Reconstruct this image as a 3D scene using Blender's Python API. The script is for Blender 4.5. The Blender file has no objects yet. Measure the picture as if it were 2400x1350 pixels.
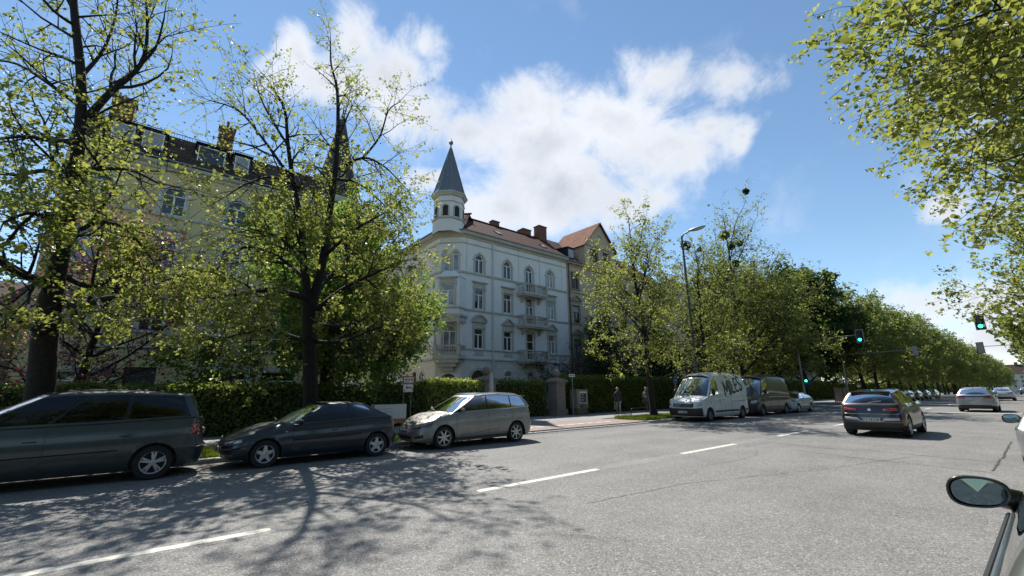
import bpy, bmesh, math, random
import numpy as np
from mathutils import Vector, Matrix

sc = bpy.context.scene
COL = sc.collection
PI = math.pi
R_ = math.radians

# ------------------------------------------------------------------ camera
# world: x right across the street, y along the street (away), z up; eye 1.6 m above the road
FPX, EYE = 1000.0, 1.6                       # focal length in pixels of the 2400 px wide photograph

def cam_axes(f=FPX, roll=0.6, vp=(2450, 907)):
    d = np.array([vp[0] - 1200.0, vp[1] - 675.0, f]); d /= np.linalg.norm(d)
    e = np.array([-math.sin(R_(roll)), -math.cos(R_(roll)), 0.0])
    u = e + np.array([0, 0, -(e @ d) / d[2]]); u /= np.linalg.norm(u)
    r = np.cross(-u, d); r /= np.linalg.norm(r)
    return np.array([r, d, u])

CR = cam_axes()

def ray(px, py):
    return CR @ np.array([px - 1200.0, py - 675.0, FPX])

def on_x(px, py, X):
    v = ray(px, py); t = X / v[0]
    return Vector((X, v[1] * t, EYE + v[2] * t))

def on_y(px, py, Y):
    v = ray(px, py); t = Y / v[1]
    return Vector((v[0] * t, Y, EYE + v[2] * t))

def on_z(px, py, z=0.0):
    v = ray(px, py); t = (z - EYE) / v[2]
    return Vector((v[0] * t, v[1] * t, z))

cam = bpy.data.cameras.new('camera')
cam.sensor_width = 36.0; cam.sensor_fit = 'HORIZONTAL'; cam.lens = 36.0 * FPX / 2400.0
cam.clip_start = 0.05; cam.clip_end = 4000
camo = bpy.data.objects.new('camera', cam); COL.objects.link(camo)
m = Matrix.Identity(4)
for i in range(3):
    m[i][0] = CR[i, 0]; m[i][1] = -CR[i, 1]; m[i][2] = -CR[i, 2]
m[2][3] = EYE
camo.matrix_world = m
sc.camera = camo

# ------------------------------------------------------------------ sky with clouds
SUN_EL, SUN_AZ = R_(54), R_(14)              # sun over the houses on the left, a little up the street
sun_from = Vector((-math.cos(SUN_EL) * math.cos(SUN_AZ), math.cos(SUN_EL) * math.sin(SUN_AZ), math.sin(SUN_EL)))
W = bpy.data.worlds.new('World'); sc.world = W; W.use_nodes = True
nt = W.node_tree; nt.nodes.clear()
N = nt.nodes.new; LK = nt.links.new

def wmath(op, a, b=None, c=None, clamp=False):
    n = N('ShaderNodeMath'); n.operation = op; n.use_clamp = clamp
    for i, v in enumerate((a, b, c)):
        if v is None: continue
        if isinstance(v, (int, float)): n.inputs[i].default_value = v
        else: LK(v, n.inputs[i])
    return n.outputs[0]

sky = N('ShaderNodeTexSky'); sky.sky_type = 'NISHITA'; sky.sun_disc = False
sky.sun_elevation = SUN_EL
sky.sun_rotation = math.atan2(sun_from.x, sun_from.y)
sky.air_density = 1.0; sky.dust_density = 0.0; sky.ozone_density = 1.6; sky.altitude = 500
tc = N('ShaderNodeTexCoord')
blobs = [(700, 125, 42, 70), (770, 190, 120, 62), (832, 85, 62, 85), (890, 185, 130, 72), (992, 100, 48, 62), (955, 160, 80, 62),
         (965, 265, 140, 75), (1085, 315, 110, 62), (1230, 255, 120, 75), (1270, 335, 190, 90), (1320, 440, 230, 90),
         (1450, 285, 150, 80), (1540, 185, 125, 70), (1700, 185, 112, 60), (1570, 330, 150, 85), (1665, 300, 95, 50),
         (1738, 318, 34, 40), (1190, 490, 150, 60), (1480, 480, 120, 60), (1010, 420, 70, 35),
         (2215, 490, 75, 40), (2190, 715, 190, 60), (2340, 800, 150, 60), (2370, 690, 110, 50), (2050, 790, 120, 45),
         (-260, 300, 240, 110), (-600, 120, 260, 130), (500, -420, 260, 120), (1300, -520, 240, 100), (2700, 300, 220, 110)]
acc = None
for bx_, by_, rx_, ry_ in blobs:
    c = Vector(ray(bx_, by_)).normalized()
    ax = Vector(ray(bx_ + 5, by_)).normalized() - c; ax = (ax - c * ax.dot(c)).normalized()
    ay = c.cross(ax)
    sc_u = (Vector(ray(bx_ + rx_, by_)).normalized() - c).length
    sc_v = (Vector(ray(bx_, by_ + ry_)).normalized() - c).length
    mp = N('ShaderNodeMapping'); mp.vector_type = 'TEXTURE'
    rot = Matrix((ax, ay, c)).transposed()
    mp.inputs['Rotation'].default_value = rot.to_euler('XYZ')
    mp.inputs['Location'].default_value = c
    mp.inputs['Scale'].default_value = (sc_u * 1.25, sc_v * 1.25, 1.0)
    LK(tc.outputs['Generated'], mp.inputs['Vector'])
    ln = N('ShaderNodeVectorMath'); ln.operation = 'LENGTH'; LK(mp.outputs[0], ln.inputs[0])
    f_ = wmath('SUBTRACT', 1.0, ln.outputs['Value'])
    acc = f_ if acc is None else wmath('SMOOTH_MAX', acc, f_, 0.35)

def wnoise(scale, detail, rough, dist=0.0, off=(0, 0, 0)):
    mp = N('ShaderNodeMapping'); mp.inputs['Location'].default_value = off
    LK(tc.outputs['Generated'], mp.inputs['Vector'])
    n = N('ShaderNodeTexNoise'); n.inputs['Scale'].default_value = scale; n.inputs['Detail'].default_value = detail
    n.inputs['Roughness'].default_value = rough; n.inputs['Distortion'].default_value = dist
    LK(mp.outputs[0], n.inputs['Vector'])
    return n.outputs['Fac']

n1 = wnoise(5.5, 9, 0.62, 0.5)
n2 = wnoise(17, 8, 0.65, 0.3, (3, 1, 2))
n3 = wnoise(4.0, 5, 0.55, 0.6, (7, 5, 1))
dens = wmath('ADD', acc, wmath('MULTIPLY', wmath('SUBTRACT', n1, 0.5), 2.3))
dens = wmath('ADD', dens, wmath('MULTIPLY', wmath('SUBTRACT', n2, 0.5), 0.9))
cr = N('ShaderNodeMapRange'); cr.interpolation_type = 'SMOOTHSTEP'
cr.inputs['From Min'].default_value = -0.12; cr.inputs['From Max'].default_value = 0.75
LK(dens, cr.inputs['Value'])
wisp = N('ShaderNodeMapRange'); wisp.interpolation_type = 'SMOOTHSTEP'
wisp.inputs['From Min'].default_value = 0.5; wisp.inputs['From Max'].default_value = 0.95
LK(wmath('ADD', n3, wmath('MULTIPLY', wmath('SUBTRACT', n2, 0.5), 0.35)), wisp.inputs['Value'])
mask = wmath('MAXIMUM', wmath('MULTIPLY', cr.outputs[0], 0.93), wmath('MULTIPLY', wisp.outputs[0], 0.55))
thick = N('ShaderNodeMapRange'); thick.inputs['From Min'].default_value = 0.2; thick.inputs['From Max'].default_value = 1.5
LK(wmath('ADD', dens, wmath('MULTIPLY', wmath('SUBTRACT', n3, 0.5), 1.6)), thick.inputs['Value'])
cc = N('ShaderNodeMix'); cc.data_type = 'RGBA'
CLOUD = 5.7
cc.inputs['A'].default_value = (CLOUD * 1.0, CLOUD * 1.02, CLOUD * 1.06, 1)
cc.inputs['B'].default_value = (CLOUD * 0.62, CLOUD * 0.66, CLOUD * 0.73, 1)
LK(thick.outputs[0], cc.inputs['Factor'])
mx = N('ShaderNodeMix'); mx.data_type = 'RGBA'
tint = N('ShaderNodeMix'); tint.data_type = 'RGBA'; tint.blend_type = 'MULTIPLY'; tint.inputs['Factor'].default_value = 1.0
tint.inputs['B'].default_value = (0.92, 0.985, 0.95, 1); LK(sky.outputs[0], tint.inputs['A'])
LK(mask, mx.inputs['Factor']); LK(tint.outputs['Result'], mx.inputs['A']); LK(cc.outputs['Result'], mx.inputs['B'])
bg = N('ShaderNodeBackground'); bg.inputs['Strength'].default_value = 0.095
LK(mx.outputs['Result'], bg.inputs['Color'])
wo = N('ShaderNodeOutputWorld'); LK(bg.outputs[0], wo.inputs['Surface'])

# ------------------------------------------------------------------ sun, exposure
sl = bpy.data.lights.new('sun', 'SUN'); sl.energy = 4.0; sl.angle = R_(0.53); sl.color = (1.0, 0.955, 0.88)
so = bpy.data.objects.new('sun', sl); COL.objects.link(so)
so.rotation_euler = sun_from.to_track_quat('Z', 'Y').to_euler()
so.location = sun_from * 60
sc.view_settings.view_transform = 'Standard'; sc.view_settings.look = 'None'
sc.view_settings.exposure = 0.90; sc.view_settings.gamma = 1.0; sc.view_settings.use_curve_mapping = False
sc.render.engine = 'CYCLES'
cy = sc.cycles
cy.max_bounces = 7; cy.diffuse_bounces = 3; cy.glossy_bounces = 3; cy.transmission_bounces = 4; cy.transparent_max_bounces = 6
cy.caustics_reflective = False; cy.caustics_refractive = False; cy.sample_clamp_indirect = 6.0
cy.use_denoising = True
W.cycles.sampling_method = 'MANUAL'; W.cycles.sample_map_resolution = 512
# ------------------------------------------------------------------ helpers: objects and meshes
def link(o, parent=None):
    COL.objects.link(o)
    if parent is not None: o.parent = parent
    return o

def tag(o, label, cat, group=None, kind=None):
    if label: o['label'] = label
    if cat: o['category'] = cat
    if group: o['group'] = group
    if kind: o['kind'] = kind
    return o

def thing(name, loc, label, cat, group=None, rz=0.0):
    o = bpy.data.objects.new(name, None); link(o)
    o.location = loc; o.rotation_euler = (0, 0, rz); o.empty_display_size = 0.3
    return tag(o, label, cat, group)

def copy_tree(o, parent=None):
    c = o.copy(); COL.objects.link(c); c.parent = parent
    for ch in o.children: copy_tree(ch, c)
    return c

class MB:
    """collects shapes for ONE mesh object"""
    def __init__(s): s.v = []; s.f = []; s.m = []
    def add(s, vs, fs, mi=0):
        b = len(s.v); s.v.extend([tuple(p) for p in vs])
        for f in fs: s.f.append(tuple(i + b for i in f)); s.m.append(mi)
        return s
    def box(s, x0, x1, y0, y1, z0, z1, mi=0):
        if x0 > x1: x0, x1 = x1, x0
        if y0 > y1: y0, y1 = y1, y0
        if z0 > z1: z0, z1 = z1, z0
        return s.add([(x0, y0, z0), (x1, y0, z0), (x1, y1, z0), (x0, y1, z0), (x0, y0, z1), (x1, y0, z1), (x1, y1, z1), (x0, y1, z1)],
                     [(0, 3, 2, 1), (4, 5, 6, 7), (0, 1, 5, 4), (1, 2, 6, 5), (2, 3, 7, 6), (3, 0, 4, 7)], mi)
    def prism(s, poly, axis, a, b, mi=0):
        """poly 2D, extruded along axis ('x': poly is (y,z), 'y': (x,z), 'z': (x,y))"""
        n = len(poly)
        def P(p, t):
            return {'x': (t, p[0], p[1]), 'y': (p[0], t, p[1]), 'z': (p[0], p[1], t)}[axis]
        vs = [P(p, a) for p in poly] + [P(p, b) for p in poly]
        fs = [tuple(range(n)), tuple(range(2 * n - 1, n - 1, -1))] + [(i, i + n, (i + 1) % n + n, (i + 1) % n) for i in range(n)]
        return s.add(vs, fs, mi)
    def lathe(s, prof, c=(0, 0, 0), n=16, mi=0, axis='z', a0=0.0, a1=2 * PI, cap=True):
        """prof: list of (r, h)"""
        full = abs(a1 - a0 - 2 * PI) < 1e-6
        k = n if full else n + 1
        vs = []
        for r, h in prof:
            for i in range(k):
                a = a0 + (a1 - a0) * i / n
                p = (r * math.cos(a), r * math.sin(a), h)
                if axis == 'x': p = (p[2], p[0], p[1])
                elif axis == 'y': p = (p[1], p[2], p[0])
                vs.append((p[0] + c[0], p[1] + c[1], p[2] + c[2]))
        fs = []
        for j in range(len(prof) - 1):
            for i in range(n):
                a, b = i, (i + 1) % k
                fs.append((j * k + a, j * k + b, (j + 1) * k + b, (j + 1) * k + a))
        if cap and full:
            if prof[0][0] > 1e-6: fs.append(tuple(range(k - 1, -1, -1)))
            if prof[-1][0] > 1e-6: fs.append(tuple((len(prof) - 1) * k + i for i in range(k)))
        return s.add(vs, fs, mi)
    def tube(s, pts, rad, n=8, mi=0, cap=True):
        pts = [Vector(p) for p in pts]
        if isinstance(rad, (int, float)): rad = [rad] * len(pts)
        vs = []; up = Vector((0.31, 0.17, 0.93))
        for i, p in enumerate(pts):
            d = (pts[min(i + 1, len(pts) - 1)] - pts[max(i - 1, 0)]).normalized()
            a = d.cross(up)
            if a.length < 1e-3: a = d.cross(Vector((1, 0, 0)))
            a.normalize(); b = d.cross(a)
            for k in range(n):
                t = 2 * PI * k / n
                vs.append(p + (a * math.cos(t) + b * math.sin(t)) * rad[i])
        fs = [(j * n + k, (j + 1) * n + k, (j + 1) * n + (k + 1) % n, j * n + (k + 1) % n) for j in range(len(pts) - 1) for k in range(n)]
        if cap: fs += [tuple(range(n)), tuple((len(pts) - 1) * n + k for k in range(n - 1, -1, -1))]
        return s.add(vs, fs, mi)
    def ball(s, c, r, n=12, mi=0, sq=(1, 1, 1)):
        k = max(4, n // 2 + 1)
        vs = []; fs = []
        for j in range(k + 1):
            t = PI * j / k
            for i in range(n):
                a = 2 * PI * i / n
                vs.append((c[0] + r * sq[0] * math.sin(t) * math.cos(a), c[1] + r * sq[1] * math.sin(t) * math.sin(a), c[2] + r * sq[2] * math.cos(t)))
        for j in range(k):
            for i in range(n):
                fs.append((j * n + i, (j + 1) * n + i, (j + 1) * n + (i + 1) % n, j * n + (i + 1) % n))
        return s.add(vs, fs, mi)
    def mesh(s, name, mats, smooth=False, angle=None):
        me = bpy.data.meshes.new(name)
        me.from_pydata(s.v, [], s.f)
        if not isinstance(mats, (list, tuple)): mats = [mats]
        for m_ in mats: me.materials.append(m_)
        if len(mats) > 1: me.polygons.foreach_set('material_index', s.m)
        if smooth or angle:
            me.polygons.foreach_set('use_smooth', [True] * len(me.polygons))
            if angle: me.set_sharp_from_angle(angle=R_(angle))
        me.validate(); me.update()
        return me
    def build(s, name, mats, parent=None, loc=(0, 0, 0), rz=0.0, smooth=False, angle=None):
        o = bpy.data.objects.new(name, s.mesh(name, mats, smooth, angle))
        o.location = loc; o.rotation_euler = (0, 0, rz)
        return link(o, parent)

def place(name, me, parent, loc=(0, 0, 0), rz=0.0, scale=None):
    o = bpy.data.objects.new(name, me); o.location = loc; o.rotation_euler = (0, 0, rz)
    if scale: o.scale = scale
    return link(o, parent)

def np_mesh(name, verts, faces, mat, smooth=False, loops=4):
    """fast mesh from numpy: verts (n,3), faces (k,loops)"""
    me = bpy.data.meshes.new(name)
    verts = np.asarray(verts, dtype=np.float32); faces = np.asarray(faces, dtype=np.int32)
    me.vertices.add(len(verts)); me.vertices.foreach_set('co', verts.ravel())
    k = len(faces); me.loops.add(k * loops); me.loops.foreach_set('vertex_index', faces.ravel())
    me.polygons.add(k); me.polygons.foreach_set('loop_start', np.arange(0, k * loops, loops, dtype=np.int32))
    me.polygons.foreach_set('use_smooth', np.full(k, smooth))
    me.materials.append(mat); me.update(calc_edges=True)
    return me

# ------------------------------------------------------------------ materials (all procedural)
MATS = {}
def mat(name, col, rough=0.6, metal=0.0, var=0.12, scale=4.0, bump=0.0, bscale=30.0, spec=0.5, coat=0.0, grime=0.0, coords='Object', col2=None, emit=0.0):
    if name in MATS: return MATS[name]
    m_ = bpy.data.materials.new(name); m_.use_nodes = True; MATS[name] = m_
    t = m_.node_tree; p = t.nodes['Principled BSDF']; L_ = t.links.new
    p.inputs['Roughness'].default_value = rough; p.inputs['Metallic'].default_value = metal
    p.inputs['Specular IOR Level'].default_value = spec
    p.inputs['Coat Weight'].default_value = coat; p.inputs['Coat Roughness'].default_value = 0.04
    co = t.nodes.new('ShaderNodeTexCoord')
    if var or col2 or grime:
        n = t.nodes.new('ShaderNodeTexNoise'); n.inputs['Scale'].default_value = scale; n.inputs['Detail'].default_value = 6
        n.inputs['Roughness'].default_value = 0.6
        L_(co.outputs[coords], n.inputs['Vector'])
        rp = t.nodes.new('ShaderNodeValToRGB')
        a = tuple(max(0, c * (1 - var)) for c in col) + (1,)
        b = (tuple(col2) if col2 else tuple(min(1, c * (1 + var)) for c in col)) + (1,)
        rp.color_ramp.elements[0].position = 0.32; rp.color_ramp.elements[1].position = 0.68
        rp.color_ramp.elements[0].color = a; rp.color_ramp.elements[1].color = b
        L_(n.outputs['Fac'], rp.inputs['Fac'])
        out = rp.outputs['Color']
        if grime:
            n2_ = t.nodes.new('ShaderNodeTexNoise'); n2_.inputs['Scale'].default_value = scale * 0.35; n2_.inputs['Detail'].default_value = 9
            n2_.inputs['Roughness'].default_value = 0.7
            mpp = t.nodes.new('ShaderNodeMapping'); mpp.inputs['Scale'].default_value = (1, 1, 0.35)
            L_(co.outputs[coords], mpp.inputs['Vector']); L_(mpp.outputs[0], n2_.inputs['Vector'])
            r2 = t.nodes.new('ShaderNodeMapRange'); r2.inputs['From Min'].default_value = 0.48; r2.inputs['From Max'].default_value = 0.75
            r2.inputs['To Max'].default_value = grime
            L_(n2_.outputs['Fac'], r2.inputs['Value'])
            mm = t.nodes.new('ShaderNodeMix'); mm.data_type = 'RGBA'
            L_(r2.outputs[0], mm.inputs['Factor']); L_(out, mm.inputs['A'])
            mm.inputs['B'].default_value = tuple(c * 0.45 for c in col) + (1,)
            out = mm.outputs['Result']
        L_(out, p.inputs['Base Color'])
    else:
        p.inputs['Base Color'].default_value = tuple(col) + (1,)
    if emit:
        p.inputs['Emission Color'].default_value = tuple(col) + (1,); p.inputs['Emission Strength'].default_value = emit
    if bump:
        nb = t.nodes.new('ShaderNodeTexNoise'); nb.inputs['Scale'].default_value = bscale; nb.inputs['Detail'].default_value = 5
        L_(co.outputs[coords], nb.inputs['Vector'])
        bp = t.nodes.new('ShaderNodeBump'); bp.inputs['Strength'].default_value = bump; bp.inputs['Distance'].default_value = 0.02
        L_(nb.outputs['Fac'], bp.inputs['Height']); L_(bp.outputs['Normal'], p.inputs['Normal'])
    return m_

def leaf_mat(name, c0, c1, trans=0.5, tcol=None, rough=0.45):
    m_ = bpy.data.materials.new(name); m_.use_nodes = True
    t = m_.node_tree; p = t.nodes['Principled BSDF']; L_ = t.links.new
    g = t.nodes.new('ShaderNodeNewGeometry')
    rp = t.nodes.new('ShaderNodeValToRGB')
    rp.color_ramp.elements[0].color = tuple(c0) + (1,); rp.color_ramp.elements[1].color = tuple(c1) + (1,)
    L_(g.outputs['Random Per Island'], rp.inputs['Fac'])
    L_(rp.outputs['Color'], p.inputs['Base Color'])
    p.inputs['Roughness'].default_value = rough; p.inputs['Specular IOR Level'].default_value = 0.38
    tr = t.nodes.new('ShaderNodeBsdfTranslucent')
    mm = t.nodes.new('ShaderNodeMix'); mm.data_type = 'RGBA'; mm.blend_type = 'MULTIPLY'; mm.inputs['Factor'].default_value = 1.0
    L_(rp.outputs['Color'], mm.inputs['A']); mm.inputs['B'].default_value = tuple(tcol or (2.3, 2.1, 0.9)) + (1,)
    L_(mm.outputs['Result'], tr.inputs['Color'])
    mix = t.nodes.new('ShaderNodeMixShader'); mix.inputs['Fac'].default_value = trans
    L_(p.outputs[0], mix.inputs[1]); L_(tr.outputs[0], mix.inputs[2])
    L_(mix.outputs[0], t.nodes['Material Output'].inputs['Surface'])
    MATS[name] = m_
    return m_
# ------------------------------------------------------------------ the setting: ground, road, pavements
def struct(o): o['kind'] = 'structure'; return o

def asphalt(name, c, speck=0.5, warm=(1, 1, 1)):
    m_ = bpy.data.materials.new(name); m_.use_nodes = True; MATS[name] = m_
    t = m_.node_tree; p = t.nodes['Principled BSDF']; L_ = t.links.new
    co = t.nodes.new('ShaderNodeTexCoord')
    def noise(s, d=3, r=0.6, src=None):
        n = t.nodes.new('ShaderNodeTexNoise'); n.inputs['Scale'].default_value = s; n.inputs['Detail'].default_value = d
        n.inputs['Roughness'].default_value = r; L_(src or co.outputs['Object'], n.inputs['Vector']); return n.outputs['Fac']
    def mth(op, a, b):
        n = t.nodes.new('ShaderNodeMath'); n.operation = op
        for i, v in enumerate((a, b)):
            if isinstance(v, (int, float)): n.inputs[i].default_value = v
            else: L_(v, n.inputs[i])
        return n.outputs[0]
    vo = t.nodes.new('ShaderNodeTexVoronoi'); vo.inputs['Scale'].default_value = 75; L_(co.outputs['Object'], vo.inputs['Vector'])
    sepc = t.nodes.new('ShaderNodeSeparateColor'); L_(vo.outputs['Color'], sepc.inputs[0])
    vo2 = t.nodes.new('ShaderNodeTexVoronoi'); vo2.inputs['Scale'].default_value = 28; L_(co.outputs['Object'], vo2.inputs['Vector'])
    sep2 = t.nodes.new('ShaderNodeSeparateColor'); L_(vo2.outputs['Color'], sep2.inputs[0])
    mp = t.nodes.new('ShaderNodeMapping'); mp.inputs['Scale'].default_value = (1, 0.12, 1); L_(co.outputs['Object'], mp.inputs['Vector'])
    big = noise(0.55, 6, 0.62); streak = noise(1.1, 5, 0.6, mp.outputs[0]); mid = noise(9, 5, 0.7)
    f = mth('ADD', mth('MULTIPLY', mth('SUBTRACT', sepc.outputs[0], 0.5), speck),
            mth('ADD', mth('MULTIPLY', mth('SUBTRACT', big, 0.5), 0.8), mth('MULTIPLY', mth('SUBTRACT', streak, 0.5), 0.45)))
    f = mth('ADD', f, mth('MULTIPLY', mth('SUBTRACT', mid, 0.5), 0.35))
    f = mth('ADD', f, mth('MULTIPLY', mth('SUBTRACT', sep2.outputs[1], 0.5), 0.18))
    f = mth('ADD', f, 1.0)
    spk = t.nodes.new('ShaderNodeMapRange'); spk.inputs['From Min'].default_value = 0.90; spk.inputs['From Max'].default_value = 0.99
    L_(sepc.outputs[1], spk.inputs['Value'])
    f = mth('ADD', f, mth('MULTIPLY', spk.outputs[0], speck * 1.2))
    vm = t.nodes.new('ShaderNodeVectorMath'); vm.operation = 'SCALE'; vm.inputs[0].default_value = c
    L_(f, vm.inputs['Scale']); L_(vm.outputs[0], p.inputs['Base Color'])
    p.inputs['Roughness'].default_value = 0.78; p.inputs['Specular IOR Level'].default_value = 0.45
    bp = t.nodes.new('ShaderNodeBump'); bp.inputs['Strength'].default_value = 0.55; bp.inputs['Distance'].default_value = 0.006
    L_(mth('ADD', sepc.outputs[0], mth('MULTIPLY', vo.outputs['Distance'], -0.8)), bp.inputs['Height']); L_(bp.outputs[0], p.inputs['Normal'])
    return m_

M_ROAD = asphalt('asphalt', (0.168, 0.163, 0.154), 0.95)
M_WALK = asphalt('pavement_asphalt', (0.24, 0.235, 0.228), 0.3)
M_RED = asphalt('red_paving', (0.245, 0.190, 0.172), 0.35)
M_PAINT = mat('road_paint', (0.60, 0.58, 0.50), 0.7, var=0.22, scale=22, bump=0.4, bscale=90, grime=0.55)
M_KERB = mat('kerb_granite', (0.44, 0.435, 0.42), 0.75, var=0.25, scale=14, bump=0.3, bscale=60)
M_EARTH = mat('earth', (0.10, 0.08, 0.055), 0.95, var=0.35, scale=3, bump=0.6, bscale=20)
M_TAR = mat('tar_joint', (0.035, 0.034, 0.033), 0.7, var=0.3, scale=12)
M_LAWN = mat('lawn', (0.045, 0.075, 0.018), 0.95, var=0.4, scale=2.5, bump=0.6, bscale=25)

KX = -13.25           # left kerb
RX = 1.95             # right kerb
mb = MB(); mb.add([(-900, -400, -0.16), (900, -400, -0.16), (900, 1600, -0.16), (-900, 1600, -0.16)], [(0, 1, 2, 3)])
ground = struct(mb.build('ground', M_EARTH))
def sheet(name, rects, z, m_):
    b = MB()
    for x0, x1, y0, y1 in rects: b.add([(x0, y0, z), (x1, y0, z), (x1, y1, z), (x0, y1, z)], [(0, 1, 2, 3)])
    return struct(b.build(name, m_))
road = sheet('road', [(KX, RX, -60, 900)], 0.0, M_ROAD)
sheet('side_road', [(-140, KX - 0.001, 44.0, 56.5)], 0.001, M_ROAD)
sheet('lane_to_courtyard', [(-75, -21.6, 9.6, 14.3)], 0.03, M_WALK)

# raised pavement left: slab blocks with a real top at 0.10 (open at the side road)
PZ = 0.10
def slab(name, x0, x1, y0, y1, z, m_):
    b = MB(); b.box(x0, x1, y0, y1, -0.15, z); return struct(b.build(name, m_))
slab('pavement', -21.6, -16.62, -40, 43.6, PZ, M_WALK)
slab('pavement', -22.0, KX - 0.18, 57, 700, PZ, M_WALK)
slab('cycle_path', -16.61, KX - 0.165, 8.6, 20.2, PZ, M_RED)
verge_a = slab('verge', -16.61, KX - 0.165, -40, 8.59, PZ - 0.02, M_EARTH)
verge_b = slab('verge', -16.61, KX - 0.165, 20.21, 43.6, PZ - 0.02, M_EARTH)
slab('front_garden', -60, -21.61, -60, 9.5, 0.06, M_LAWN)
slab('front_garden', -60, -21.61, 14.4, 43.6, 0.06, M_LAWN)
slab('front_garden', -60, -22.01, 57, 700, 0.06, M_LAWN)
slab('pavement_opposite', RX + 0.18, 9, -40, 900, PZ, M_WALK)

rng = random.Random(5)
# kerb stones, one by one; flush where the path crosses
def kerb(name, x, y0, y1, lbl):
    root = MB()
    root.box(x - 0.17, x + 0.01, y0, y1, -0.15, -0.02)
    o = struct(root.build(name, M_KERB)); o['label'] = lbl
    y = y0; cache = {}
    while y < y1 - 0.3:
        low = (name == 'kerb' and 9.2 < y < 19.4)
        h = 0.05 if low else 0.115
        L = 1.0
        k = (h, rng.randrange(3))
        if k not in cache:
            b = MB(); r2 = random.Random(k[1]); bev = 0.012
            w0, w1 = -0.155, 0.0
            sec = [(w0, -0.02), (w0, h), (w1 - 0.02, h), (w1 - 0.004, h - 0.016), (w1, h - 0.04), (w1 + 0.004, -0.02)]
            b.prism(sec, 'y', 0.006, L - 0.006 - r2.random() * 0.004)
            cache[k] = b.mesh('kerb_stone', M_KERB)
        s_ = place('kerb_stone', cache[k], o, (x + rng.uniform(-.004, .004), y, rng.uniform(-.004, .004)))
        y += L
    return o
kerb('kerb', KX, -8, 43, 'granite kerb along the parked cars')
kb = MB(); kb.box(KX - 0.155, KX, 57, 700, -0.02, 0.11); struct(kb.build('kerb_beyond_junction', M_KERB))
kb = MB(); kb.box(RX, RX + 0.16, -20, 900, -0.02, 0.11); struct(kb.build('kerb_opposite', M_KERB))

# painted markings: each dash its own piece of the road
def marking(name, x0, x1, y0, y1, z=0.004, parent=road, jit=0.012, seed=0):
    r = random.Random(seed); b = MB(); n = max(2, int((y1 - y0) / 0.07)) if (y1 - y0) > (x1 - x0) else 12
    if (y1 - y0) > (x1 - x0):
        vs = []
        for i in range(n + 1):
            y = y0 + (y1 - y0) * i / n; e = 0.03 if i in (0, n) else 0
            vs += [(x0 + r.uniform(-jit, jit) + e * r.random(), y, z), (x1 + r.uniform(-jit, jit) - e * r.random(), y, z)]
        b.add(vs, [(2 * i, 2 * i + 1, 2 * i + 3, 2 * i + 2) for i in range(n)])
    else:
        vs = []
        n = max(6, int((x1 - x0) / 0.15))
        for i in range(n + 1):
            x = x0 + (x1 - x0) * i / n
            vs += [(x, y0 + r.uniform(-jit, jit), z), (x, y1 + r.uniform(-jit, jit), z)]
        b.add(vs, [(2 * i, 2 * i + 2, 2 * i + 3, 2 * i + 1) for i in range(n)])
    return b.build(name, M_PAINT, parent)
for k in range(-1, 6):
    y0 = 4.45 + 6.5 * k
    marking('lane_dash', -6.44, -6.29, y0 - (0.7 if k == -1 else 0), y0 + 3.12 + (0.3 if k == -1 else 0), seed=k)
marking('stop_line', -6.2, -0.7, 41.5, 41.95, seed=40)
for k in range(14):
    y0 = 47.5 + 6.5 * k
    marking('lane_dash', -6.44, -6.29, y0, y0 + 3.1, seed=60 + k)
for k in range(9):
    y0 = 12.65 + 0.68 * k
    marking('path_dash', -14.75, -14.52, y0, y0 + 0.53, z=PZ + 0.004, parent=road, jit=0.006, seed=90 + k)

# older, paler strip of surfacing along the lane joint, and a darker patch by the gutter
def patch_strip(x0, x1, y0, y1, m_, seed):
    r = random.Random(seed); b = MB(); n = int((y1 - y0) / 0.4); vs = []
    for i in range(n + 1):
        y = y0 + (y1 - y0) * i / n; vs += [(x0 + r.gauss(0, .02), y, 0.002), (x1 + r.gauss(0, .02), y, 0.002)]
    b.add(vs, [(2 * i, 2 * i + 1, 2 * i + 3, 2 * i + 2) for i in range(n)]); b.build('surface_strip', m_, road)
patch_strip(-6.56, -6.17, -9, 41, asphalt('pale_asphalt', (0.192, 0.186, 0.174), 0.8), 1)
patch_strip(-13.24, -12.75, -9, 41, asphalt('gutter_asphalt', (0.125, 0.120, 0.113), 0.7), 2)
# tar joints and cracks lying on the asphalt
def joint(pts, w, seed):
    r = random.Random(seed); b = MB(); fine = []
    for (xa, ya), (xb, yb) in zip(pts, pts[1:]):
        n = max(3, int(math.hypot(xb - xa, yb - ya) / 0.12))
        for i in range(n): fine.append((xa + (xb - xa) * i / n + r.gauss(0, 0.014), ya + (yb - ya) * i / n + r.gauss(0, 0.014)))
    fine.append(pts[-1])
    vs = []; n = len(fine)
    for i, (x, y) in enumerate(fine):
        dx = fine[min(i + 1, n - 1)][0] - fine[max(i - 1, 0)][0]; dy = fine[min(i + 1, n - 1)][1] - fine[max(i - 1, 0)][1]
        l = math.hypot(dx, dy) or 1; ww = w * r.uniform(0.4, 1.3) * (0.15 if i in (0, n - 1) else 1)
        vs += [(x - dy / l * ww, y + dx / l * ww, 0.003), (x + dy / l * ww, y - dx / l * ww, 0.003)]
    b.add(vs, [(2 * i, 2 * i + 2, 2 * i + 3, 2 * i + 1) for i in range(n - 1)])
    b.build('crack', M_TAR, road)
joint([(-5.85, 13.48), (-5.8, 15.21), (-4.54, 14.81), (-3.4, 14.75)], 0.014, 1)
joint([(-4.82, 13.85), (-3.4, 13.3), (-0.9, 12.75)], 0.012, 2)
joint([(-3.5, 15.1), (-2.2, 14.8), (-0.91, 14.58)], 0.012, 3)
joint([(-0.97, 20.4), (-0.95, 16), (-0.98, 12.98)], 0.022, 4)
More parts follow.
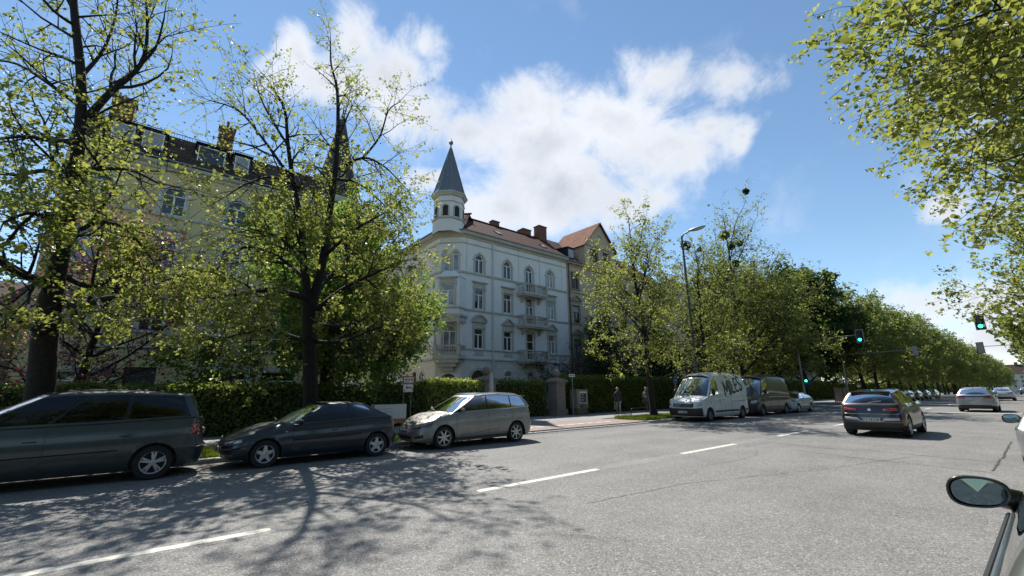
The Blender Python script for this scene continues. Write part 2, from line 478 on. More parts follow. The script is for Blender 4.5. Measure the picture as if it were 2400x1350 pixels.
joint([(-5.5, 13.4), (-5.0, 12.2), (-4.9, 11.0), (-5.1, 9.6)], 0.006, 5)
joint([(-4.6, 5.2), (-4.4, 7.5), (-3.2, 11.0), (-2.2, 15.0)], 0.006, 6)
joint([(-13.2, 18.5), (-10, 19.2), (-7.2, 19.0)], 0.010, 7)

# grass on the verge
def blades(name, spots, n, seed, h=0.16, mat_=None, zz=0.08):
    g = np.random.default_rng(seed)
    sx = np.array(spots); idx = g.integers(0, len(sx), n)
    a = g.uniform(0, 2 * PI, n); rr = np.sqrt(g.random(n))
    x = sx[idx, 0] + rr * np.cos(a) * sx[idx, 2]; y = sx[idx, 1] + rr * np.sin(a) * sx[idx, 3]
    keep = (x < KX - 0.22) & (x > -16.5); x = x[keep]; y = y[keep]; k = len(x)
    hh = h * g.uniform(0.4, 1.3, k); w = g.uniform(0.006, 0.016, k); an = g.uniform(0, 2 * PI, k); ln = g.uniform(-0.6, 0.6, (k, 2)) * hh[:, None]
    b0 = np.stack([x - w * np.cos(an), y - w * np.sin(an), np.full(k, zz)], 1)
    b1 = np.stack([x + w * np.cos(an), y + w * np.sin(an), np.full(k, zz)], 1)
    t = np.stack([x + ln[:, 0], y + ln[:, 1], zz + hh], 1)
    vs = np.concatenate([b0, b1, t]); f = np.stack([np.arange(k), np.arange(k) + k, np.arange(k) + 2 * k], 1)
    o = bpy.data.objects.new(name, np_mesh(name, vs, f, mat_, loops=3)); link(o)
    return o
M_GRASS = leaf_mat('grass_blades', (0.05, 0.085, 0.015), (0.13, 0.17, 0.035), 0.35)
o = blades('grass', [(-14.9, 21.8, 1.6, 1.4), (-14.6, 23.2, 1.2, 1.6), (-14.9, 25, 1.5, 3), (-14.9, 33, 1.5, 8)], 26000, 3, 0.17, M_GRASS)
tag(o, 'tufted green grass round the tree foot beside the cycle path', 'grass', kind='stuff')
o = blades('grass', [(-14.9, 0.5, 1.6, 1.8), (-14.8, 4.6, 1.4, 3), (-14.9, -4, 1.5, 4), (-13.9, 1.3, 0.5, 0.8)], 20000, 4, 0.13, M_GRASS)
tag(o, 'thin grass on the earth verge behind the parked minivan', 'grass', kind='stuff')
# ------------------------------------------------------------------ houses
M_WHITE = mat('white_stucco', (0.66, 0.66, 0.645), 0.85, var=0.05, scale=1.2, bump=0.12, bscale=45, grime=0.16)
M_WTRIM = mat('pale_stone_trim', (0.43, 0.415, 0.37), 0.85, var=0.08, scale=2, bump=0.1, bscale=45, grime=0.25)
M_WBASE = mat('cream_base_stucco', (0.60, 0.58, 0.53), 0.85, var=0.06, scale=1.5, bump=0.15, bscale=45, grime=0.2)
M_YEL = mat('yellow_stucco', (0.58, 0.485, 0.255), 0.88, var=0.06, scale=1.2, bump=0.12, bscale=45, grime=0.15)
M_YTRIM = mat('grey_green_trim', (0.47, 0.48, 0.43), 0.85, var=0.07, scale=2, grime=0.2)
M_BEI = mat('beige_stucco', (0.47, 0.375, 0.275), 0.88, var=0.06, scale=1.2, bump=0.12, bscale=45, grime=0.2)
M_BTRIM = mat('brown_stone_trim', (0.36, 0.30, 0.235), 0.85, var=0.08, scale=2, grime=0.2)
M_FRAME = mat('white_window_paint', (0.72, 0.72, 0.70), 0.45, var=0.03)
M_FRAMEB = mat('brown_window_paint', (0.10, 0.075, 0.06), 0.45, var=0.08)
M_PANE = mat('window_pane', (0.022, 0.026, 0.03), 0.03, var=0.5, scale=0.9, spec=0.9)
M_PANEC = mat('curtained_pane', (0.26, 0.27, 0.27), 0.05, var=0.5, scale=1.1, spec=0.9)
M_BLIND = mat('roller_blind', (0.36, 0.36, 0.34), 0.7, var=0.05)
M_DARK = mat('dark_opening', (0.02, 0.018, 0.016), 0.8, var=0.3, scale=2)
M_WOODD = mat('brown_door_wood', (0.085, 0.045, 0.028), 0.55, var=0.25, scale=5)
M_ZINC = mat('zinc_sheet', (0.155, 0.17, 0.185), 0.42, metal=0.35, var=0.14, scale=3)
M_IRON = mat('black_iron', (0.02, 0.021, 0.022), 0.45, metal=0.4, var=0.2)
M_CHIM = mat('chimney_brick', (0.15, 0.075, 0.05), 0.9, var=0.2, scale=8, bump=0.3, bscale=25)
M_PIPE = mat('copper_pipe', (0.075, 0.05, 0.038), 0.5, metal=0.3, var=0.2)

def tile_mat(name, c0, c1):
    m_ = bpy.data.materials.new(name); m_.use_nodes = True; MATS[name] = m_
    t = m_.node_tree; p = t.nodes['Principled BSDF']; L_ = t.links.new
    co = t.nodes.new('ShaderNodeTexCoord')
    br = t.nodes.new('ShaderNodeTexBrick'); br.inputs['Scale'].default_value = 1.0
    br.inputs['Brick Width'].default_value = 0.24; br.inputs['Row Height'].default_value = 0.30
    br.inputs['Mortar Size'].default_value = 0.016; br.inputs['Mortar Smooth'].default_value = 0.4
    br.inputs['Color1'].default_value = tuple(c0) + (1,); br.inputs['Color2'].default_value = tuple(c1) + (1,)
    br.inputs['Mortar'].default_value = tuple(c * 0.4 for c in c0) + (1,)
    # lay the rows along the slope: use the along-street coordinate and the height
    sx = t.nodes.new('ShaderNodeSeparateXYZ'); L_(co.outputs['Object'], sx.inputs[0])
    ad = t.nodes.new('ShaderNodeMath'); ad.operation = 'ADD'; L_(sx.outputs['X'], ad.inputs[0]); L_(sx.outputs['Y'], ad.inputs[1])
    cb = t.nodes.new('ShaderNodeCombineXYZ'); L_(ad.outputs[0], cb.inputs['X']); L_(sx.outputs['Z'], cb.inputs['Y'])
    L_(cb.outputs[0], br.inputs['Vector'])
    nz = t.nodes.new('ShaderNodeTexNoise'); nz.inputs['Scale'].default_value = 1.4; nz.inputs['Detail'].default_value = 6; L_(co.outputs['Object'], nz.inputs['Vector'])
    mm = t.nodes.new('ShaderNodeMix'); mm.data_type = 'RGBA'; mm.blend_type = 'OVERLAY'; mm.inputs['Factor'].default_value = 0.55
    L_(br.outputs['Color'], mm.inputs['A']); L_(nz.outputs['Fac'], mm.inputs['B']); L_(mm.outputs['Result'], p.inputs['Base Color'])
    bp = t.nodes.new('ShaderNodeBump'); bp.inputs['Strength'].default_value = 0.8; bp.inputs['Distance'].default_value = 0.03; bp.invert = True
    L_(br.outputs['Fac'], bp.inputs['Height']); L_(bp.outputs[0], p.inputs['Normal'])
    p.inputs['Roughness'].default_value = 0.9; p.inputs['Specular IOR Level'].default_value = 0.15
    return m_
M_TILE = tile_mat('red_brown_tiles', (0.078, 0.026, 0.019), (0.055, 0.019, 0.015))
M_TILE2 = tile_mat('brown_tiles', (0.085, 0.062, 0.048), (0.065, 0.048, 0.038))
M_TILE3 = tile_mat('orange_tiles', (0.24, 0.10, 0.06), (0.19, 0.08, 0.05))
M_SHING = tile_mat('grey_shingles', (0.10, 0.098, 0.09), (0.075, 0.074, 0.07))

def offset_path(path, d):
    """mitred offset of an open 2D polyline; positive d = outward (right of travel)"""
    out = []
    n = len(path)
    for i in range(n):
        ns = []
        for a, b in ((i - 1, i), (i, i + 1)):
            if a < 0 or b >= n: continue
            ex, ey = path[b][0] - path[a][0], path[b][1] - path[a][1]; l = math.hypot(ex, ey)
            ns.append((ey / l, -ex / l))
        if len(ns) == 1: k = ns[0]; s = 1.0
        else:
            k = (ns[0][0] + ns[1][0], ns[0][1] + ns[1][1]); l = math.hypot(*k); k = (k[0] / l, k[1] / l)
            s = 1.0 / max(0.3, k[0] * ns[0][0] + k[1] * ns[0][1])
        out.append((path[i][0] + k[0] * d * s, path[i][1] + k[1] * d * s))
    return out

def sweep(mb, path, prof, closed=False):
    """prof: (d, z) polygon swept along the path with mitres"""
    rings = [offset_path(path, d) for d, z in prof]
    k = len(prof); vs = []
    for i in range(len(path)):
        for j in range(k): vs.append((rings[j][i][0], rings[j][i][1], prof[j][1]))
    fs = []
    for i in range(len(path) - 1):
        for j in range(k):
            fs.append((i * k + j, i * k + (j + 1) % k, (i + 1) * k + (j + 1) % k, (i + 1) * k + j))
    fs += [tuple(range(k - 1, -1, -1)), tuple((len(path) - 1) * k + j for j in range(k))]
    mb.add(vs, fs); return mb

def arc(cx, cz, r, a0, a1, n):
    return [(cx + r * math.cos(a0 + (a1 - a0) * i / n), cz + r * math.sin(a0 + (a1 - a0) * i / n)) for i in range(n + 1)]

class Fac:
    """a facade plane: s runs to the viewer's right, z up, local y points into the wall"""
    def __init__(s, root, a, b):
        s.root = root; s.a = a; s.L = math.hypot(b[0] - a[0], b[1] - a[1])
        s.rz = math.atan2(b[1] - a[1], b[0] - a[0]); rl = root.location
        s.o = (a[0] - rl.x, a[1] - rl.y)
    def loc(s, u, z, y=0.0):
        c, n = math.cos(s.rz), math.sin(s.rz)
        return (s.o[0] + c * u - n * y, s.o[1] + n * u + c * y, z - s.root.location.z)
    def put(s, name, me, u, z, y=0.0):
        return place(name, me, s.root, s.loc(u, z, y), s.rz)

def wall_mesh(L, z0, z1, ops, m_, rev=0.26, s0=0.0):
    """ops: (centre, bottom, width, height, arched)"""
    b = MB()
    us = {s0, L}; zs = {z0, z1}
    for c, zb, w, h, ar in ops: us |= {c - w / 2, c + w / 2}; zs |= {zb, zb + h}
    us = sorted(us); zs = sorted(zs)
    def inside(u, z): return any(c - w / 2 < u < c + w / 2 and zb < z < zb + h for c, zb, w, h, ar in ops)
    for i in range(len(us) - 1):
        j = 0
        while j < len(zs) - 1:
            if inside((us[i] + us[i + 1]) / 2, (zs[j] + zs[j + 1]) / 2): j += 1; continue
            k = j
            while k + 1 < len(zs) - 1 and not inside((us[i] + us[i + 1]) / 2, (zs[k + 1] + zs[k + 2]) / 2): k += 1
            b.add([(us[i], 0, zs[j]), (us[i + 1], 0, zs[j]), (us[i + 1], 0, zs[k + 1]), (us[i], 0, zs[k + 1])], [(0, 1, 2, 3)])
            j = k + 1
    for c, zb, w, h, ar in ops:
        a0, a1, zt = c - w / 2, c + w / 2, zb + h
        b.add([(a0, 0, zb), (a1, 0, zb), (a1, rev, zb), (a0, rev, zb)], [(0, 1, 2, 3)])
        zz = zt - (w / 2 if ar else 0)
        b.add([(a0, 0, zb), (a0, rev, zb), (a0, rev, zz), (a0, 0, zz)], [(0, 1, 2, 3)])
        b.add([(a1, 0, zb), (a1, rev, zb), (a1, rev, zz), (a1, 0, zz)], [(3, 2, 1, 0)])
        if not ar:
            b.add([(a0, 0, zt), (a1, 0, zt), (a1, rev, zt), (a0, rev, zt)], [(3, 2, 1, 0)])
        else:
            n = 14; A = arc(c, zz, w / 2, PI, 0, n)
            for i in range(n):
                p, q = A[i], A[i + 1]
                b.add([(p[0], 0, p[1]), (q[0], 0, q[1]), (q[0], 0, zt), (p[0], 0, zt)], [(0, 1, 2, 3)])
                b.add([(p[0], 0, p[1]), (q[0], 0, q[1]), (q[0], rev, q[1]), (p[0], rev, p[1])], [(3, 2, 1, 0)])
    return b.mesh('wall', m_)

WC = {}
def window(fac, s, z, w, h, arch=False, style='casement', sill=None, sur=None, hood=None, fm=None, pm=None, tm=None, seed=0, ear=False):
    """a window part with frame, panes, surround, hood and sill"""
    fm = fm or M_FRAME; tm = tm or M_WTRIM
    key = (round(w, 3), round(h, 3), arch, style, fm.name)
    if key not in WC:
        t = 0.075; y0, y1 = 0.13, 0.20
        zt = h - (w / 2 if arch else 0)
        f = MB(); panes = []
        x0, x1 = -w / 2, w / 2
        f.box(x0, x0 + t, y0, y1, 0, zt); f.box(x1 - t, x1, y0, y1, 0, zt)
        f.box(x0 + t, x1 - t, y0, y1, 0, t)
        tr = (zt - 0.03) if arch else h * 0.68
        if style == 'blind': tr = h * 0.60
        if arch:
            A = arc(0, zt, w / 2, PI, 0, 14); B = arc(0, zt, w / 2 - t, PI, 0, 14)
            for i in range(14):
                q = [A[i], A[i + 1], B[i + 1], B[i]]
                f.add([(p[0], y0, p[1]) for p in q] + [(p[0], y1, p[1]) for p in q], [(0, 1, 2, 3), (3, 2, 6, 7), (0, 4, 5, 1)])
        else: f.box(x0 + t, x1 - t, y0, y1, h - t, h)
        f.box(x0 + t, x1 - t, y0 - 0.015, y1, tr, tr + 0.07)
        mull = style != 'door1'
        if mull: f.box(-0.05, 0.05, y0 - 0.02, y1, t, tr)
        if style == 'six' or style == 'grid':
            for xx in (-w / 6, w / 6): f.box(xx - 0.03, xx + 0.03, y0 - 0.01, y1, t, h - t)
            f.box(x0 + t, x1 - t, y0 - 0.008, y1, tr * 0.5, tr * 0.5 + 0.05)
        if style == 'bars':
            f.box(x0 + t, x1 - t, y0 + 0.01, y1, tr * 0.52, tr * 0.52 + 0.03)
        def pane(a, b_, c, d):
            q = MB(); q.box(a, b_, 0.165, 0.18, c, d); return q.mesh('pane', [M_PANE])
        if mull:
            panes += [pane(x0 + t, -0.05, t, tr), pane(0.05, x1 - t, t, tr)]
        else: panes += [pane(x0 + t, x1 - t, t, tr)]
        if arch:
            q = MB(); A = arc(0, tr + 0.07, w / 2 - t, 0, PI, 14); q.prism(A, 'y', 0.165, 0.18); panes.append(q.mesh('pane', [M_PANE]))
        elif style == 'blind':
            q = MB(); q.box(x0 + t, x1 - t, 0.15, 0.18, tr + 0.07, h - t)
            for i in range(6):
                zz = tr + 0.07 + (h - t - tr - 0.07) * i / 6
                q.box(x0 + t, x1 - t, 0.144, 0.15, zz, zz + 0.05)
            panes.append(q.mesh('roller_blind', [M_BLIND]))
        else: panes.append(pane(x0 + t, x1 - t, tr + 0.07, h - t))
        WC[key] = (f.mesh('window', fm), panes)
    fme, panes = WC[key]
    o = fac.put('window', fme, s, z)
    r = random.Random(seed * 7 + int(s * 10) + int(z * 13))
    pk = pm or (M_PANEC if r.random() < 0.3 else M_PANE)
    for pme in panes:
        c = place(pme.name.split('.')[0], pme, o)
        if 'pane' in pme.name and pk is not M_PANE:
            k2 = (pme.name, pk.name)
            if k2 not in WC:
                m2 = pme.copy(); m2.materials.clear(); m2.materials.append(pk); WC[k2] = m2
            c.data = WC[k2]
    if sur:
        key = ('sur', round(w, 3), round(h, 3), arch, sur, tm.name, ear)
        if key not in WC:
            b = MB(); t = sur; zt = h - (w / 2 if arch else 0); d = -0.06
            b.box(-w / 2 - t, -w / 2, d, 0.02, -0.02, zt); b.box(w / 2, w / 2 + t, d, 0.02, -0.02, zt)
            if arch:
                A = arc(0, zt, w / 2 + t, PI, 0, 14); B = arc(0, zt, w / 2, PI, 0, 14)
                for i in range(14):
                    q = [A[i], A[i + 1], B[i + 1], B[i]]
                    b.add([(p[0], d, p[1]) for p in q] + [(p[0], 0.02, p[1]) for p in q], [(0, 1, 2, 3), (0, 4, 5, 1), (3, 2, 6, 7)])
                b.box(-0.09, 0.09, d - 0.04, 0.02, h + 0.01, h + t + 0.07)
                for sgn in (-1, 1):
                    b.box(sgn * (w / 2 - 0.0), sgn * (w / 2 + t + 0.10), d - 0.025, 0.01, zt - 0.12, zt - 0.02)
            else: b.box(-w / 2 - t, w / 2 + t, d - 0.003, 0.02, h, h + t)
            if ear:
                for sgn in (-1, 1):
                    b.box(sgn * (w / 2 + t * 0.1), sgn * (w / 2 + t + 0.03), d - 0.05, 0.0, h - 0.12, h + t + 0.04)
            WC[key] = b.mesh('surround', tm)
        place('surround', WC[key], o)
    if hood:
        key = ('hood', hood, round(w, 3), round(h, 3), sur, tm.name)
        if key not in WC:
            b = MB(); t = sur or 0.12; hw = w / 2 + t + 0.10; zb = h + t + 0.30
            b.box(-hw + 0.1, hw - 0.1, -0.045, 0.01, h + t + 0.004, zb)
            b.box(-hw, hw, -0.17, 0.01, zb, zb + 0.07); b.box(-hw - 0.05, hw + 0.05, -0.22, 0.01, zb + 0.07, zb + 0.12)
            if hood == 'tri':
                A = hw + 0.05; H_ = 0.62
                b.prism([(-A + 0.14, zb + 0.12), (A - 0.14, zb + 0.12), (0, zb + 0.12 + H_ - 0.1)], 'y', -0.05, 0.01)
                for sg in (-1, 1):
                    b.prism([(sg * A, zb + 0.12), (sg * (A - 0.16), zb + 0.12), (0, zb + H_ - 0.02), (0, zb + 0.12 + H_)][::sg], 'y', -0.22, 0.01)
            if hood == 'seg':
                A = hw + 0.05; n = 12; H_ = 0.62
                rad = (A * A + H_ * H_) / (2 * H_); cz = zb + 0.12 + H_ - rad; an = math.asin(A / rad)
                o1 = arc(0, cz, rad, PI / 2 + an, PI / 2 - an, n); o2 = [(p[0] * 0.86, zb + 0.12 + (p[1] - zb - 0.12) * 0.78) for p in o1]
                for i in range(n):
                    q = [o1[i], o1[i + 1], o2[i + 1], o2[i]]
                    b.add([(p[0], -0.22, p[1]) for p in q] + [(p[0], 0.0, p[1]) for p in q], [(0, 1, 2, 3), (0, 4, 5, 1), (3, 2, 6, 7)])
                b.prism(o2, 'y', -0.06, 0.01)
            WC[key] = b.mesh('hood', tm)
        place('pediment' if hood in ('tri', 'seg') else 'hood', WC[key], o)
    if sill:
        key = ('sill', round(w, 3), sill, tm.name)
        if key not in WC:
            b = MB(); b.box(-w / 2 - 0.2, w / 2 + 0.2, -0.16, 0.14, -0.10, -0.022)
            for sg in (-1, 1):
                b.box(sg * (w / 2 + 0.15), sg * (w / 2 - 0.02), -0.10, 0.0, -0.28, -0.10)
            WC[key] = b.mesh('sill', tm)
        place('sill', WC[key], o)
    return o

def baluster_mesh(h, m_):
    k = ('bal', round(h, 3), m_.name)
    if k not in WC:
        b = MB(); b.lathe([(0.05, 0), (0.05, 0.05), (0.028, 0.08), (0.058, h * 0.33), (0.05, h * 0.45), (0.026, h * 0.72), (0.045, h - 0.06), (0.05, h)], n=8)
        WC[k] = b.mesh('baluster', m_, smooth=True)
    return WC[k]

def balcony(fac, s, z, w, d, m_, n=9, rail_h=0.95, name='balcony'):
    """slab part with balusters, rail, piers and brackets as sub-parts"""
    b = MB(); b.prism([(-w / 2, 0.0), (-w / 2 + 0.25, -d), (w / 2 - 0.25, -d), (w / 2, 0.0)], 'z', -0.10, 0.0)
    b.prism([(-w / 2 + 0.1, 0.0), (-w / 2 + 0.32, -d + 0.1), (w / 2 - 0.32, -d + 0.1), (w / 2 - 0.1, 0.0)], 'z', -0.24, -0.103)
    o = fac.put(name, b.mesh(name, m_), s, z)
    path = [(-w / 2 + 0.1, -0.05), (-w / 2 + 0.32, -d + 0.12), (w / 2 - 0.32, -d + 0.12), (w / 2 - 0.1, -0.05)]
    bb = MB(); sweep(bb, path, [(-0.08, 0.002), (0.08, 0.002), (0.08, 0.12), (-0.08, 0.12)]); bb.build('plinth', m_, o)
    bb = MB(); sweep(bb, path, [(-0.09, rail_h - 0.1), (0.09, rail_h - 0.1), (0.11, rail_h - 0.04), (0.09, rail_h), (-0.09, rail_h)]); bb.build('rail', m_, o)
    for q in path[1:3] + [(-w / 2 + 0.32 + (w - 0.64) * 0.5, -d + 0.12)]:
        bb = MB(); bb.box(q[0] - 0.11, q[0] + 0.11, q[1] - 0.095, q[1] + 0.095, 0.11, rail_h - 0.095); bb.build('pier', m_, o)
    me = baluster_mesh(rail_h - 0.22, m_)
    x0, x1 = -w / 2 + 0.32, w / 2 - 0.32
    for i in range(n):
        x = x0 + (x1 - x0) * (i + 1) / (n + 1)
        if abs(x - (x0 + x1) / 2) < 0.15: continue
        place('baluster', me, o, (x, -d + 0.12, 0.12))
    for sg in (-1, 1):
        for t in (0.35, 0.68):
            place('baluster', me, o, (sg * (w / 2 - 0.1 - 0.22 * t), -0.05 + (-d + 0.17) * t, 0.12))
    for sg in (-1, 1):
        bb = MB(); pr = [(0.01, -0.24), (-d * 0.8, -0.24), (-d * 0.75, -0.34), (-d * 0.4, -0.42), (-d * 0.25, -0.62), (-0.05, -0.8), (0.01, -0.8)]
        bb.prism(pr, 'x', sg * w * 0.3 - 0.1, sg * w * 0.3 + 0.1); bb.build('bracket', m_, o)
    return o

def chimney(parent, x, y, z0, z1, wx, wy, pots=1):
    r = Vector((0, 0, 0))                    # roofs carry world coordinates
    b = MB(); b.box(-wx / 2, wx / 2, -wy / 2, wy / 2, 0, z1 - z0); b.box(-wx / 2 - 0.06, wx / 2 + 0.06, -wy / 2 - 0.06, wy / 2 + 0.06, z1 - z0 + 0.001, z1 - z0 + 0.12)
    for i in range(pots):
        yy = (i - (pots - 1) / 2) * 0.45
        b.lathe([(0.09, z1 - z0 + 0.12), (0.08, z1 - z0 + 0.6), (0.11, z1 - z0 + 0.62), (0.11, z1 - z0 + 0.68)], (0, yy, 0), 8)
    return b.build('chimney', M_CHIM, parent, (x - r.x, y - r.y, z0 - r.z))

def skylight(parent, cx, cy, cz, n, w, h):
    """tilted roof window; n = outward slope normal"""
    r = Vector((0, 0, 0))
    b = MB(); b.box(-w / 2, w / 2, -h / 2, h / 2, 0.0, 0.10, 0); b.box(-w / 2 + 0.07, w / 2 - 0.07, -h / 2 + 0.07, h / 2 - 0.07, 0.101, 0.108, 1)
    o = b.build('roof_window', [M_ZINC, M_PANE], parent, (cx - r.x, cy - r.y, cz - r.z))
    nz = Vector(n).normalized(); up = Vector((0, 0, 1)); yv = (up - nz * up.dot(nz)).normalized(); xv = yv.cross(nz)
    mm = Matrix((xv, yv, nz)).transposed(); o.rotation_euler = mm.to_euler()
    return o

def courses(fac, L, z0, z1, ops, m_, hgt=0.46, d=0.03, s0=0.0):
    """rusticated base: every course a band of blocks standing proud of the wall"""
    z = z0
    while z < z1 - 0.1:
        zt = min(z + hgt - 0.035, z1)
        cuts = []
        for c, zb, w, h, ar in ops:
            if zb - 0.08 < zt and zb + h + 0.05 > z:
                ww = w / 2 + 0.17
                if ar and z > zb + h - w / 2:
                    k = (z - (zb + h - w / 2)) / (w / 2 + 0.17)
                    ww = (w / 2 + 0.17) * math.sqrt(max(0.0, 1 - k * k))
                if ww > 0.02: cuts.append((c - ww, c + ww))
        segs = []; a = s0
        for c0, c1 in sorted(cuts):
            if c0 > a: segs.append((a, c0))
            a = max(a, c1)
        if a < L: segs.append((a, L))
        for p, q in segs:
            if q - p < 0.05: continue
            b = MB(); b.box(0, q - p, -d, 0.005, 0, zt - z)
            fac.put('stone_course', b.mesh('stone_course', m_), p, z)
        z += hgt

def downpipe(root, x, y, z0, z1, m_=None):
    r = root.location
    b = MB(); b.tube([(0, 0, z0), (0, 0, z1 - 0.4), (-0.12, 0, z1)], 0.065, 8)
    for k in range(int((z1 - z0) / 2.5)): b.tube([(-0.10, 0, z0 + 1 + k * 2.5), (0.02, 0, z0 + 1 + k * 2.5)], 0.08, 8)
    return b.build('downpipe', m_ or M_PIPE, root, (x - r.x, y - r.y, -r.z))

# ---------------------------------------------------------------- the white corner house with the spired turret
def white_house():
    root = thing('corner_house', (-34, 25, 0), 'white stuccoed corner house with pointed slate spire turret and three balconies', 'house')
    rl = root.location
    def rel(mb_, name, m_, **k): return mb_.build(name, m_, root, (-rl.x, -rl.y, -rl.z), **k)
    path = [(-56, 17.77), (-31.53, 17.77), (-30, 19.3), (-30, 32.25)]
    side, chf, main = Fac(root, path[0], path[1]), Fac(root, path[1], path[2]), Fac(root, path[2], path[3])
    S = [1.72, 4.92, 7.65, 10.5]                 # window axes along the street front
    om = []
    for i, s in enumerate(S):
        om.append((s, 0.5, 1.55, 2.95, True) if i == 0 else (s, 1.35 if i != 2 else 1.35, 0.95, 2.1, True))
        om.append((s, 4.42, 0.95, 2.6, False) if i == 2 else (s, 5.25, 0.98, 1.75, False))
        om.append((s, 7.66, 0.95, 2.75, False) if i == 2 else (s, 8.66, 1.0, 1.85, False))
        om.append((s, 10.72, 0.95, 2.85, True) if i == 2 else (s, 11.92, 0.95, 1.72, True))
    main.put('wall', wall_mesh(main.L, 0.0, 15.25, om, M_WHITE), 0, 0)
    for i, s in enumerate(S):
        if i == 0:
            b = MB(); b.box(-0.78, 0.78, 0.2, 0.26, 0, 2.2)
            A = arc(0, 2.17, 0.78, 0, PI, 14); b.prism(A, 'y', 0.2, 0.258)
            for k in range(5): b.box(-0.75 + k * 0.3, -0.75 + k * 0.3 + 0.02, 0.19, 0.2, 0, 2.6)
            g = main.put('garage_door', b.mesh('garage_door', M_WOODD), s, 0.5)
            b = MB(); A = arc(0, 2.17, 1.0, PI, 0, 16); B = arc(0, 2.17, 0.78, PI, 0, 16)
            for q in range(16):
                p = [A[q], A[q + 1], B[q + 1], B[q]]
                b.add([(t[0], -0.06, t[1]) for t in p] + [(t[0], 0.0, t[1]) for t in p], [(0, 1, 2, 3), (0, 4, 5, 1), (3, 2, 6, 7)])
            b.build('arch_surround', M_WTRIM, g)
        else: window(main, s, 1.35, 0.95, 2.1, True, 'casement', sur=0.13, tm=M_WBASE, seed=1)
        if i == 2:
            window(main, s, 4.42, 0.95, 2.6, style='door1', sur=0.14, seed=2)
            window(main, s, 7.66, 0.95, 2.75, style='casement', sur=0.14, seed=3, pm=M_WOODP)
            window(main, s, 10.72, 0.95, 2.85, True, style='casement', sur=0.14, seed=4)
        else:
            window(main, s, 5.25, 0.98, 1.75, sur=0.17, hood='seg' if i == 0 else 'tri', seed=5, ear=True)
            window(main, s, 8.66, 1.0, 1.85, style='blind' if i == 3 else 'casement', sur=0.17, hood='flat', seed=6, ear=True, pm=M_WOODP if i == 1 else None)
            window(main, s, 11.92, 0.95, 1.72, True, sur=0.17, seed=7)
    for z, w in ((4.40, 3.5), (7.62, 3.5), (10.66, 3.5)):
        balcony(main, 7.65, z, w, 1.0, M_WTRIM, n=10)
    courses(main, main.L, 0.45, 4.25, [o for o in om if o[1] < 4], M_WBASE)
    # baluster panels under the first-floor windows
    for s in (S[0], S[1], S[3]):
        b = MB(); b.box(-0.62, 0.62, -0.035, 0.005, -0.06, 0.0); b.box(-0.62, 0.62, -0.035, 0.005, 0.36, 0.42)
        p = main.put('baluster_panel', b.mesh('baluster_panel', M_WTRIM), s, 4.72)
        for k in range(5): place('baluster', baluster_mesh(0.36, M_WTRIM), p, (-0.4 + 0.2 * k, -0.02, 0.0))
    # narrow pilaster strips between the top windows
    for s in (0.35, 3.3, 6.3, 9.05, 12.2):
        b = MB(); b.box(-0.02, 0.02, -0.022, 0.004, 12.0, 15.1); main.put('pilaster_strip', b.mesh('pilaster_strip', M_WTRIM), s, 0)
    # side front
    oss = []
    SS = [20.8 + 0.0, 18.0, 15.2, 12.4, 9.6, 6.8]
    side_ops = []
    for s in SS:
        side_ops += [(s, 1.2, 1.0, 2.3, True), (s + 1.4, 1.2, 0.8, 2.2, True), (s + 0.5, 5.25, 0.98, 1.75, False), (s + 0.5, 8.66, 1.0, 1.85, False), (s + 0.5, 11.92, 0.95, 1.72, True)]
    side.put('wall', wall_mesh(side.L, 0.0, 15.25, side_ops, M_WHITE), 0, 0)
    for s in SS:
        window(side, s, 1.2, 1.0, 2.3, True, sur=0.13, tm=M_WBASE, fm=M_FRAMEB if s > 20 else None)
        window(side, s + 1.4, 1.2, 0.8, 2.2, True, sur=0.13, tm=M_WBASE)
        window(side, s + 0.5, 5.25, 0.98, 1.75, sur=0.17, hood='tri', ear=True)
        window(side, s + 0.5, 8.66, 1.0, 1.85, sur=0.17, hood='flat', ear=True)
        window(side, s + 0.5, 11.92, 0.95, 1.72, True, sur=0.17)
    courses(side, side.L, 0.45, 4.25, [o for o in side_ops if o[1] < 4], M_WBASE)
    # chamfer: arched gate below, bay with loggia above
    cm = chf.L / 2
    co_ = [(cm, 0.4, 1.5, 2.75, True), (cm, 4.9, 1.1, 2.3, True), (cm - 0.42, 11.92, 0.55, 1.75, True), (cm + 0.42, 11.92, 0.55, 1.75, True)]
    chf.put('wall', wall_mesh(chf.L, 0.0, 15.25, co_, M_WHITE), 0, 0)
    courses(chf, chf.L, 0.45, 4.25, co_[:1], M_WBASE)
    b = MB(); b.box(-0.75, 0.75, 0.2, 0.26, 0, 2.05); b.prism(arc(0, 2.0, 0.75, 0, PI, 14), 'y', 0.2, 0.258)
    chf.put('gate_door', b.mesh('gate_door', M_WOODD), cm, 0.4)
    for k in (-0.42, 0.42): window(chf, cm + k, 11.92, 0.55, 1.75, True, style='door1', sur=0.12)
    # bay: corbel, loggia floor with balustrade, columns, upper room, hipped cap
    P0 = [(-0.30, 0.18), (0.05, -0.85), (chf.L - 0.05, -0.85), (chf.L + 0.30, 0.18)]
    def inset(k, dy=0.0): return [(cm + (p[0] - cm) * k, p[1] * k + dy) for p in P0]
    b = MB()
    for k0, z0, z1 in ((0.45, 3.35, 3.7), (0.7, 3.7, 4.0), (0.92, 4.0, 4.3)): b.prism(inset(k0), 'z', z0, z1 - 0.003)
    b.prism(inset(1.06), 'z', 4.3, 4.5)
    bay = chf.put('bay', b.mesh('bay', M_WTRIM), 0, 0)
    b = MB()
    sweep(b, [(p[0], p[1]) for p in inset(0.97)], [(-0.09, 4.502), (0.06, 4.502), (0.06, 4.62), (-0.09, 4.62)])
    sweep(b, inset(0.97), [(-0.10, 5.3), (0.07, 5.3), (0.07, 5.42), (-0.10, 5.42)])
    b.build('bay_balustrade', M_WTRIM, bay)
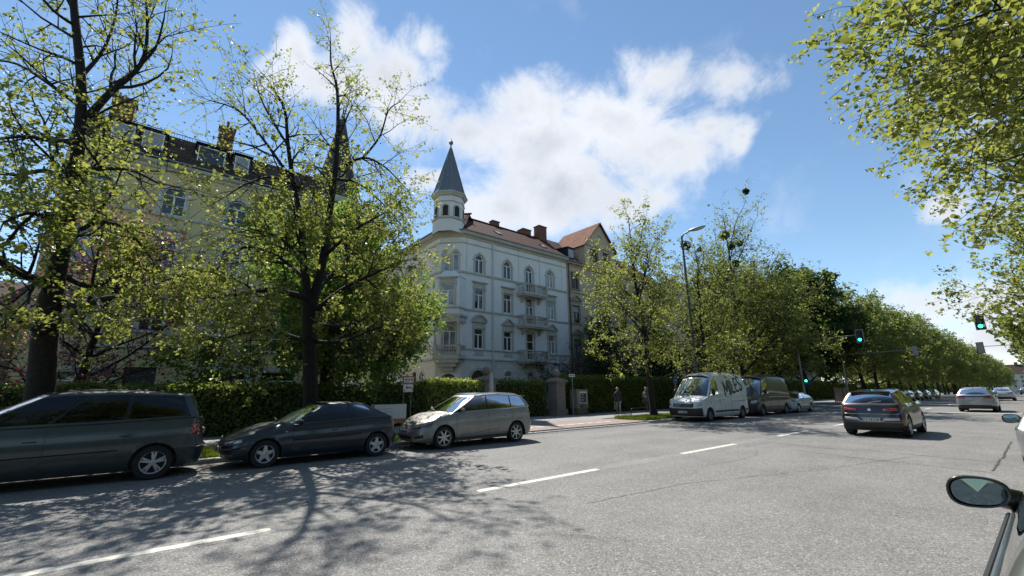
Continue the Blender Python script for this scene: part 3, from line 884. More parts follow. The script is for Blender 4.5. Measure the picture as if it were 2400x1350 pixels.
    bm_ = baluster_mesh(0.68, M_WTRIM)
    for k in range(9):
        place('baluster', bm_, bay, (cm - 0.85 + 1.7 * k / 8, -0.81, 4.62))
    for p in inset(0.95)[1:3]:
        b = MB(); b.box(-0.14, 0.14, -0.14, 0.14, 4.62, 5.3); b.lathe([(0.16, 5.42), (0.16, 5.52), (0.115, 5.58), (0.10, 7.1), (0.15, 7.2), (0.16, 7.32)], n=14)
        b.build('column', M_WTRIM, bay, (p[0], p[1], 0), smooth=False, angle=40)
    window(chf, cm, 4.9, 1.1, 2.3, True, sur=0.14)
    b = MB(); b.prism(inset(1.0), 'z', 7.32, 7.75); b.prism(inset(1.10), 'z', 7.752, 7.95)
    b.build('loggia_beam', M_WTRIM, bay)
    b = MB()
    PI_ = inset(0.94)
    b.add([(p[0], p[1], z) for z in (7.952, 11.15) for p in PI_], [(0, 1, 5, 4), (2, 3, 7, 6), (3, 2, 1, 0), (4, 5, 6, 7)])
    ur = b.build('upper_room', M_WHITE, bay)
    bayf = Fac(root, (0, 0), (1, 0)); bayf.rz = chf.rz; bayf.a = None
    q = chf.loc(cm, 0, PI_[1][1]); bayf.o = (q[0], q[1])
    hw_ = (PI_[2][0] - PI_[1][0]) / 2
    bayf.put('bay_front', wall_mesh(hw_, 7.952, 11.15, [(0, 8.7, 1.05, 1.85, False)], M_WHITE, s0=-hw_), 0, 0)
    window(bayf, 0, 8.7, 1.05, 1.85, sur=0.17, hood='flat', ear=True)
    b = MB(); sweep(b, inset(0.945), [(-0.05, 8.45), (0.10, 8.45), (0.13, 8.52), (0.10, 8.6), (-0.05, 8.6)]); b.build('bay_sill_course', M_WTRIM, bay)
    b = MB(); t0 = inset(1.0); t1 = inset(0.45, 0.1)
    b.add([(p[0], p[1], 11.152) for p in t0] + [(p[0], p[1], 11.8) for p in t1], [(0, 1, 5, 4), (1, 2, 6, 5), (2, 3, 7, 6), (4, 5, 6, 7), (3, 0, 4, 7), (3, 2, 1, 0)])
    b.build('bay_cap', M_WHITE, bay)
    # string courses and main cornice
    for nm, prof, m_ in (('plinth', [(-0.02, 0.0), (0.07, 0.0), (0.07, 0.42), (0.0, 0.44), (-0.02, 0.44)], M_WBASE),
                         ('string_course', [(-0.02, 4.28), (0.10, 4.28), (0.12, 4.36), (0.07, 4.44), (-0.02, 4.44)], M_WTRIM),
                         ('string_course', [(-0.02, 5.10), (0.09, 5.10), (0.11, 5.17), (0.07, 5.22), (-0.02, 5.22)], M_WTRIM),
                         ('string_course', [(-0.02, 8.42), (0.10, 8.42), (0.13, 8.52), (0.07, 8.6), (-0.02, 8.6)], M_WTRIM),
                         ('string_course', [(-0.02, 11.68), (0.11, 11.68), (0.14, 11.80), (0.07, 11.88), (-0.02, 11.88)], M_WTRIM),
                         ('string_course', [(-0.02, 14.40), (0.05, 14.40), (0.06, 14.46), (0.04, 14.52), (-0.02, 14.52)], M_WTRIM),
                         ('cornice', [(-0.05, 14.98), (0.10, 14.98), (0.14, 15.12), (0.40, 15.20), (0.48, 15.34), (0.48, 15.42), (-0.05, 15.44)], M_WTRIM),
                         ('gutter', [(0.40, 15.445), (0.56, 15.445), (0.57, 15.53), (0.40, 15.53)], M_ZINC)):
        b = MB(); sweep(b, path, prof); rel(b, nm, m_)
    # roof
    e0 = offset_path(path, 0.42); e1 = offset_path(path, -4.3)
    b = MB(); n = 4
    vs = [(p[0], p[1], 15.5) for p in e0] + [(p[0], p[1], 19.0) for p in e1]
    b.add(vs, [(0, 1, 5, 4), (1, 2, 6, 5), (2, 3, 7, 6)])
    back = offset_path(path, -9.5)
    b.add([(p[0], p[1], 19.0) for p in e1] + [(p[0], p[1], 15.2) for p in back], [(0, 1, 5, 4), (1, 2, 6, 5), (2, 3, 7, 6)])
    roof = rel(b, 'roof', M_TILE)
    b = MB(); b.add([(-30, 32.24, 0), (-39.5, 32.24, 0), (-39.5, 32.24, 15.3), (-34.3, 32.24, 19.0), (-30, 32.24, 15.3)], [(0, 1, 2, 3, 4)])
    bk = [(-56, 27.2), (-41, 27.2), (-39.5, 28), (-39.5, 32.24)]
    for (xa, ya), (xb, yb) in zip(bk, bk[1:]): b.add([(xa, ya, 0), (xb, yb, 0), (xb, yb, 15.3), (xa, ya, 15.3)], [(0, 1, 2, 3)])
    b.add([(-56, 17.77, 0), (-56, 27.2, 0), (-56, 27.2, 15.3), (-56, 22.1, 19.0), (-56, 17.77, 15.3)], [(0, 1, 2, 3, 4)])
    rel(b, 'rear_wall', M_WBASE)
    b = MB(); sweep(b, e1, [(-0.12, 18.96), (0.12, 18.96), (0.09, 19.1), (-0.09, 19.1)]); b.build('ridge_tiles', M_TILE, roof)
    chimney(roof, -34.4, 20.8, 17.6, 20.4, 0.6, 0.9, 1)
    chimney(roof, -34.9, 26.4, 18.0, 19.7, 0.6, 0.9, 0)
    chimney(roof, -35.2, 31.0, 17.8, 19.9, 1.0, 1.2, 0)
    for yy, t in ((24.3, 0.42), (30.1, 0.36)):
        skylight(roof, -29.58 - 4.72 * t, yy, 15.5 + 3.5 * t - 0.02, (3.5, 0, 4.72), 0.62, 0.85)
    skylight(roof, -34.3, 17.35 + 4.72 * 0.4, 15.5 + 3.5 * 0.4 - 0.02, (0, -3.5, 4.72), 0.62, 0.85)
    # turret
    cx, cyy = -31.15, 18.45
    tb = MB()
    def octa(r, z): return [(cx + r * math.cos(PI / 8 + k * PI / 4), cyy + r * math.sin(PI / 8 + k * PI / 4), z) for k in range(8)]
    def ring(mb_, prof):
        vs = []
        for r, z in prof: vs += octa(r, z)
        fs = [(j * 8 + k, j * 8 + (k + 1) % 8, (j + 1) * 8 + (k + 1) % 8, (j + 1) * 8 + k) for j in range(len(prof) - 1) for k in range(8)]
        fs.append(tuple(range(8 * len(prof) - 8, 8 * len(prof))))
        mb_.add(vs, fs)
    ring(tb, [(1.44, 15.2), (1.44, 16.35), (1.38, 16.4), (1.38, 18.9), (1.0, 18.92)])
    tur = rel(tb, 'turret', M_WHITE)
    b = MB(); ring(b, [(1.40, 16.30), (1.55, 16.36), (1.56, 16.48), (1.40, 16.55)]); b.build('turret_sill', M_WTRIM, tur)
    b = MB(); ring(b, [(1.39, 17.95), (1.44, 17.97), (1.44, 18.03), (1.39, 18.05)]); b.build('turret_band', M_WTRIM, tur)
    b = MB(); ring(b, [(1.39, 18.50), (1.52, 18.56), (1.60, 18.72), (1.68, 18.78), (1.68, 18.9), (1.4, 18.93)]); b.build('turret_cornice', M_WTRIM, tur)
    for k in range(8):
        a = k * PI / 4 + PI / 4; nx, ny = math.cos(a), math.sin(a); apo = 1.38 * math.cos(PI / 8)
        b = MB(); P = [(-0.24, 0), (0.24, 0)] + arc(0, 0.75, 0.24, 0, PI, 8); b.prism(P, 'y', -0.012, 0.03)
        w_ = b.build('belfry_window', M_DARK, tur, (cx + nx * apo, cyy + ny * apo, 16.62), a + PI / 2)
        b = MB(); A = arc(0, 0.75, 0.36, PI, 0, 10); B = arc(0, 0.75, 0.24, PI, 0, 10)
        for q in range(10):
            p = [A[q], A[q + 1], B[q + 1], B[q]]
            b.add([(t[0], -0.05, t[1]) for t in p] + [(t[0], 0.0, t[1]) for t in p], [(0, 1, 2, 3), (0, 4, 5, 1), (3, 2, 6, 7)])
        for sg in (-1, 1): b.box(sg * 0.24, sg * 0.36, -0.05, 0.0, -0.05, 0.74)
        b.build('arch_trim', M_WTRIM, w_)
    sp = MB(); ring(sp, [(1.62, 18.93), (1.40, 19.3), (0.09, 23.9), (0.05, 24.35)])
    spire = sp.build('spire', M_ZINC, tur)
    for k in range(8):
        a = PI / 8 + k * PI / 4
        b = MB(); b.tube([(cx + r * math.cos(a), cyy + r * math.sin(a), z) for r, z in ((1.62, 18.95), (1.41, 19.31), (0.10, 23.9))], 0.035, 5)
        for t in (0.33, 0.67):
            a2 = a + PI / 4
            def mid(r, z): return (cx + r * ((1 - t) * math.cos(a) + t * math.cos(a2)), cyy + r * ((1 - t) * math.sin(a) + t * math.sin(a2)), z)
            b.tube([mid(1.62, 18.95), mid(1.41, 19.31), mid(0.5, 22.5)], 0.018, 4)
        b.build('seam', M_ZINC, spire)
    b = MB(); b.ball((cx, cyy, 24.5), 0.21, 14); b.lathe([(0.05, 24.2), (0.04, 24.9)], (cx, cyy, 0), 8); b.build('ball_finial', M_ZINC, spire, smooth=True)
    downpipe(root, -29.86, 22.45, 0.2, 15.4, mat('white_pipe', (0.5, 0.5, 0.48), 0.6))
    return root
M_WOODP = mat('red_brown_pane', (0.085, 0.035, 0.022), 0.05, var=0.5, scale=1.3, spec=0.9)
# ---------------------------------------------------------------- generic street-front house used for the neighbours
def street_house(name, label, y0, y1, xf, rows, axes, eave, ridge, wm, tm, rm, depth=9.0, fm=None, skip=(), base_z=0.0, courses_to=3.6, roof_in=4.2, cat='house', group=None, sides=True):
    root = thing(name, (xf - depth / 2, (y0 + y1) / 2, 0), label, cat, group)
    rl = root.location
    f = Fac(root, (xf, y0), (xf, y1))
    ops = []
    for ri, (z, h, w, arch, hood, style) in enumerate(rows):
        for ai, s in enumerate(axes):
            if (ri, ai) in skip: continue
            ops.append((s, z, w, h, arch))
    f.put('wall', wall_mesh(f.L, base_z, eave - 0.1, ops, wm), 0, 0)
    for ri, (z, h, w, arch, hood, style) in enumerate(rows):
        for ai, s in enumerate(axes):
            if (ri, ai) in skip: continue
            window(f, s, z, w, h, arch, style, sur=0.15, hood=hood, tm=tm, fm=fm, sill=1 if not arch else None, seed=int(y0) + ri * 5 + ai)
    if courses_to: courses(f, f.L, 0.45, courses_to, [o for o in ops if o[1] < courses_to], wm)
    b = MB()
    for ya, yb in ((y0, y0), (y1, y1)):
        b.add([(xf, ya, 0), (xf - depth, ya, 0), (xf - depth, ya, eave - 0.1), (xf - roof_in, ya, ridge - 0.05), (xf, ya, eave - 0.1)], [(0, 1, 2, 3, 4)])
    b.add([(xf - depth, y0, 0), (xf - depth, y1, 0), (xf - depth, y1, eave - 0.1), (xf - depth, y0, eave - 0.1)], [(0, 1, 2, 3)])
    b.build('side_wall', wm, root, (-rl.x, -rl.y, 0))
    path = [(xf, y0), (xf, y1)]
    def rel(mb_, nm, m_, **k): return mb_.build(nm, m_, root, (-rl.x, -rl.y, -rl.z), **k)
    b = MB(); sweep(b, path, [(-0.05, eave - 0.42), (0.08, eave - 0.42), (0.14, eave - 0.28), (0.36, eave - 0.2), (0.42, eave - 0.05), (-0.05, eave)]); rel(b, 'cornice', tm)
    b = MB(); sweep(b, path, [(0.34, eave + 0.003), (0.52, eave + 0.003), (0.53, eave + 0.09), (0.34, eave + 0.09)]); rel(b, 'gutter', M_ZINC)
    b = MB(); b.add([(xf + 0.36, y0, eave), (xf + 0.36, y1, eave), (xf - roof_in, y1, ridge), (xf - roof_in, y0, ridge), (xf - depth - 0.3, y1, eave), (xf - depth - 0.3, y0, eave)],
                    [(0, 1, 2, 3), (3, 2, 4, 5)])
    roof = rel(b, 'roof', rm)
    return root, f, roof, ops

def strings(root, xf, y0, y1, zs, tm):
    rl = root.location
    for z in zs:
        b = MB(); sweep(b, [(xf, y0), (xf, y1)], [(-0.02, z - 0.1), (0.08, z - 0.1), (0.11, z - 0.02), (0.06, z + 0.05), (-0.02, z + 0.05)])
        b.build('string_course', tm, root, (-rl.x, -rl.y, -rl.z))

def yellow_house():
    y0, y1, xf = -5.2, 8.4, -30.0
    axes = [1.5, 4.63, 7.75, 10.9]           # -3.7, -0.57, 2.55, 5.7
    rows = [(5.0, 1.95, 1.05, False, 'flat', 'bars'), (8.35, 1.95, 1.05, False, 'flat', 'bars'), (11.72, 1.75, 1.1, True, None, 'bars')]
    root, f, roof, ops = street_house('corner_house', 'yellow stuccoed house behind the two big trees with mansard roof and shingled turret', y0, y1, xf, rows, axes,
                                      14.75, 18.3, M_YEL, M_YTRIM, M_TILE2, courses_to=0, roof_in=3.9, depth=14)
    # ground floor: shop-like wide windows and a door in the base
    for c in list(f.root.children):
        if c.name.startswith('wall'): bpy.data.objects.remove(c)
    g_ops = [(8.25, 1.1, 2.4, 1.95, False), (11.1, 1.1, 1.9, 1.9, False), (4.6, 0.3, 1.3, 2.8, False), (1.5, 1.2, 1.5, 1.7, False)]
    f.put('wall', wall_mesh(f.L, 0, 14.65, ops + g_ops, M_YEL), 0, 0)
    for s, z, w, h, a in (g_ops[0], g_ops[1], g_ops[3]): window(f, s, z, w, h, style='casement', sur=0.2, tm=M_YTRIM, pm=M_PANE, sill=1)
    b = MB(); b.box(-0.65, 0.65, 0.18, 0.24, 0, 2.8); b.box(-0.55, -0.05, 0.165, 0.181, 0.2, 2.1); b.box(0.05, 0.55, 0.165, 0.181, 0.2, 2.1)
    d = f.put('door', b.mesh('door', mat('dark_green_door', (0.03, 0.05, 0.045), 0.5)), 4.6, 0.3)
    b = MB(); b.box(0.05, 0.09, 0.11, 0.165, 1.0, 1.16); b.build('handle', M_IRON, d)
    courses(f, f.L, 0.45, 3.9, g_ops, M_YEL)
    strings(root, xf, y0, y1, (4.15, 8.05, 11.62), M_YTRIM)
    rl = root.location
    # two-flight steps railing bracket shelf with lettering-free sign plate beside the door
    b = MB(); b.box(-0.75, 0.75, -0.09, -0.03, 0, 0.28); f.put('wall_plate', b.mesh('wall_plate', mat('grey_plate', (0.2, 0.21, 0.22), 0.5)), 2.9, 2.75)
    # steep lower mansard slope with dormers, railing on the ridge
    b = MB(); b.add([(xf + 0.34, y0, 14.86), (xf + 0.34, y1, 14.86), (xf - 1.0, y1, 17.05), (xf - 1.0, y0, 17.05)], [(0, 1, 2, 3)])
    b.add([(xf - 1.0, y0, 17.05), (xf - 1.0, y1, 17.05), (xf - 3.9, y1, 18.35), (xf - 3.9, y0, 18.35)], [(0, 1, 2, 3)])
    b.build('mansard', M_TILE2, roof)
    for s, w in ((1.9, 0.95), (3.2, 0.95), (6.0, 1.4), (7.6, 0.8)):
        b = MB(); b.box(-w / 2 - 0.1, w / 2 + 0.1, -0.05, 1.3, 0, 1.25, 0); b.prism([(-0.12, 1.252), (1.35, 1.252), (1.35, 1.45), (-0.25, 1.32)], 'x', -w / 2 - 0.18, w / 2 + 0.18, 0)
        b.box(-w / 2, w / 2, -0.075, -0.05, 0.12, 1.15, 1)
        q = b.build('dormer', [M_IRON, M_PANEC if w < 1.2 else M_PANE], roof, f.loc(s, 15.35, 0.15)); q.location += Vector((rl.x, rl.y, 0)); q.rotation_euler = (0, 0, f.rz)
        fr = MB(); fr.box(-w / 2, w / 2, -0.10, -0.076, 0.08, 0.15); fr.box(-w / 2, w / 2, -0.10, -0.076, 1.1, 1.16); fr.box(-w / 2, -w / 2 + 0.06, -0.10, -0.076, 0.15, 1.1); fr.box(w / 2 - 0.06, w / 2, -0.10, -0.076, 0.15, 1.1)
        fr.build('frame', M_FRAME, q)
    b = MB()
    for k in range(int((y1 - y0) / 0.14)):
        b.box(xf - 3.92, xf - 3.90, y0 + k * 0.14, y0 + k * 0.14 + 0.02, 18.35, 18.75)
    b.box(xf - 3.925, xf - 3.895, y0, y1 - 2.5, 18.751, 18.79); b.box(xf - 3.925, xf - 3.895, y0, y1 - 2.5, 18.45, 18.48)
    b.build('ridge_railing', M_IRON, roof)
    chimney(roof, xf - 3.6, -3.9, 17.8, 19.7, 1.0, 1.1, 0)
    chimney(roof, xf - 3.3, 1.5, 17.6, 19.8, 0.7, 0.9, 1)
    b = MB()
    for k in range(60): b.box(xf + 0.28, xf + 0.30, y0 + 0.1 + k * 0.22, y0 + 0.12 + k * 0.22, 14.87, 15.25)
    b.box(xf + 0.27, xf + 0.31, y0, y1, 15.251, 15.28); b.build('snow_guard', M_IRON, roof)
    # corner turret with a tall shingled octagonal spire
    cx, cyy = -31.2, 8.6
    def ringo(mb_, prof, n=8):
        vs = []
        for r, z in prof: vs += [(cx + r * math.cos(PI / n + k * 2 * PI / n), cyy + r * math.sin(PI / n + k * 2 * PI / n), z) for k in range(n)]
        mb_.add(vs, [(j * n + k, j * n + (k + 1) % n, (j + 1) * n + (k + 1) % n, (j + 1) * n + k) for j in range(len(prof) - 1) for k in range(n)] + [tuple(range(n * len(prof) - n, n * len(prof)))])
    b = MB(); ringo(b, [(1.5, 0), (1.5, 15.6), (1.2, 15.62)]); t = b.build('turret', M_YEL, root, (-rl.x, -rl.y, 0))
    b = MB(); ringo(b, [(1.52, 15.0), (1.65, 15.05), (1.8, 15.35), (1.8, 15.5), (1.5, 15.55)]); b.build('turret_cornice', M_YTRIM, t)
    b = MB(); ringo(b, [(1.85, 15.5), (1.6, 16.0), (0.06, 23.3), (0.03, 24.0)]); b.build('spire', M_SHING, t)
    for k in range(3):
        a = -PI / 4 + k * PI / 4 - PI / 4
        for z in (5.2, 8.5, 11.9):
            b = MB(); b.box(-0.4, 0.4, -0.015, 0.02, 0, 1.8, 0); b.box(-0.46, 0.46, -0.05, 0.01, -0.08, 0, 1); b.box(-0.46, 0.46, -0.05, 0.01, 1.8, 1.9, 1); b.box(-0.03, 0.03, -0.04, -0.016, 0, 1.8, 1)
            b.build('turret_window', [M_PANE, M_YTRIM], t, (cx + math.cos(a) * 1.387, cyy + math.sin(a) * 1.387, z), a + PI / 2)
    # flank wall towards the lane
    b = MB(); b.box(xf - 14, xf - 1.3, 8.4, 8.5, 0, 14.6)
    b.build('flank_wall', M_YEL, root, (-rl.x, -rl.y, 0))
    return root

def beige_house():
    y0, y1, xf = 32.25, 50.5, -30.0
    axes = [1.25, 5.3, 9.5, 12.6, 15.7]
    rows = [(1.4, 1.9, 1.1, True, None, 'casement'), (5.0, 1.9, 1.1, False, 'tri', 'casement'), (8.6, 1.9, 1.25, False, 'tri', 'blind'), (12.3, 1.85, 1.3, False, None, 'grid')]
    root, f, roof, ops = street_house('town_house', 'beige town house with tall triangular front gable right of the white corner house', y0, y1, xf, rows, axes,
                                      15.2, 19.6, M_BEI, M_BTRIM, M_TILE, fm=M_FRAMEB, roof_in=5.0, depth=11)
    strings(root, xf, y0, y1, (4.3, 11.95), M_BTRIM)
    rl = root.location
    # gabled front block standing 0.5 m forward of the roof edge
    gx = xf + 0.02; ga, gb = 34.9, 40.2; gm = (ga + gb) / 2
    b = MB(); b.add([(gx + 0.45, ga, 15.25), (gx + 0.45, gb, 15.25), (gx + 0.45, gb, 17.7), (gx + 0.45, gm, 20.6), (gx + 0.45, ga, 17.7),
                     (gx - 5, ga, 15.25), (gx - 5, gb, 15.25), (gx - 5, gb, 17.7), (gx - 5, gm, 20.6), (gx - 5, ga, 17.7)],
                    [(4, 2, 3), (0, 4, 9, 5), (1, 6, 7, 2), (5, 9, 8, 7, 6)])
    g = b.build('gable', M_BEI, root, (-rl.x, -rl.y, 0))
    b = MB()
    for ya, sg in ((ga, 1), (gb, -1)):
        b.add([(gx + 0.75, ya - sg * 0.35, 17.42), (gx + 0.75, gm, 20.74), (gx - 5.2, gm, 20.74), (gx - 5.2, ya - sg * 0.35, 17.42)], [(0, 1, 2, 3)])
        b.add([(gx + 0.75, ya - sg * 0.35, 17.30), (gx + 0.75, gm, 20.62), (gx + 0.75, gm, 20.735), (gx + 0.75, ya - sg * 0.35, 17.415)], [(0, 1, 2, 3)])
    b.build('gable_roof', M_TILE3, g)
    b = MB(); b.box(gx + 0.44, gx + 0.56, ga - 0.05, gb + 0.05, 17.55, 17.7); b.box(gx - 0.05, gx + 0.6, ga - 0.1, gb + 0.1, 15.1, 15.246)
    b.build('gable_band', M_BTRIM, g)
    b = MB(); b.lathe([(0.0, 0.0), (0.32, 0.0), (0.34, 0.05), (0.22, 0.06), (0.2, 0.02), (0.0, 0.02)], (gx + 0.455, gm, 18.9), 14, axis='x'); b.build('roundel', M_BTRIM, g)
    gf = Fac(root, (gx + 0.45, ga), (gx + 0.45, gb))
    gf.put('gable_wall', wall_mesh(gf.L, 15.25, 17.7, [(1.55, 15.75, 1.25, 1.45, False), (3.7, 15.75, 1.25, 1.45, False)], M_BEI), 0, 0)
    for s in (1.55, 3.7):
        w_ = window(gf, s, 15.75, 1.25, 1.45, style='grid', sur=0.12, tm=M_BTRIM, fm=M_FRAMEB)
    b = MB(); b.box(-0.5, 0.5, -0.1, 1.6, 0, 1.2, 0); b.box(-0.4, 0.4, -0.12, -0.1, 0.15, 1.05, 1); b.prism([(-0.2, 1.202), (1.7, 1.202), (1.7, 1.5), (-0.2, 1.3)], 'x', -0.6, 0.6, 0)
    q = b.build('dormer', [M_IRON, M_PANEC], roof, (xf - 0.35, 33.4, 15.75), PI / 2)
    skylight(roof, gx - 2.0, gm - 1.6, 18.75, (0, -3.3, 2.9), 0.6, 0.9)
    chimney(roof, xf - 4.6, 33.0, 18.3, 20.6, 0.9, 1.2, 0); chimney(roof, xf - 5, 46, 18.6, 21.0, 0.9, 1.2, 1)
    downpipe(root, xf + 0.13, 32.5, 0.2, 15.3)
    return root

white_house(); yellow_house(); beige_house()

# neighbours glimpsed between the crowns and far down the street
std = lambda hood: [(1.4, 1.9, 1.1, True, None, 'casement'), (5.0, 1.9, 1.1, False, hood, 'casement'), (8.5, 1.9, 1.1, False, 'flat', 'casement'), (11.9, 1.75, 1.1, False, None, 'casement')]
M_PINK = mat('pink_stucco', (0.46, 0.33, 0.27), 0.88, var=0.06, scale=1.2, grime=0.2)
M_GREYH = mat('grey_stucco', (0.42, 0.41, 0.38), 0.88, var=0.06, scale=1.2, grime=0.2)
M_CREAM = mat('cream_stucco', (0.58, 0.52, 0.40), 0.88, var=0.06, scale=1.2, grime=0.2)
street_house('town_house', 'grey stuccoed town house half hidden by the street trees past the gabled house', 59, 75, -30, std('tri'), [2, 5, 8, 11, 14], 15.0, 18.6, M_GREYH, M_WTRIM, M_TILE2)
street_house('town_house', 'pinkish town house glimpsed behind the trees beyond the junction', 75.1, 92, -30, std('flat'), [2, 5, 8, 11, 14.5], 15.6, 19.4, M_PINK, M_WTRIM, M_TILE)
street_house('town_house', 'cream town house hidden in the avenue crowns beyond the junction', 92.1, 110, -30, std('tri'), [2, 5.4, 9, 12.5, 16], 15.2, 19.0, M_CREAM, M_WTRIM, M_TILE2)
rows4 = [(1.5, 1.8, 1.2, False, None, 'casement'), (4.2, 1.8, 1.2, False, None, 'casement'), (7.0, 1.6, 1.2, False, None, 'casement')]
for i, (ya, yb, xx, e, r_, wm, rm, lb) in enumerate([
        (0, 17, -24, 9.5, 14.2, M_CREAM, M_TILE, 'far cream house with red-brown roof at the end of the avenue'),
        (17.1, 34, -24, 9.5, 15.4, M_GREYH, M_TILE2, 'far grey house with dark roof where the street bends'),
        (34.1, 52, -24, 10.5, 15.2, M_PINK, M_TILE3, 'far house with orange roof closing the street view')]):
    hr, hf, hroof, _ = street_house('town_house', lb, ya, yb, xx, rows4, [2.5, 6, 9.5, 13], e, r_, wm, M_WTRIM, rm, courses_to=0, group='houses at the far end of the avenue')
    hr.rotation_euler = (0, 0, -PI / 2); hr.location = (-31 + (ya + yb) / 2, 412, 0)
    chimney(hroof, xx - 4, ya + 5, r_ - 0.6, r_ + 1.2, 1.2, 1.5, 0); chimney(hroof, xx - 4, yb - 4, r_ - 0.6, r_ + 1.3, 1.2, 2.0, 0)
# low white annexe left of the yellow house
rt, ff, rr, _ = street_house('annexe', 'low white house left of the yellow corner house', -19, -6.3, -33, [(1.3, 1.5, 1.2, False, None, 'casement'), (4.0, 1.4, 1.2, False, None, 'casement')], [2.2, 5.6, 9.2, 11.5], 6.2, 8.2, M_WHITE, M_WTRIM, M_TILE2, courses_to=0)
# pale sunlit building across the end of the lane
rt, ff, rr, _ = street_house('courtyard_building', 'pale plain building closing the lane between the corner houses', 7.5, 17.0, -72, [(1.0, 1.6, 1.1, False, None, 'casement'), (4.3, 1.6, 1.1, False, None, 'casement')], [1.8, 4.6, 7.4], 8.5, 11.0, M_WHITE, M_WTRIM, M_TILE, courses_to=0)
# ------------------------------------------------------------------ trees
M_BARK = mat('linden_bark', (0.017, 0.0145, 0.012), 0.95, var=0.4, scale=9, bump=0.8, bscale=22)
M_BARK2 = mat('grey_bark', (0.075, 0.064, 0.05), 0.95, var=0.35, scale=9, bump=0.8, bscale=22)
LEAF_Y = leaf_mat('young_linden_leaves', (0.115, 0.145, 0.036), (0.255, 0.270, 0.085), 0.54, (1.75, 1.72, 1.1))
LEAF_G = leaf_mat('green_leaves', (0.070, 0.130, 0.028), (0.175, 0.245, 0.060), 0.54, (1.8, 1.8, 1.1))
LEAF_D = leaf_mat('dark_green_leaves', (0.028, 0.058, 0.014), (0.070, 0.110, 0.022), 0.35, (1.5, 1.5, 0.8))
LEAF_M = leaf_mat('avenue_leaves', (0.092, 0.122, 0.034), (0.205, 0.228, 0.070), 0.52, (1.7, 1.68, 1.1))
LEAF_R = leaf_mat('red_blossom_leaves', (0.11, 0.035, 0.038), (0.30, 0.13, 0.13), 0.4, (1.5, 1.0, 0.9))
LEAF_H = leaf_mat('hedge_leaves', (0.055, 0.080, 0.020), (0.165, 0.215, 0.045), 0.48, (1.9, 1.9, 1.0))
LEAF_HB = leaf_mat('bright_hedge_leaves', (0.15, 0.20, 0.045), (0.34, 0.38, 0.10), 0.45, (1.5, 1.5, 0.8))
LEAF_MI = leaf_mat('mistletoe_leaves', (0.02, 0.035, 0.01), (0.04, 0.06, 0.015), 0.25)

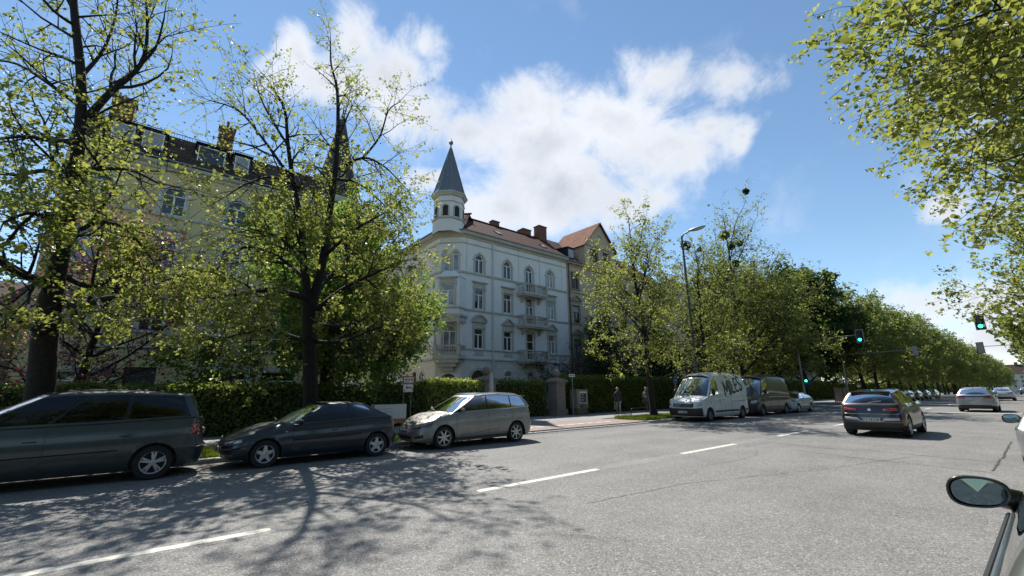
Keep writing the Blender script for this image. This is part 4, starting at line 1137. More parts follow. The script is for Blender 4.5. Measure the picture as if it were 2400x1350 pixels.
class Tree:
    def __init__(s, seed): s.r = random.Random(seed); s.tubes = []; s.leaf = []; s.g = np.random.default_rng(seed)
    def wander(s, p, d, L, n, wig, up):
        pts = [p.copy()]; r = s.r
        for i in range(n):
            d = d + Vector((r.gauss(0, wig), r.gauss(0, wig), r.gauss(0, wig * 0.8) + up)); d.normalize()
            p = p + d * (L / n); pts.append(p.copy())
        return pts, d
    def branch(s, p, d, L, r0, lev, P):
        r = s.r
        n = max(2, min(7, int(L / 0.35)))
        up = P['up'][min(lev, len(P['up']) - 1)]
        pts, _ = s.wander(p, d, L, n, P['wig'], up)
        s.limb(pts, r0, max(0.004, r0 * 0.3), lev, P, L)
    def limb(s, pts, r0, r1, lev, P, L=None, cs=None):
        r = s.r; n = len(pts) - 1
        if L is None: L = sum((pts[i + 1] - pts[i]).length for i in range(n))
        rad = [r0 + (r1 - r0) * (i / n) ** 0.8 for i in range(n + 1)]
        s.tubes.append((pts, rad, 9 if r0 > 0.12 else (5 if r0 > 0.03 else 3)))
        if lev >= P['max']:
            k = max(1, int(P['leaves'] * L * (0.6 + 0.8 * r.random()) * P.get('thin', lambda p: 1.0)(pts[-1])))
            for _ in range(k):
                t = (r.random() ** 0.6) * n; i = min(int(t), n - 1)
                q = pts[i].lerp(pts[i + 1], t - i)
                s.leaf.append((q.x, q.y, q.z))
            return
        cnt = P['den'][min(lev, len(P['den']) - 1)] * L
        cnt = int(cnt) + (r.random() < cnt % 1)
        st = (cs if cs is not None else P.get('start', 0.15))
        az = r.random() * 6.28
        for k in range(cnt):
            t = st + (1 - st) * (k + r.random()) / max(cnt, 1); t = min(t, 0.999)
            f = t * n; i = min(int(f), n - 1)
            q = pts[i].lerp(pts[i + 1], f - i)
            d = (pts[i + 1] - pts[i]).normalized()
            a = d.orthogonal().normalized(); b = d.cross(a)
            az += 2.4 + r.gauss(0, 0.5)
            ang = R_(r.uniform(*P['ang']))
            nd = d * math.cos(ang) + (a * math.cos(az) + b * math.sin(az)) * math.sin(ang)
            ln = P['len'][min(lev, len(P['len']) - 1)] * r.uniform(0.6, 1.25) * P.get('shape', lambda t_, l_: 1 - 0.55 * t_)(t, lev)
            ln = ln * P.get('zone', lambda q_: 1.0)(q)
            if ln < 0.12: continue
            rr = min(rad[i] * 0.62, 0.012 + 0.020 * ln)
            s.branch(q, nd, ln, rr, lev + 1, P)
        # the limb's own tip carries on as a twig
        d = (pts[-1] - pts[-2]).normalized()
        s.branch(pts[-1], d, P['len'][min(lev + 1, len(P['len']) - 1)] * 0.8, max(r1, 0.006), min(lev + 1, P['max']), P)
    def wood_mesh(s, name, m_, minr=0.0):
        V = []; F = []; b = 0
        for pts, rad, n in s.tubes:
            if rad[0] < minr: continue
            A = np.array([tuple(p) for p in pts]); k = len(A)
            D = np.empty_like(A); D[1:-1] = A[2:] - A[:-2] if k > 2 else 0; D[0] = A[1] - A[0]; D[-1] = A[-1] - A[-2]
            D /= np.linalg.norm(D, axis=1)[:, None] + 1e-9
            ref = np.array([0.31, 0.95, 0.05]) if abs(D[0][2]) > 0.7 else np.array([0.1, 0.05, 0.99])
            a = np.cross(D, ref); a /= np.linalg.norm(a, axis=1)[:, None] + 1e-9; bb = np.cross(D, a)
            th = np.arange(n) * 2 * PI / n
            ring = A[:, None, :] + (a[:, None, :] * np.cos(th)[None, :, None] + bb[:, None, :] * np.sin(th)[None, :, None]) * np.array(rad)[:, None, None]
            V.append(ring.reshape(-1, 3))
            j, i = np.meshgrid(np.arange(k - 1), np.arange(n), indexing='ij')
            q = np.stack([j * n + i, j * n + (i + 1) % n, (j + 1) * n + (i + 1) % n, (j + 1) * n + i], -1).reshape(-1, 4) + b
            F.append(q); b += k * n
        return np_mesh(name, np.concatenate(V), np.concatenate(F), m_, smooth=True)
    def leaf_mesh(s, name, m_, size, cluster=3, spread=0.09, droop=0.35, jitter=0.35, heart=False):
        g = s.g; P = np.repeat(np.array(s.leaf), cluster, axis=0); k = len(P)
        return leaf_cloud(name, P + g.normal(0, spread, (k, 3)), m_, size, g, droop, jitter, heart=heart)

def leaf_cloud(name, P, m_, size, g, droop=0.35, jitter=0.35, normal=None, heart=False):
    k = len(P)
    sz = size * np.exp(g.normal(0, jitter, k))
    # leaf normal mostly upward, turned at random; tips hang
    nrm = g.normal(0, 0.75, (k, 3)); nrm[:, 2] = np.abs(nrm[:, 2]) + 0.35
    if normal is not None: nrm = nrm * 0.7 + normal * 0.9
    nrm /= np.linalg.norm(nrm, axis=1)[:, None]
    t = g.normal(0, 1, (k, 3)); t[:, 2] -= droop * 2
    t -= nrm * (t * nrm).sum(1)[:, None]; t /= np.linalg.norm(t, axis=1)[:, None] + 1e-9
    bnm = np.cross(nrm, t)
    L = sz[:, None]; Wd = sz[:, None] * 0.46
    fold = 0.18 * sz[:, None] * nrm
    v0 = P - t * L * 0.5; v2 = P + t * L * 0.5 - nrm * L * 0.10
    v1 = P - t * L * 0.08 + bnm * Wd + fold; v3 = P - t * L * 0.08 - bnm * Wd + fold
    if heart:                                # rounded heart-shaped blade with a pointed tip, for the leaves nearest the eye
        prof = ((-0.50, 0.0), (-0.56, 0.26), (-0.34, 0.47), (-0.02, 0.48), (0.26, 0.30), (0.56, 0.0))
        ring_ = prof + tuple((a, -b) for a, b in prof[-2:0:-1])
        vs = np.stack([P + t * L * a + bnm * L * b + nrm * L * (0.34 * abs(b) - 0.22 * a * a) for a, b in ring_] + [P + nrm * L * 0.0], 1).reshape(-1, 3)
        n_ = len(ring_); i = np.arange(k)[:, None] * (n_ + 1)
        f = np.concatenate([i + np.array([[n_, q, (q + 1) % n_]]) for q in range(n_)], 1).reshape(-1, 3)
        return np_mesh(name, vs, f, m_, loops=3, smooth=True)
    vs = np.stack([v0, v1, v2, v3], 1).reshape(-1, 3)
    i = np.arange(k)[:, None] * 4
    f = np.concatenate([i + np.array([[0, 1, 2]]), i + np.array([[0, 2, 3]])], 1).reshape(-1, 3)
    return np_mesh(name, vs, f, m_, loops=3)

def plant(name, tr, loc, label, cat='tree', group=None, bark=M_BARK, leaf=LEAF_Y, size=0.075, cluster=3, spread=0.09, droop=0.35, origin=(0, 0, 0)):
    root = thing(name, loc, label, cat, group)
    # geometry was grown in world coordinates around origin: shift children
    off = (origin[0] - loc[0], origin[1] - loc[1], origin[2] - loc[2]) if origin != (0, 0, 0) else tuple(-c for c in loc)
    main = Tree(0); main.tubes = [t for t in tr.tubes if t[1][0] > 0.06]
    fine = Tree(0); fine.tubes = [t for t in tr.tubes if t[1][0] <= 0.06]
    place('trunk', main.wood_mesh('trunk', bark), root, off)
    place('twigs', fine.wood_mesh('twigs', bark), root, off)
    place('crown', tr.leaf_mesh('crown', leaf, size, cluster, spread, droop), root, off)
    return root

def px_path(pts, X, depth=None):
    """photo pixels -> points on the plane x = X (plus a depth offset per point)"""
    out = []
    for i, p in enumerate(pts):
        dx = p[2] if len(p) > 2 else 0.0
        out.append(on_x(p[0], p[1], X + dx))
    return out

def smooth_path(pts, k=4):
    out = []
    n = len(pts)
    for i in range(n - 1):
        p0, p1, p2, p3 = pts[max(i - 1, 0)], pts[i], pts[i + 1], pts[min(i + 2, n - 1)]
        for j in range(k):
            t = j / k
            out.append(0.5 * ((2 * p1) + (p2 - p0) * t + (2 * p0 - 5 * p1 + 4 * p2 - p3) * t * t + (3 * p1 - p0 - 3 * p2 + p3) * t ** 3))
    out.append(pts[-1].copy())
    return out

TX = -14.8
def pixel(p):
    c = CR.T @ np.array([p.x, p.y, p.z - EYE]); return 1200 + FPX * c[0] / c[2], 675 + FPX * c[1] / c[2]
def open_crown(p):
    """leafiness of the two big lindens: dense below, loose above, open between them"""
    u, v = pixel(p); k = 1.05 if p.z < 6 else max(0.40, 1.05 - (p.z - 6) * 0.14)
    if 360 < u < 600 and 425 < v < 640: k *= 0.16
    elif 300 < u < 560 and 270 < v <= 425: k *= 0.30
    elif v > 810: k *= 0.45
    elif v > 440: k *= 1.4
    elif 440 < u < 560 and 640 <= v < 800: k *= 0.8
    return k
# --- first big linden at the left edge
def hero_left():
    t = Tree(11)
    P = dict(max=3, den=[2.2, 2.6, 3.4], len=[1.9, 1.0, 0.55], ang=(35, 75), wig=0.16, up=[0.05, 0.02, -0.02, -0.05], leaves=9.5, start=0.12, thin=open_crown)
    tp = px_path([(84, 1010), (92, 930), (105, 800), (122, 690), (150, 560), (172, 430), (188, 300), (190, 180), (172, 0), (168, -140), (190, -300)], TX)
    tp[0] = Vector((TX, tp[1].y - 0.05, 0.05))
    t.tubes.append((smooth_path(tp[:4]), [0.27 - 0.004 * i for i in range(13)], 12))
    t.tubes[-1][1][0] = 0.36; t.tubes[-1][1][1] = 0.30
    up = smooth_path(tp[3:])
    t.limb(up, 0.20, 0.05, 0, P, cs=0.1)
    limbs = [([(130, 680), (95, 655), (40, 640, .6), (-60, 560, 1.2), (-160, 420, 1.5)], .15),
             ([(135, 690), (180, 720, .5), (240, 700, 1.2), (300, 690, 1.8), (380, 660, 2.2)], .12),
             ([(140, 640), (210, 670, -.5), (300, 640, -1.2), (400, 600, -1.6)], .10),
             ([(205, 275), (260, 215, .3), (330, 150, .6), (345, 60, .8), (335, -60, 1.0)], .11),
             ([(330, 150, .6), (365, 110, .8), (385, 40, 1.0)], .05),
             ([(165, 430), (110, 400, -.6), (30, 410, -1.4), (-60, 380, -2)], .09),
             ([(180, 400), (240, 395, .9), (310, 400, 1.8), (370, 430, 2.4)], .08),
             ([(188, 250), (120, 200, -.8), (40, 150, -1.6), (-30, 140, -2.2)], .07),
             ([(185, 330), (120, 330, 1.0), (60, 320, 1.6), (-30, 330, 2)], .07),
             ([(172, 420), (200, 380, -1.5), (260, 340, -2.6), (300, 310, -3)], .07),
             ([(150, 560), (230, 520, 1.4), (300, 540, 2.4), (340, 590, 2.8)], .07),
             ([(150, 540), (80, 500, 1.2), (10, 520, 2.2)], .07),
             ([(110, 800), (60, 760, .6), (-20, 730, 1.2)], .06),
             ([(190, 180), (240, 120, -.6), (270, 40, -1.0), (280, -60, -1.2)], .06),
             ([(176, 60), (120, 20, .4), (60, -60, .8)], .05),
             ([(170, 20), (130, -60, -.4), (100, -160, -.8)], .05)]
    for pts, r0 in limbs: t.limb(smooth_path(px_path(pts, TX)), r0, 0.02, 0, P, cs=0.18)
    return plant('linden_tree', t, (TX, tp[0].y, 0.06), 'tall linden with thick leaning dark trunk behind the minivan', group='roadside lindens', size=0.080, cluster=4, spread=0.08)
hero_left()

# --- second big linden, forked, behind the dark hatchback
def hero_mid():
    t = Tree(23)
    P = dict(max=3, den=[2.4, 2.8, 3.6], len=[1.8, 0.95, 0.52], ang=(35, 75), wig=0.16, up=[0.05, 0.02, -0.02, -0.05], leaves=11.5, start=0.10, thin=open_crown,
             zone=lambda q: 1.0 if q.z < 9 else max(0.55, 1.0 - (q.z - 9) * 0.07))
    tp = px_path([(728, 1010), (727, 940), (726, 820), (726, 700)], TX)
    tp[0] = Vector((TX, tp[1].y, 0.05)); base = smooth_path(tp)
    t.tubes.append((base, [0.30, 0.25, 0.235, 0.225] + [0.215] * (len(base) - 4), 12))
    limbs = [([(726, 715), (712, 620), (705, 520), (688, 430, -.2), (675, 340, -.3), (668, 260, -.4), (645, 215, -.4)], .15, .03),
             ([(728, 720), (755, 620), (772, 500), (786, 400), (792, 300), (790, 210), (776, 150), (775, 95)], .165, .018),
             ([(790, 330), (815, 270, .4), (830, 240, .6)], .05, .015),
             ([(795, 395), (850, 370, .8), (900, 390, 1.2), (950, 440, 1.5)], .07, .015),
             ([(850, 370, .8), (890, 320, 1.0), (910, 260, 1.2), (935, 240, 1.3)], .05, .015),
             ([(785, 420), (840, 430, -.6), (900, 480, -1.2), (950, 540, -1.4)], .06, .015),
             ([(700, 440), (640, 415, .7), (580, 430, 1.2), (530, 460, 1.6)], .06, .015),
             ([(690, 430), (620, 330, -.6), (560, 260, -1.0), (490, 235, -1.2)], .07, .015),
             ([(680, 350), (620, 250, .5), (600, 190, .6)], .05, .012),
             ([(725, 700), (640, 680, .9), (560, 690, 1.6), (480, 700, 2.0)], .13, .02),
             ([(728, 740), (800, 680, .9), (880, 640, 1.6), (950, 610, 2.0)], .12, .02),
             ([(730, 700), (780, 640, -1), (860, 560, -1.8), (930, 510, -2.2)], .10, .02),
             ([(720, 660), (650, 600, -1), (570, 580, -1.8), (500, 640, -2.4)], .10, .02),
             ([(735, 760), (820, 760, -1.0), (900, 720, -1.8), (980, 700, -2.2)], .09, .02),
             ([(712, 620), (660, 560, 1.4), (600, 540, 2.4)], .08, .02),
             ([(760, 600), (830, 540, 1.4), (900, 500, 2.2)], .08, .02),
             ([(735, 800), (800, 800, 1.4), (880, 770, 2.4), (940, 760, 2.8)], .08, .02),
             ([(720, 800), (650, 780, 1.4), (580, 780, 2.2), (510, 800, 2.6)], .08, .02)]
    for pts, r0, r1 in limbs: t.limb(smooth_path(px_path(pts, TX)), r0, r1, 0, P, cs=0.15)
    return plant('linden_tree', t, (TX, tp[0].y, 0.06), 'tall forked linden with straight dark trunk behind the navy hatchback', group='roadside lindens', size=0.076, cluster=4, spread=0.08)
hero_mid()

def grown(seed, h, spread, trunk_r, first=0.22, limbs=9, P=None, lean=(0, 0), den=1.0, leaves=6.0, top_thin=None, up0=0.05):
    """a tree grown at the origin"""
    t = Tree(seed); r = t.r
    Q = dict(max=3, den=[1.9 * den, 2.4 * den, 3.0], len=[spread * 0.42, spread * 0.23, 0.62], ang=(38, 75), wig=0.15, up=[up0, 0.02, -0.02, -0.04], leaves=leaves, start=0.2)
    if P: Q.update(P)
    if top_thin: Q['zone'] = top_thin
    n = 9; pts = []
    for i in range(n + 1):
        f = i / n
        pts.append(Vector((lean[0] * f + r.gauss(0, 0.06) * (i > 0), lean[1] * f + r.gauss(0, 0.06) * (i > 0), h * 0.93 * f)))
    pts = smooth_path(pts, 2); k = len(pts)
    rad = [trunk_r * (1.35 if i == 0 else 1) * (1 - 0.9 * (i / (k - 1)) ** 0.9) + 0.015 for i in range(k)]
    lo = max(2, int(first * k))
    t.tubes.append((pts[:lo + 1], rad[:lo + 1], 10))
    t.limb(pts[lo:], rad[lo], 0.02, 0, Q, cs=0.05)
    az = r.random() * 6
    for i in range(limbs):
        f = first + (0.80 - first) * (i / max(1, limbs - 1)) * r.uniform(0.85, 1.1)
        q = pts[min(k - 2, int(f * (k - 1)))]
        az += 2.4 + r.gauss(0, 0.3)
        ln = spread * (1.05 - 0.62 * ((f - first) / (1 - first))) * r.uniform(0.8, 1.1)
        el = R_(18 + 42 * f + r.uniform(-8, 8))
        d = Vector((math.cos(az) * math.cos(el), math.sin(az) * math.cos(el), math.sin(el)))
        lp, _ = t.wander(q, d, ln, 6, 0.14, 0.05)
        t.limb(lp, trunk_r * 0.42 * (1 - 0.5 * f), 0.016, 0, Q, ln)
    return t

def plant_at(name, t, x, y, z, label, **k):
    if max(q[1][0] for q in t.tubes) <= 0.06: t.tubes.append(([Vector((0, 0, -0.05)), Vector((0, 0, 0.25))], [0.09, 0.07], 8))
    root = thing(name, (x, y, z), label, 'tree', k.pop('group', None), rz=k.pop('rz', 0.0))
    bark = k.get('bark', M_BARK); leaf = k.get('leaf', LEAF_M)
    main = Tree(0); main.tubes = [q for q in t.tubes if q[1][0] > 0.06]; fine = Tree(0); fine.tubes = [q for q in t.tubes if q[1][0] <= 0.06]
    place('trunk', main.wood_mesh('trunk', bark), root); place('twigs', fine.wood_mesh('twigs', bark), root)
    place('crown', t.leaf_mesh('crown', leaf, k.get('size', 0.09), k.get('cluster', 3), k.get('spread', 0.1), k.get('droop', 0.35), jitter=k.get('jitter', 0.35), heart=k.get('heart', False)), root)
    return root

# linden on the grass island, with bare top
t3 = grown(31, 13.2, 4.6, 0.19, first=0.20, limbs=13, lean=(0.0, -1.1), leaves=7.5, P=dict(thin=lambda p: 0.3 if 1588 < pixel(p + Vector((TX, 22.9, 0.08)))[0] < 1650 else 1.0), top_thin=lambda q: 1.12 if q.z < 8 else max(0.45, 1.1 - (q.z - 8) * 0.14))
plant_at('linden_tree', t3, TX, 22.9, 0.08, 'slim linden on the grass island beside the silver van', group='roadside lindens', leaf=LEAF_Y, size=0.10, cluster=4, spread=0.1)
t4 = grown(37, 12.6, 4.2, 0.17, first=0.22, limbs=12, lean=(0, 0.5), leaves=6.5, P=dict(thin=lambda p: 0.2 if 1588 < pixel(p + Vector((TX, 29.6, 0.08)))[0] < 1645 and p.x > -1.5 else 1.0), top_thin=lambda q: 1.1 if q.z < 8 else max(0.5, 1.1 - (q.z - 8) * 0.14))
plant_at('linden_tree', t4, TX, 29.6, 0.08, 'linden standing right behind the street lamp', group='roadside lindens', leaf=LEAF_M, size=0.115, cluster=3, spread=0.12)
# tall open tree with mistletoe balls in its bare top
t5 = grown(41, 17.6, 7.4, 0.24, first=0.18, limbs=15, lean=(0.0, 0.6), leaves=5.5, top_thin=lambda q: 1.05 if q.z < 9 else max(0.42, 1.05 - (q.z - 9) * 0.09))
bt = plant_at('linden_tree', t5, TX - 0.3, 36.2, 0.08, 'tallest roadside linden with mistletoe balls in its bare top', group='roadside lindens', leaf=LEAF_M, size=0.12, cluster=3, spread=0.13)
tips = sorted([q[0][-1] for q in t5.tubes if 0.014 < q[1][0] < 0.05 and q[0][-1].z > 11.5], key=lambda p: -p.z)
rg = random.Random(8); rg.shuffle(tips)
gm = np.random.default_rng(4)
for i, p in enumerate(tips[:9]):
    rad = rg.uniform(0.22, 0.48); k = 420
    u = gm.normal(0, 1, (k, 3)); u /= np.linalg.norm(u, axis=1)[:, None]
    pts = np.array(tuple(p)) + u * (rad * gm.random(k) ** 0.4)[:, None]
    mo = bpy.data.objects.new('mistletoe', leaf_cloud('mistletoe', pts, LEAF_MI, 0.10, gm)); link(mo)
    mo.location = (0, 0, 0)
    mo.location = bt.location
    tag(mo, 'dark mistletoe ball in the bare top of the tallest roadside linden', 'mistletoe', 'mistletoe balls in the tall linden')
# trees in front of the junction: bright linden and a dense dark chestnut
t6 = grown(43, 12.8, 4.8, 0.2, first=0.2, limbs=15, leaves=9, den=1.1)
plant_at('linden_tree', t6, TX, 42.4, 0.08, 'leafy linden next to the left traffic-light mast', group='roadside lindens', leaf=LEAF_M, size=0.15, cluster=3, spread=0.16)
t7 = grown(47, 16.5, 6.6, 0.3, first=0.16, limbs=18, leaves=10, den=1.1)
c7 = plant_at('chestnut_tree', t7, -18.0, 59.5, 0.08, 'big dense dark green chestnut at the corner of the junction', leaf=LEAF_D, size=0.27, cluster=4, spread=0.24)
t7b = grown(48, 15.5, 6.0, 0.28, first=0.16, limbs=17, leaves=9.5, den=1.1)
plant_at('chestnut_tree', t7b, -21.5, 49.5, 0.08, 'dark chestnut in the garden behind the mistletoe linden', leaf=LEAF_D, size=0.25, cluster=4, spread=0.24)
# garden trees behind the hedge
tg = grown(53, 10.2, 5.4, 0.2, first=0.16, limbs=17, leaves=12, den=1.15, up0=0.03)
plant_at('maple_tree', tg, -21.9, 6.3, 0.07, 'dense fresh green tree in the garden behind the forked linden', leaf=LEAF_G, size=0.135, cluster=4, spread=0.13)
tg2 = grown(54, 6.6, 3.9, 0.14, first=0.34, limbs=16, leaves=12, den=1.1, up0=0.0)
plant_at('maple_tree', tg2, -22.3, 9.5, 0.07, 'lower green tree leaning over the hedge left of the white corner house', leaf=LEAF_G, size=0.115, cluster=4, spread=0.12)
tr_ = grown(59, 8.2, 4.6, 0.19, first=0.16, limbs=14, leaves=6.0, lean=(0, 0.9), up0=0.02)
plant_at('plum_tree', tr_, -23.2, -2.4, 0.07, 'red-leaved blossoming plum in front of the yellow house', leaf=LEAF_R, bark=M_BARK, size=0.085, cluster=3, spread=0.12)
# bare winter shrub in front of the white house's right end
ts = Tree(61)
Ps = dict(max=3, den=[2.2, 2.6, 3], len=[1.3, 0.7, 0.4], ang=(15, 45), wig=0.14, up=[0.06, 0.04, 0.03], leaves=2.2, start=0.2)
for k in range(22):
    a = k * 0.53; d = Vector((math.cos(a) * 0.55, math.sin(a) * 0.55, 1)).normalized()
    lp, _ = ts.wander(Vector((0.25 * math.cos(a), 0.25 * math.sin(a), 0)), d, 4.4 * random.Random(k).uniform(0.7, 1.1), 7, 0.1, 0.02)
    ts.limb(lp, 0.055, 0.016, 0, Ps)
plant_at('shrub', ts, -25.5, 26.6, 0.06, 'bare purplish shrub in front of the white corner house right end', leaf=leaf_mat('purple_buds', (0.03, 0.018, 0.022), (0.07, 0.035, 0.045), 0.3), bark=mat('purple_twigs', (0.045, 0.03, 0.034), 0.9), size=0.09, cluster=2, spread=0.05)
# dark ivy-like evergreen beside the beige house
te = grown(63, 8.6, 3.6, 0.16, first=0.08, limbs=16, leaves=9, den=1.15)
plant_at('evergreen_tree', te, -26.5, 33.4, 0.06, 'dark evergreen in front of the beige gabled house', leaf=LEAF_D, size=0.14, cluster=3, spread=0.15)
te2 = grown(64, 7.5, 3.8, 0.16, first=0.08, limbs=15, leaves=9, den=1.1)
plant_at('evergreen_tree', te2, -25.0, 40.5, 0.06, 'dark evergreen behind the hedge next to the parked vans', leaf=LEAF_D, size=0.16, cluster=3, spread=0.17)

# avenue beyond the junction: three grown kinds, copied
def ord_(n): return {1: 'first', 2: 'second', 3: 'third', 4: 'fourth', 5: 'fifth', 6: 'sixth', 7: 'seventh', 8: 'eighth', 9: 'ninth', 10: 'tenth'}.get(n, None)
kinds = []
for i, (sd, h, sp, lv) in enumerate(((71, 14.6, 5.4, 6.5), (72, 15.4, 5.8, 6.5), (73, 13.6, 5.2, 7.0))):
    kinds.append(grown(sd, h, sp, 0.22, first=0.2, limbs=13, leaves=lv))
protos = [None] * 3
ys = [69 + 7.6 * k for k in range(40)]
first_done = 0
for k, y in enumerate(ys):
    i = (k * 2 + k // 3) % 3
    lab = ('%s linden of the left-hand avenue beyond the junction' % ord_(k + 1)) if ord_(k + 1) else 'far linden in the left-hand avenue running to the horizon'
    rz = (k * 1.7) % 6.28
    if protos[i] is None:
        protos[i] = plant_at('linden_tree', kinds[i], TX + 0.2, y, 0.08, lab, group='lindens of the left-hand avenue', leaf=LEAF_M, size=0.23, cluster=3, spread=0.2, rz=rz)
    else:
        c = copy_tree(protos[i]); c.location = (TX + 0.2 + 0.3 * math.sin(k * 3.1), y, 0.08); c.rotation_euler = (0, 0, rz)
        s_ = 0.92 + 0.16 * ((k * 37) % 10) / 10; c.scale = (s_, s_, s_); c['label'] = lab
# right-hand row: two finer kinds near the camera, copies further on
tn = grown(85, 13.0, 5.9, 0.26, first=0.30, limbs=20, leaves=13.0, P=dict(up=[0.03, -0.02, -0.05, -0.08]))
Pn = dict(max=3, den=[2.4, 2.8, 3.4], len=[1.1, 0.7, 0.45], ang=(35, 75), wig=0.15, up=[0.0, -0.03, -0.06, -0.08], leaves=10, start=0.2)
for px_, py_, Y_ in ((2040, 30, 8.2), (2110, 70, 7.4), (2170, 150, 8.6), (2230, 60, 6.6), (2300, 150, 7.0), (2210, 270, 9.8), (2270, 330, 9.2), (2370, 240, 7.8), (2165, 240, 10.8), (2330, 40, 6.4), (2250, 190, 8.0), (2340, 380, 9.0), (2190, 30, 7.2)):
    tgt = on_y(px_, py_, Y_) - Vector((4.7, 7.6, 0.08)); st_ = Vector((0.05, 0.05, max(3.2, tgt.z - 1.6)))
    mid_ = st_.lerp(tgt, 0.5) + Vector((0, 0, 0.55))
    tn.limb(smooth_path([st_, mid_, tgt], 5), 0.055, 0.012, 0, Pn, cs=0.3)
nr = plant_at('linden_tree', tn, 4.7, 7.6, 0.08, 'nearest linden hanging into the top right corner', group='lindens of the right-hand row', leaf=LEAF_Y, size=0.062, cluster=5, spread=0.08, heart=True, jitter=0.22, droop=0.8)
tn2 = grown(86, 13.4, 6.0, 0.26, first=0.26, limbs=19, leaves=11, P=dict(up=[0.03, -0.01, -0.04, -0.07]))
nr2 = plant_at('linden_tree', tn2, 4.7, 15.4, 0.08, 'second linden of the right-hand row beyond the nearest one', group='lindens of the right-hand row', leaf=LEAF_Y, size=0.11, cluster=3, spread=0.11)
for k in range(20):
    y = 23 + 7.8 * k
    lab = '%s linden of the right-hand row' % ord_(k + 3) if ord_(k + 3) else 'far linden of the right-hand row seen at the right edge'
    c = copy_tree(nr2 if k < 2 else protos[k % 3]); c.location = (4.7, y, 0.08); c.rotation_euler = (0, 0, k * 2.1)
    c['label'] = lab; c['group'] = 'lindens of the right-hand row'

# ------------------------------------------------------------------ hedges
def hedge(x0, x1, y0, y1, z0, h, label, leaf, size, dens, seed, top_var=0.08):
    root = thing('hedge', ((x0 + x1) / 2, (y0 + y1) / 2, z0), label, 'hedge', 'hedges along the pavement')
    cx, cy_ = (x0 + x1) / 2, (y0 + y1) / 2
    g = np.random.default_rng(seed)
    # solid dark core standing for inner twigs, added to stop light leaking through
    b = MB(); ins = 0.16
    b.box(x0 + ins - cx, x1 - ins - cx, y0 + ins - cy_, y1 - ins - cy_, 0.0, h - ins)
    b.build('light_block_core', mat('hedge_inside', (0.018, 0.016, 0.010), 0.95, var=0.5, scale=14), root)
    P = []; NR = []
    def face(n, f, nr):
        u = g.random((n, 2)); P.append(f(u)); NR.append(np.repeat(np.array([nr]), n, 0))
    Lh = y1 - y0; Wh = x1 - x0
    def wob(y): return 0.5 * np.sin(y * 1.7 + seed) + 0.5 * np.sin(y * 4.1 + 2 * seed)
    n = int(Lh * h * dens)
    face(n, lambda u: np.stack([np.full(len(u), Wh / 2) + 0.05 * wob(u[:, 0] * Lh + u[:, 1] * 3), (u[:, 0] - 0.5) * Lh, u[:, 1] ** 0.9 * h], 1), (1, 0, 0))
    n = int(Lh * Wh * dens * 1.3)
    face(n, lambda u: np.stack([(u[:, 1] - 0.5) * Wh, (u[:, 0] - 0.5) * Lh, h + top_var * wob(u[:, 0] * Lh)], 1), (0, 0, 1))
    face(int(Wh * h * dens), lambda u: np.stack([(u[:, 0] - 0.5) * Wh, np.full(len(u), -Lh / 2), u[:, 1] * h], 1), (0, -1, 0))
    face(int(Wh * h * dens), lambda u: np.stack([(u[:, 0] - 0.5) * Wh, np.full(len(u), Lh / 2), u[:, 1] * h], 1), (0, 1, 0))
    face(int(Lh * h * dens * 0.3), lambda u: np.stack([np.full(len(u), -Wh / 2), (u[:, 0] - 0.5) * Lh, u[:, 1] * h], 1), (-1, 0, 0))
    P = np.concatenate(P); NR = np.concatenate(NR)
    P = P + NR * (g.normal(-0.02, 0.075, len(P)))[:, None] + g.normal(0, 0.02, P.shape)
    # shoots standing above the clipped top
    k = int(Lh * 26); sh = np.stack([(g.random(k) - 0.5) * Wh, (g.random(k) - 0.5) * Lh, h + g.random(k) * 0.22], 1)
    P = np.concatenate([P, sh]); NR = np.concatenate([NR, np.repeat([[0, 0, 1.0]], k, 0)])
    P[:, 2] = np.maximum(P[:, 2], 0.03)
    place('foliage', leaf_cloud('foliage', P, leaf, size, g, 0.2, 0.3, normal=NR), root)
    return root
hedge(-21.3, -20.1, -16, 10.9, 0.06, 1.86, 'long dark clipped hedge behind the minivan and hatchback', LEAF_H, 0.085, 420, 3)
hedge(-21.5, -20.2, 10.95, 14.45, 0.06, 2.15, 'bright yellow-green hedge between signboard and left gate pillar', LEAF_HB, 0.10, 420, 5)
hedge(-22.0, -21.0, 15.75, 20.2, 0.06, 2.2, 'dark hedge between the two gate pillars', LEAF_H, 0.085, 380, 6)
hedge(-22.2, -21.0, 21.6, 43.0, 0.06, 2.55, 'tall green hedge behind the two pedestrians', LEAF_H, 0.095, 380, 7, 0.14)
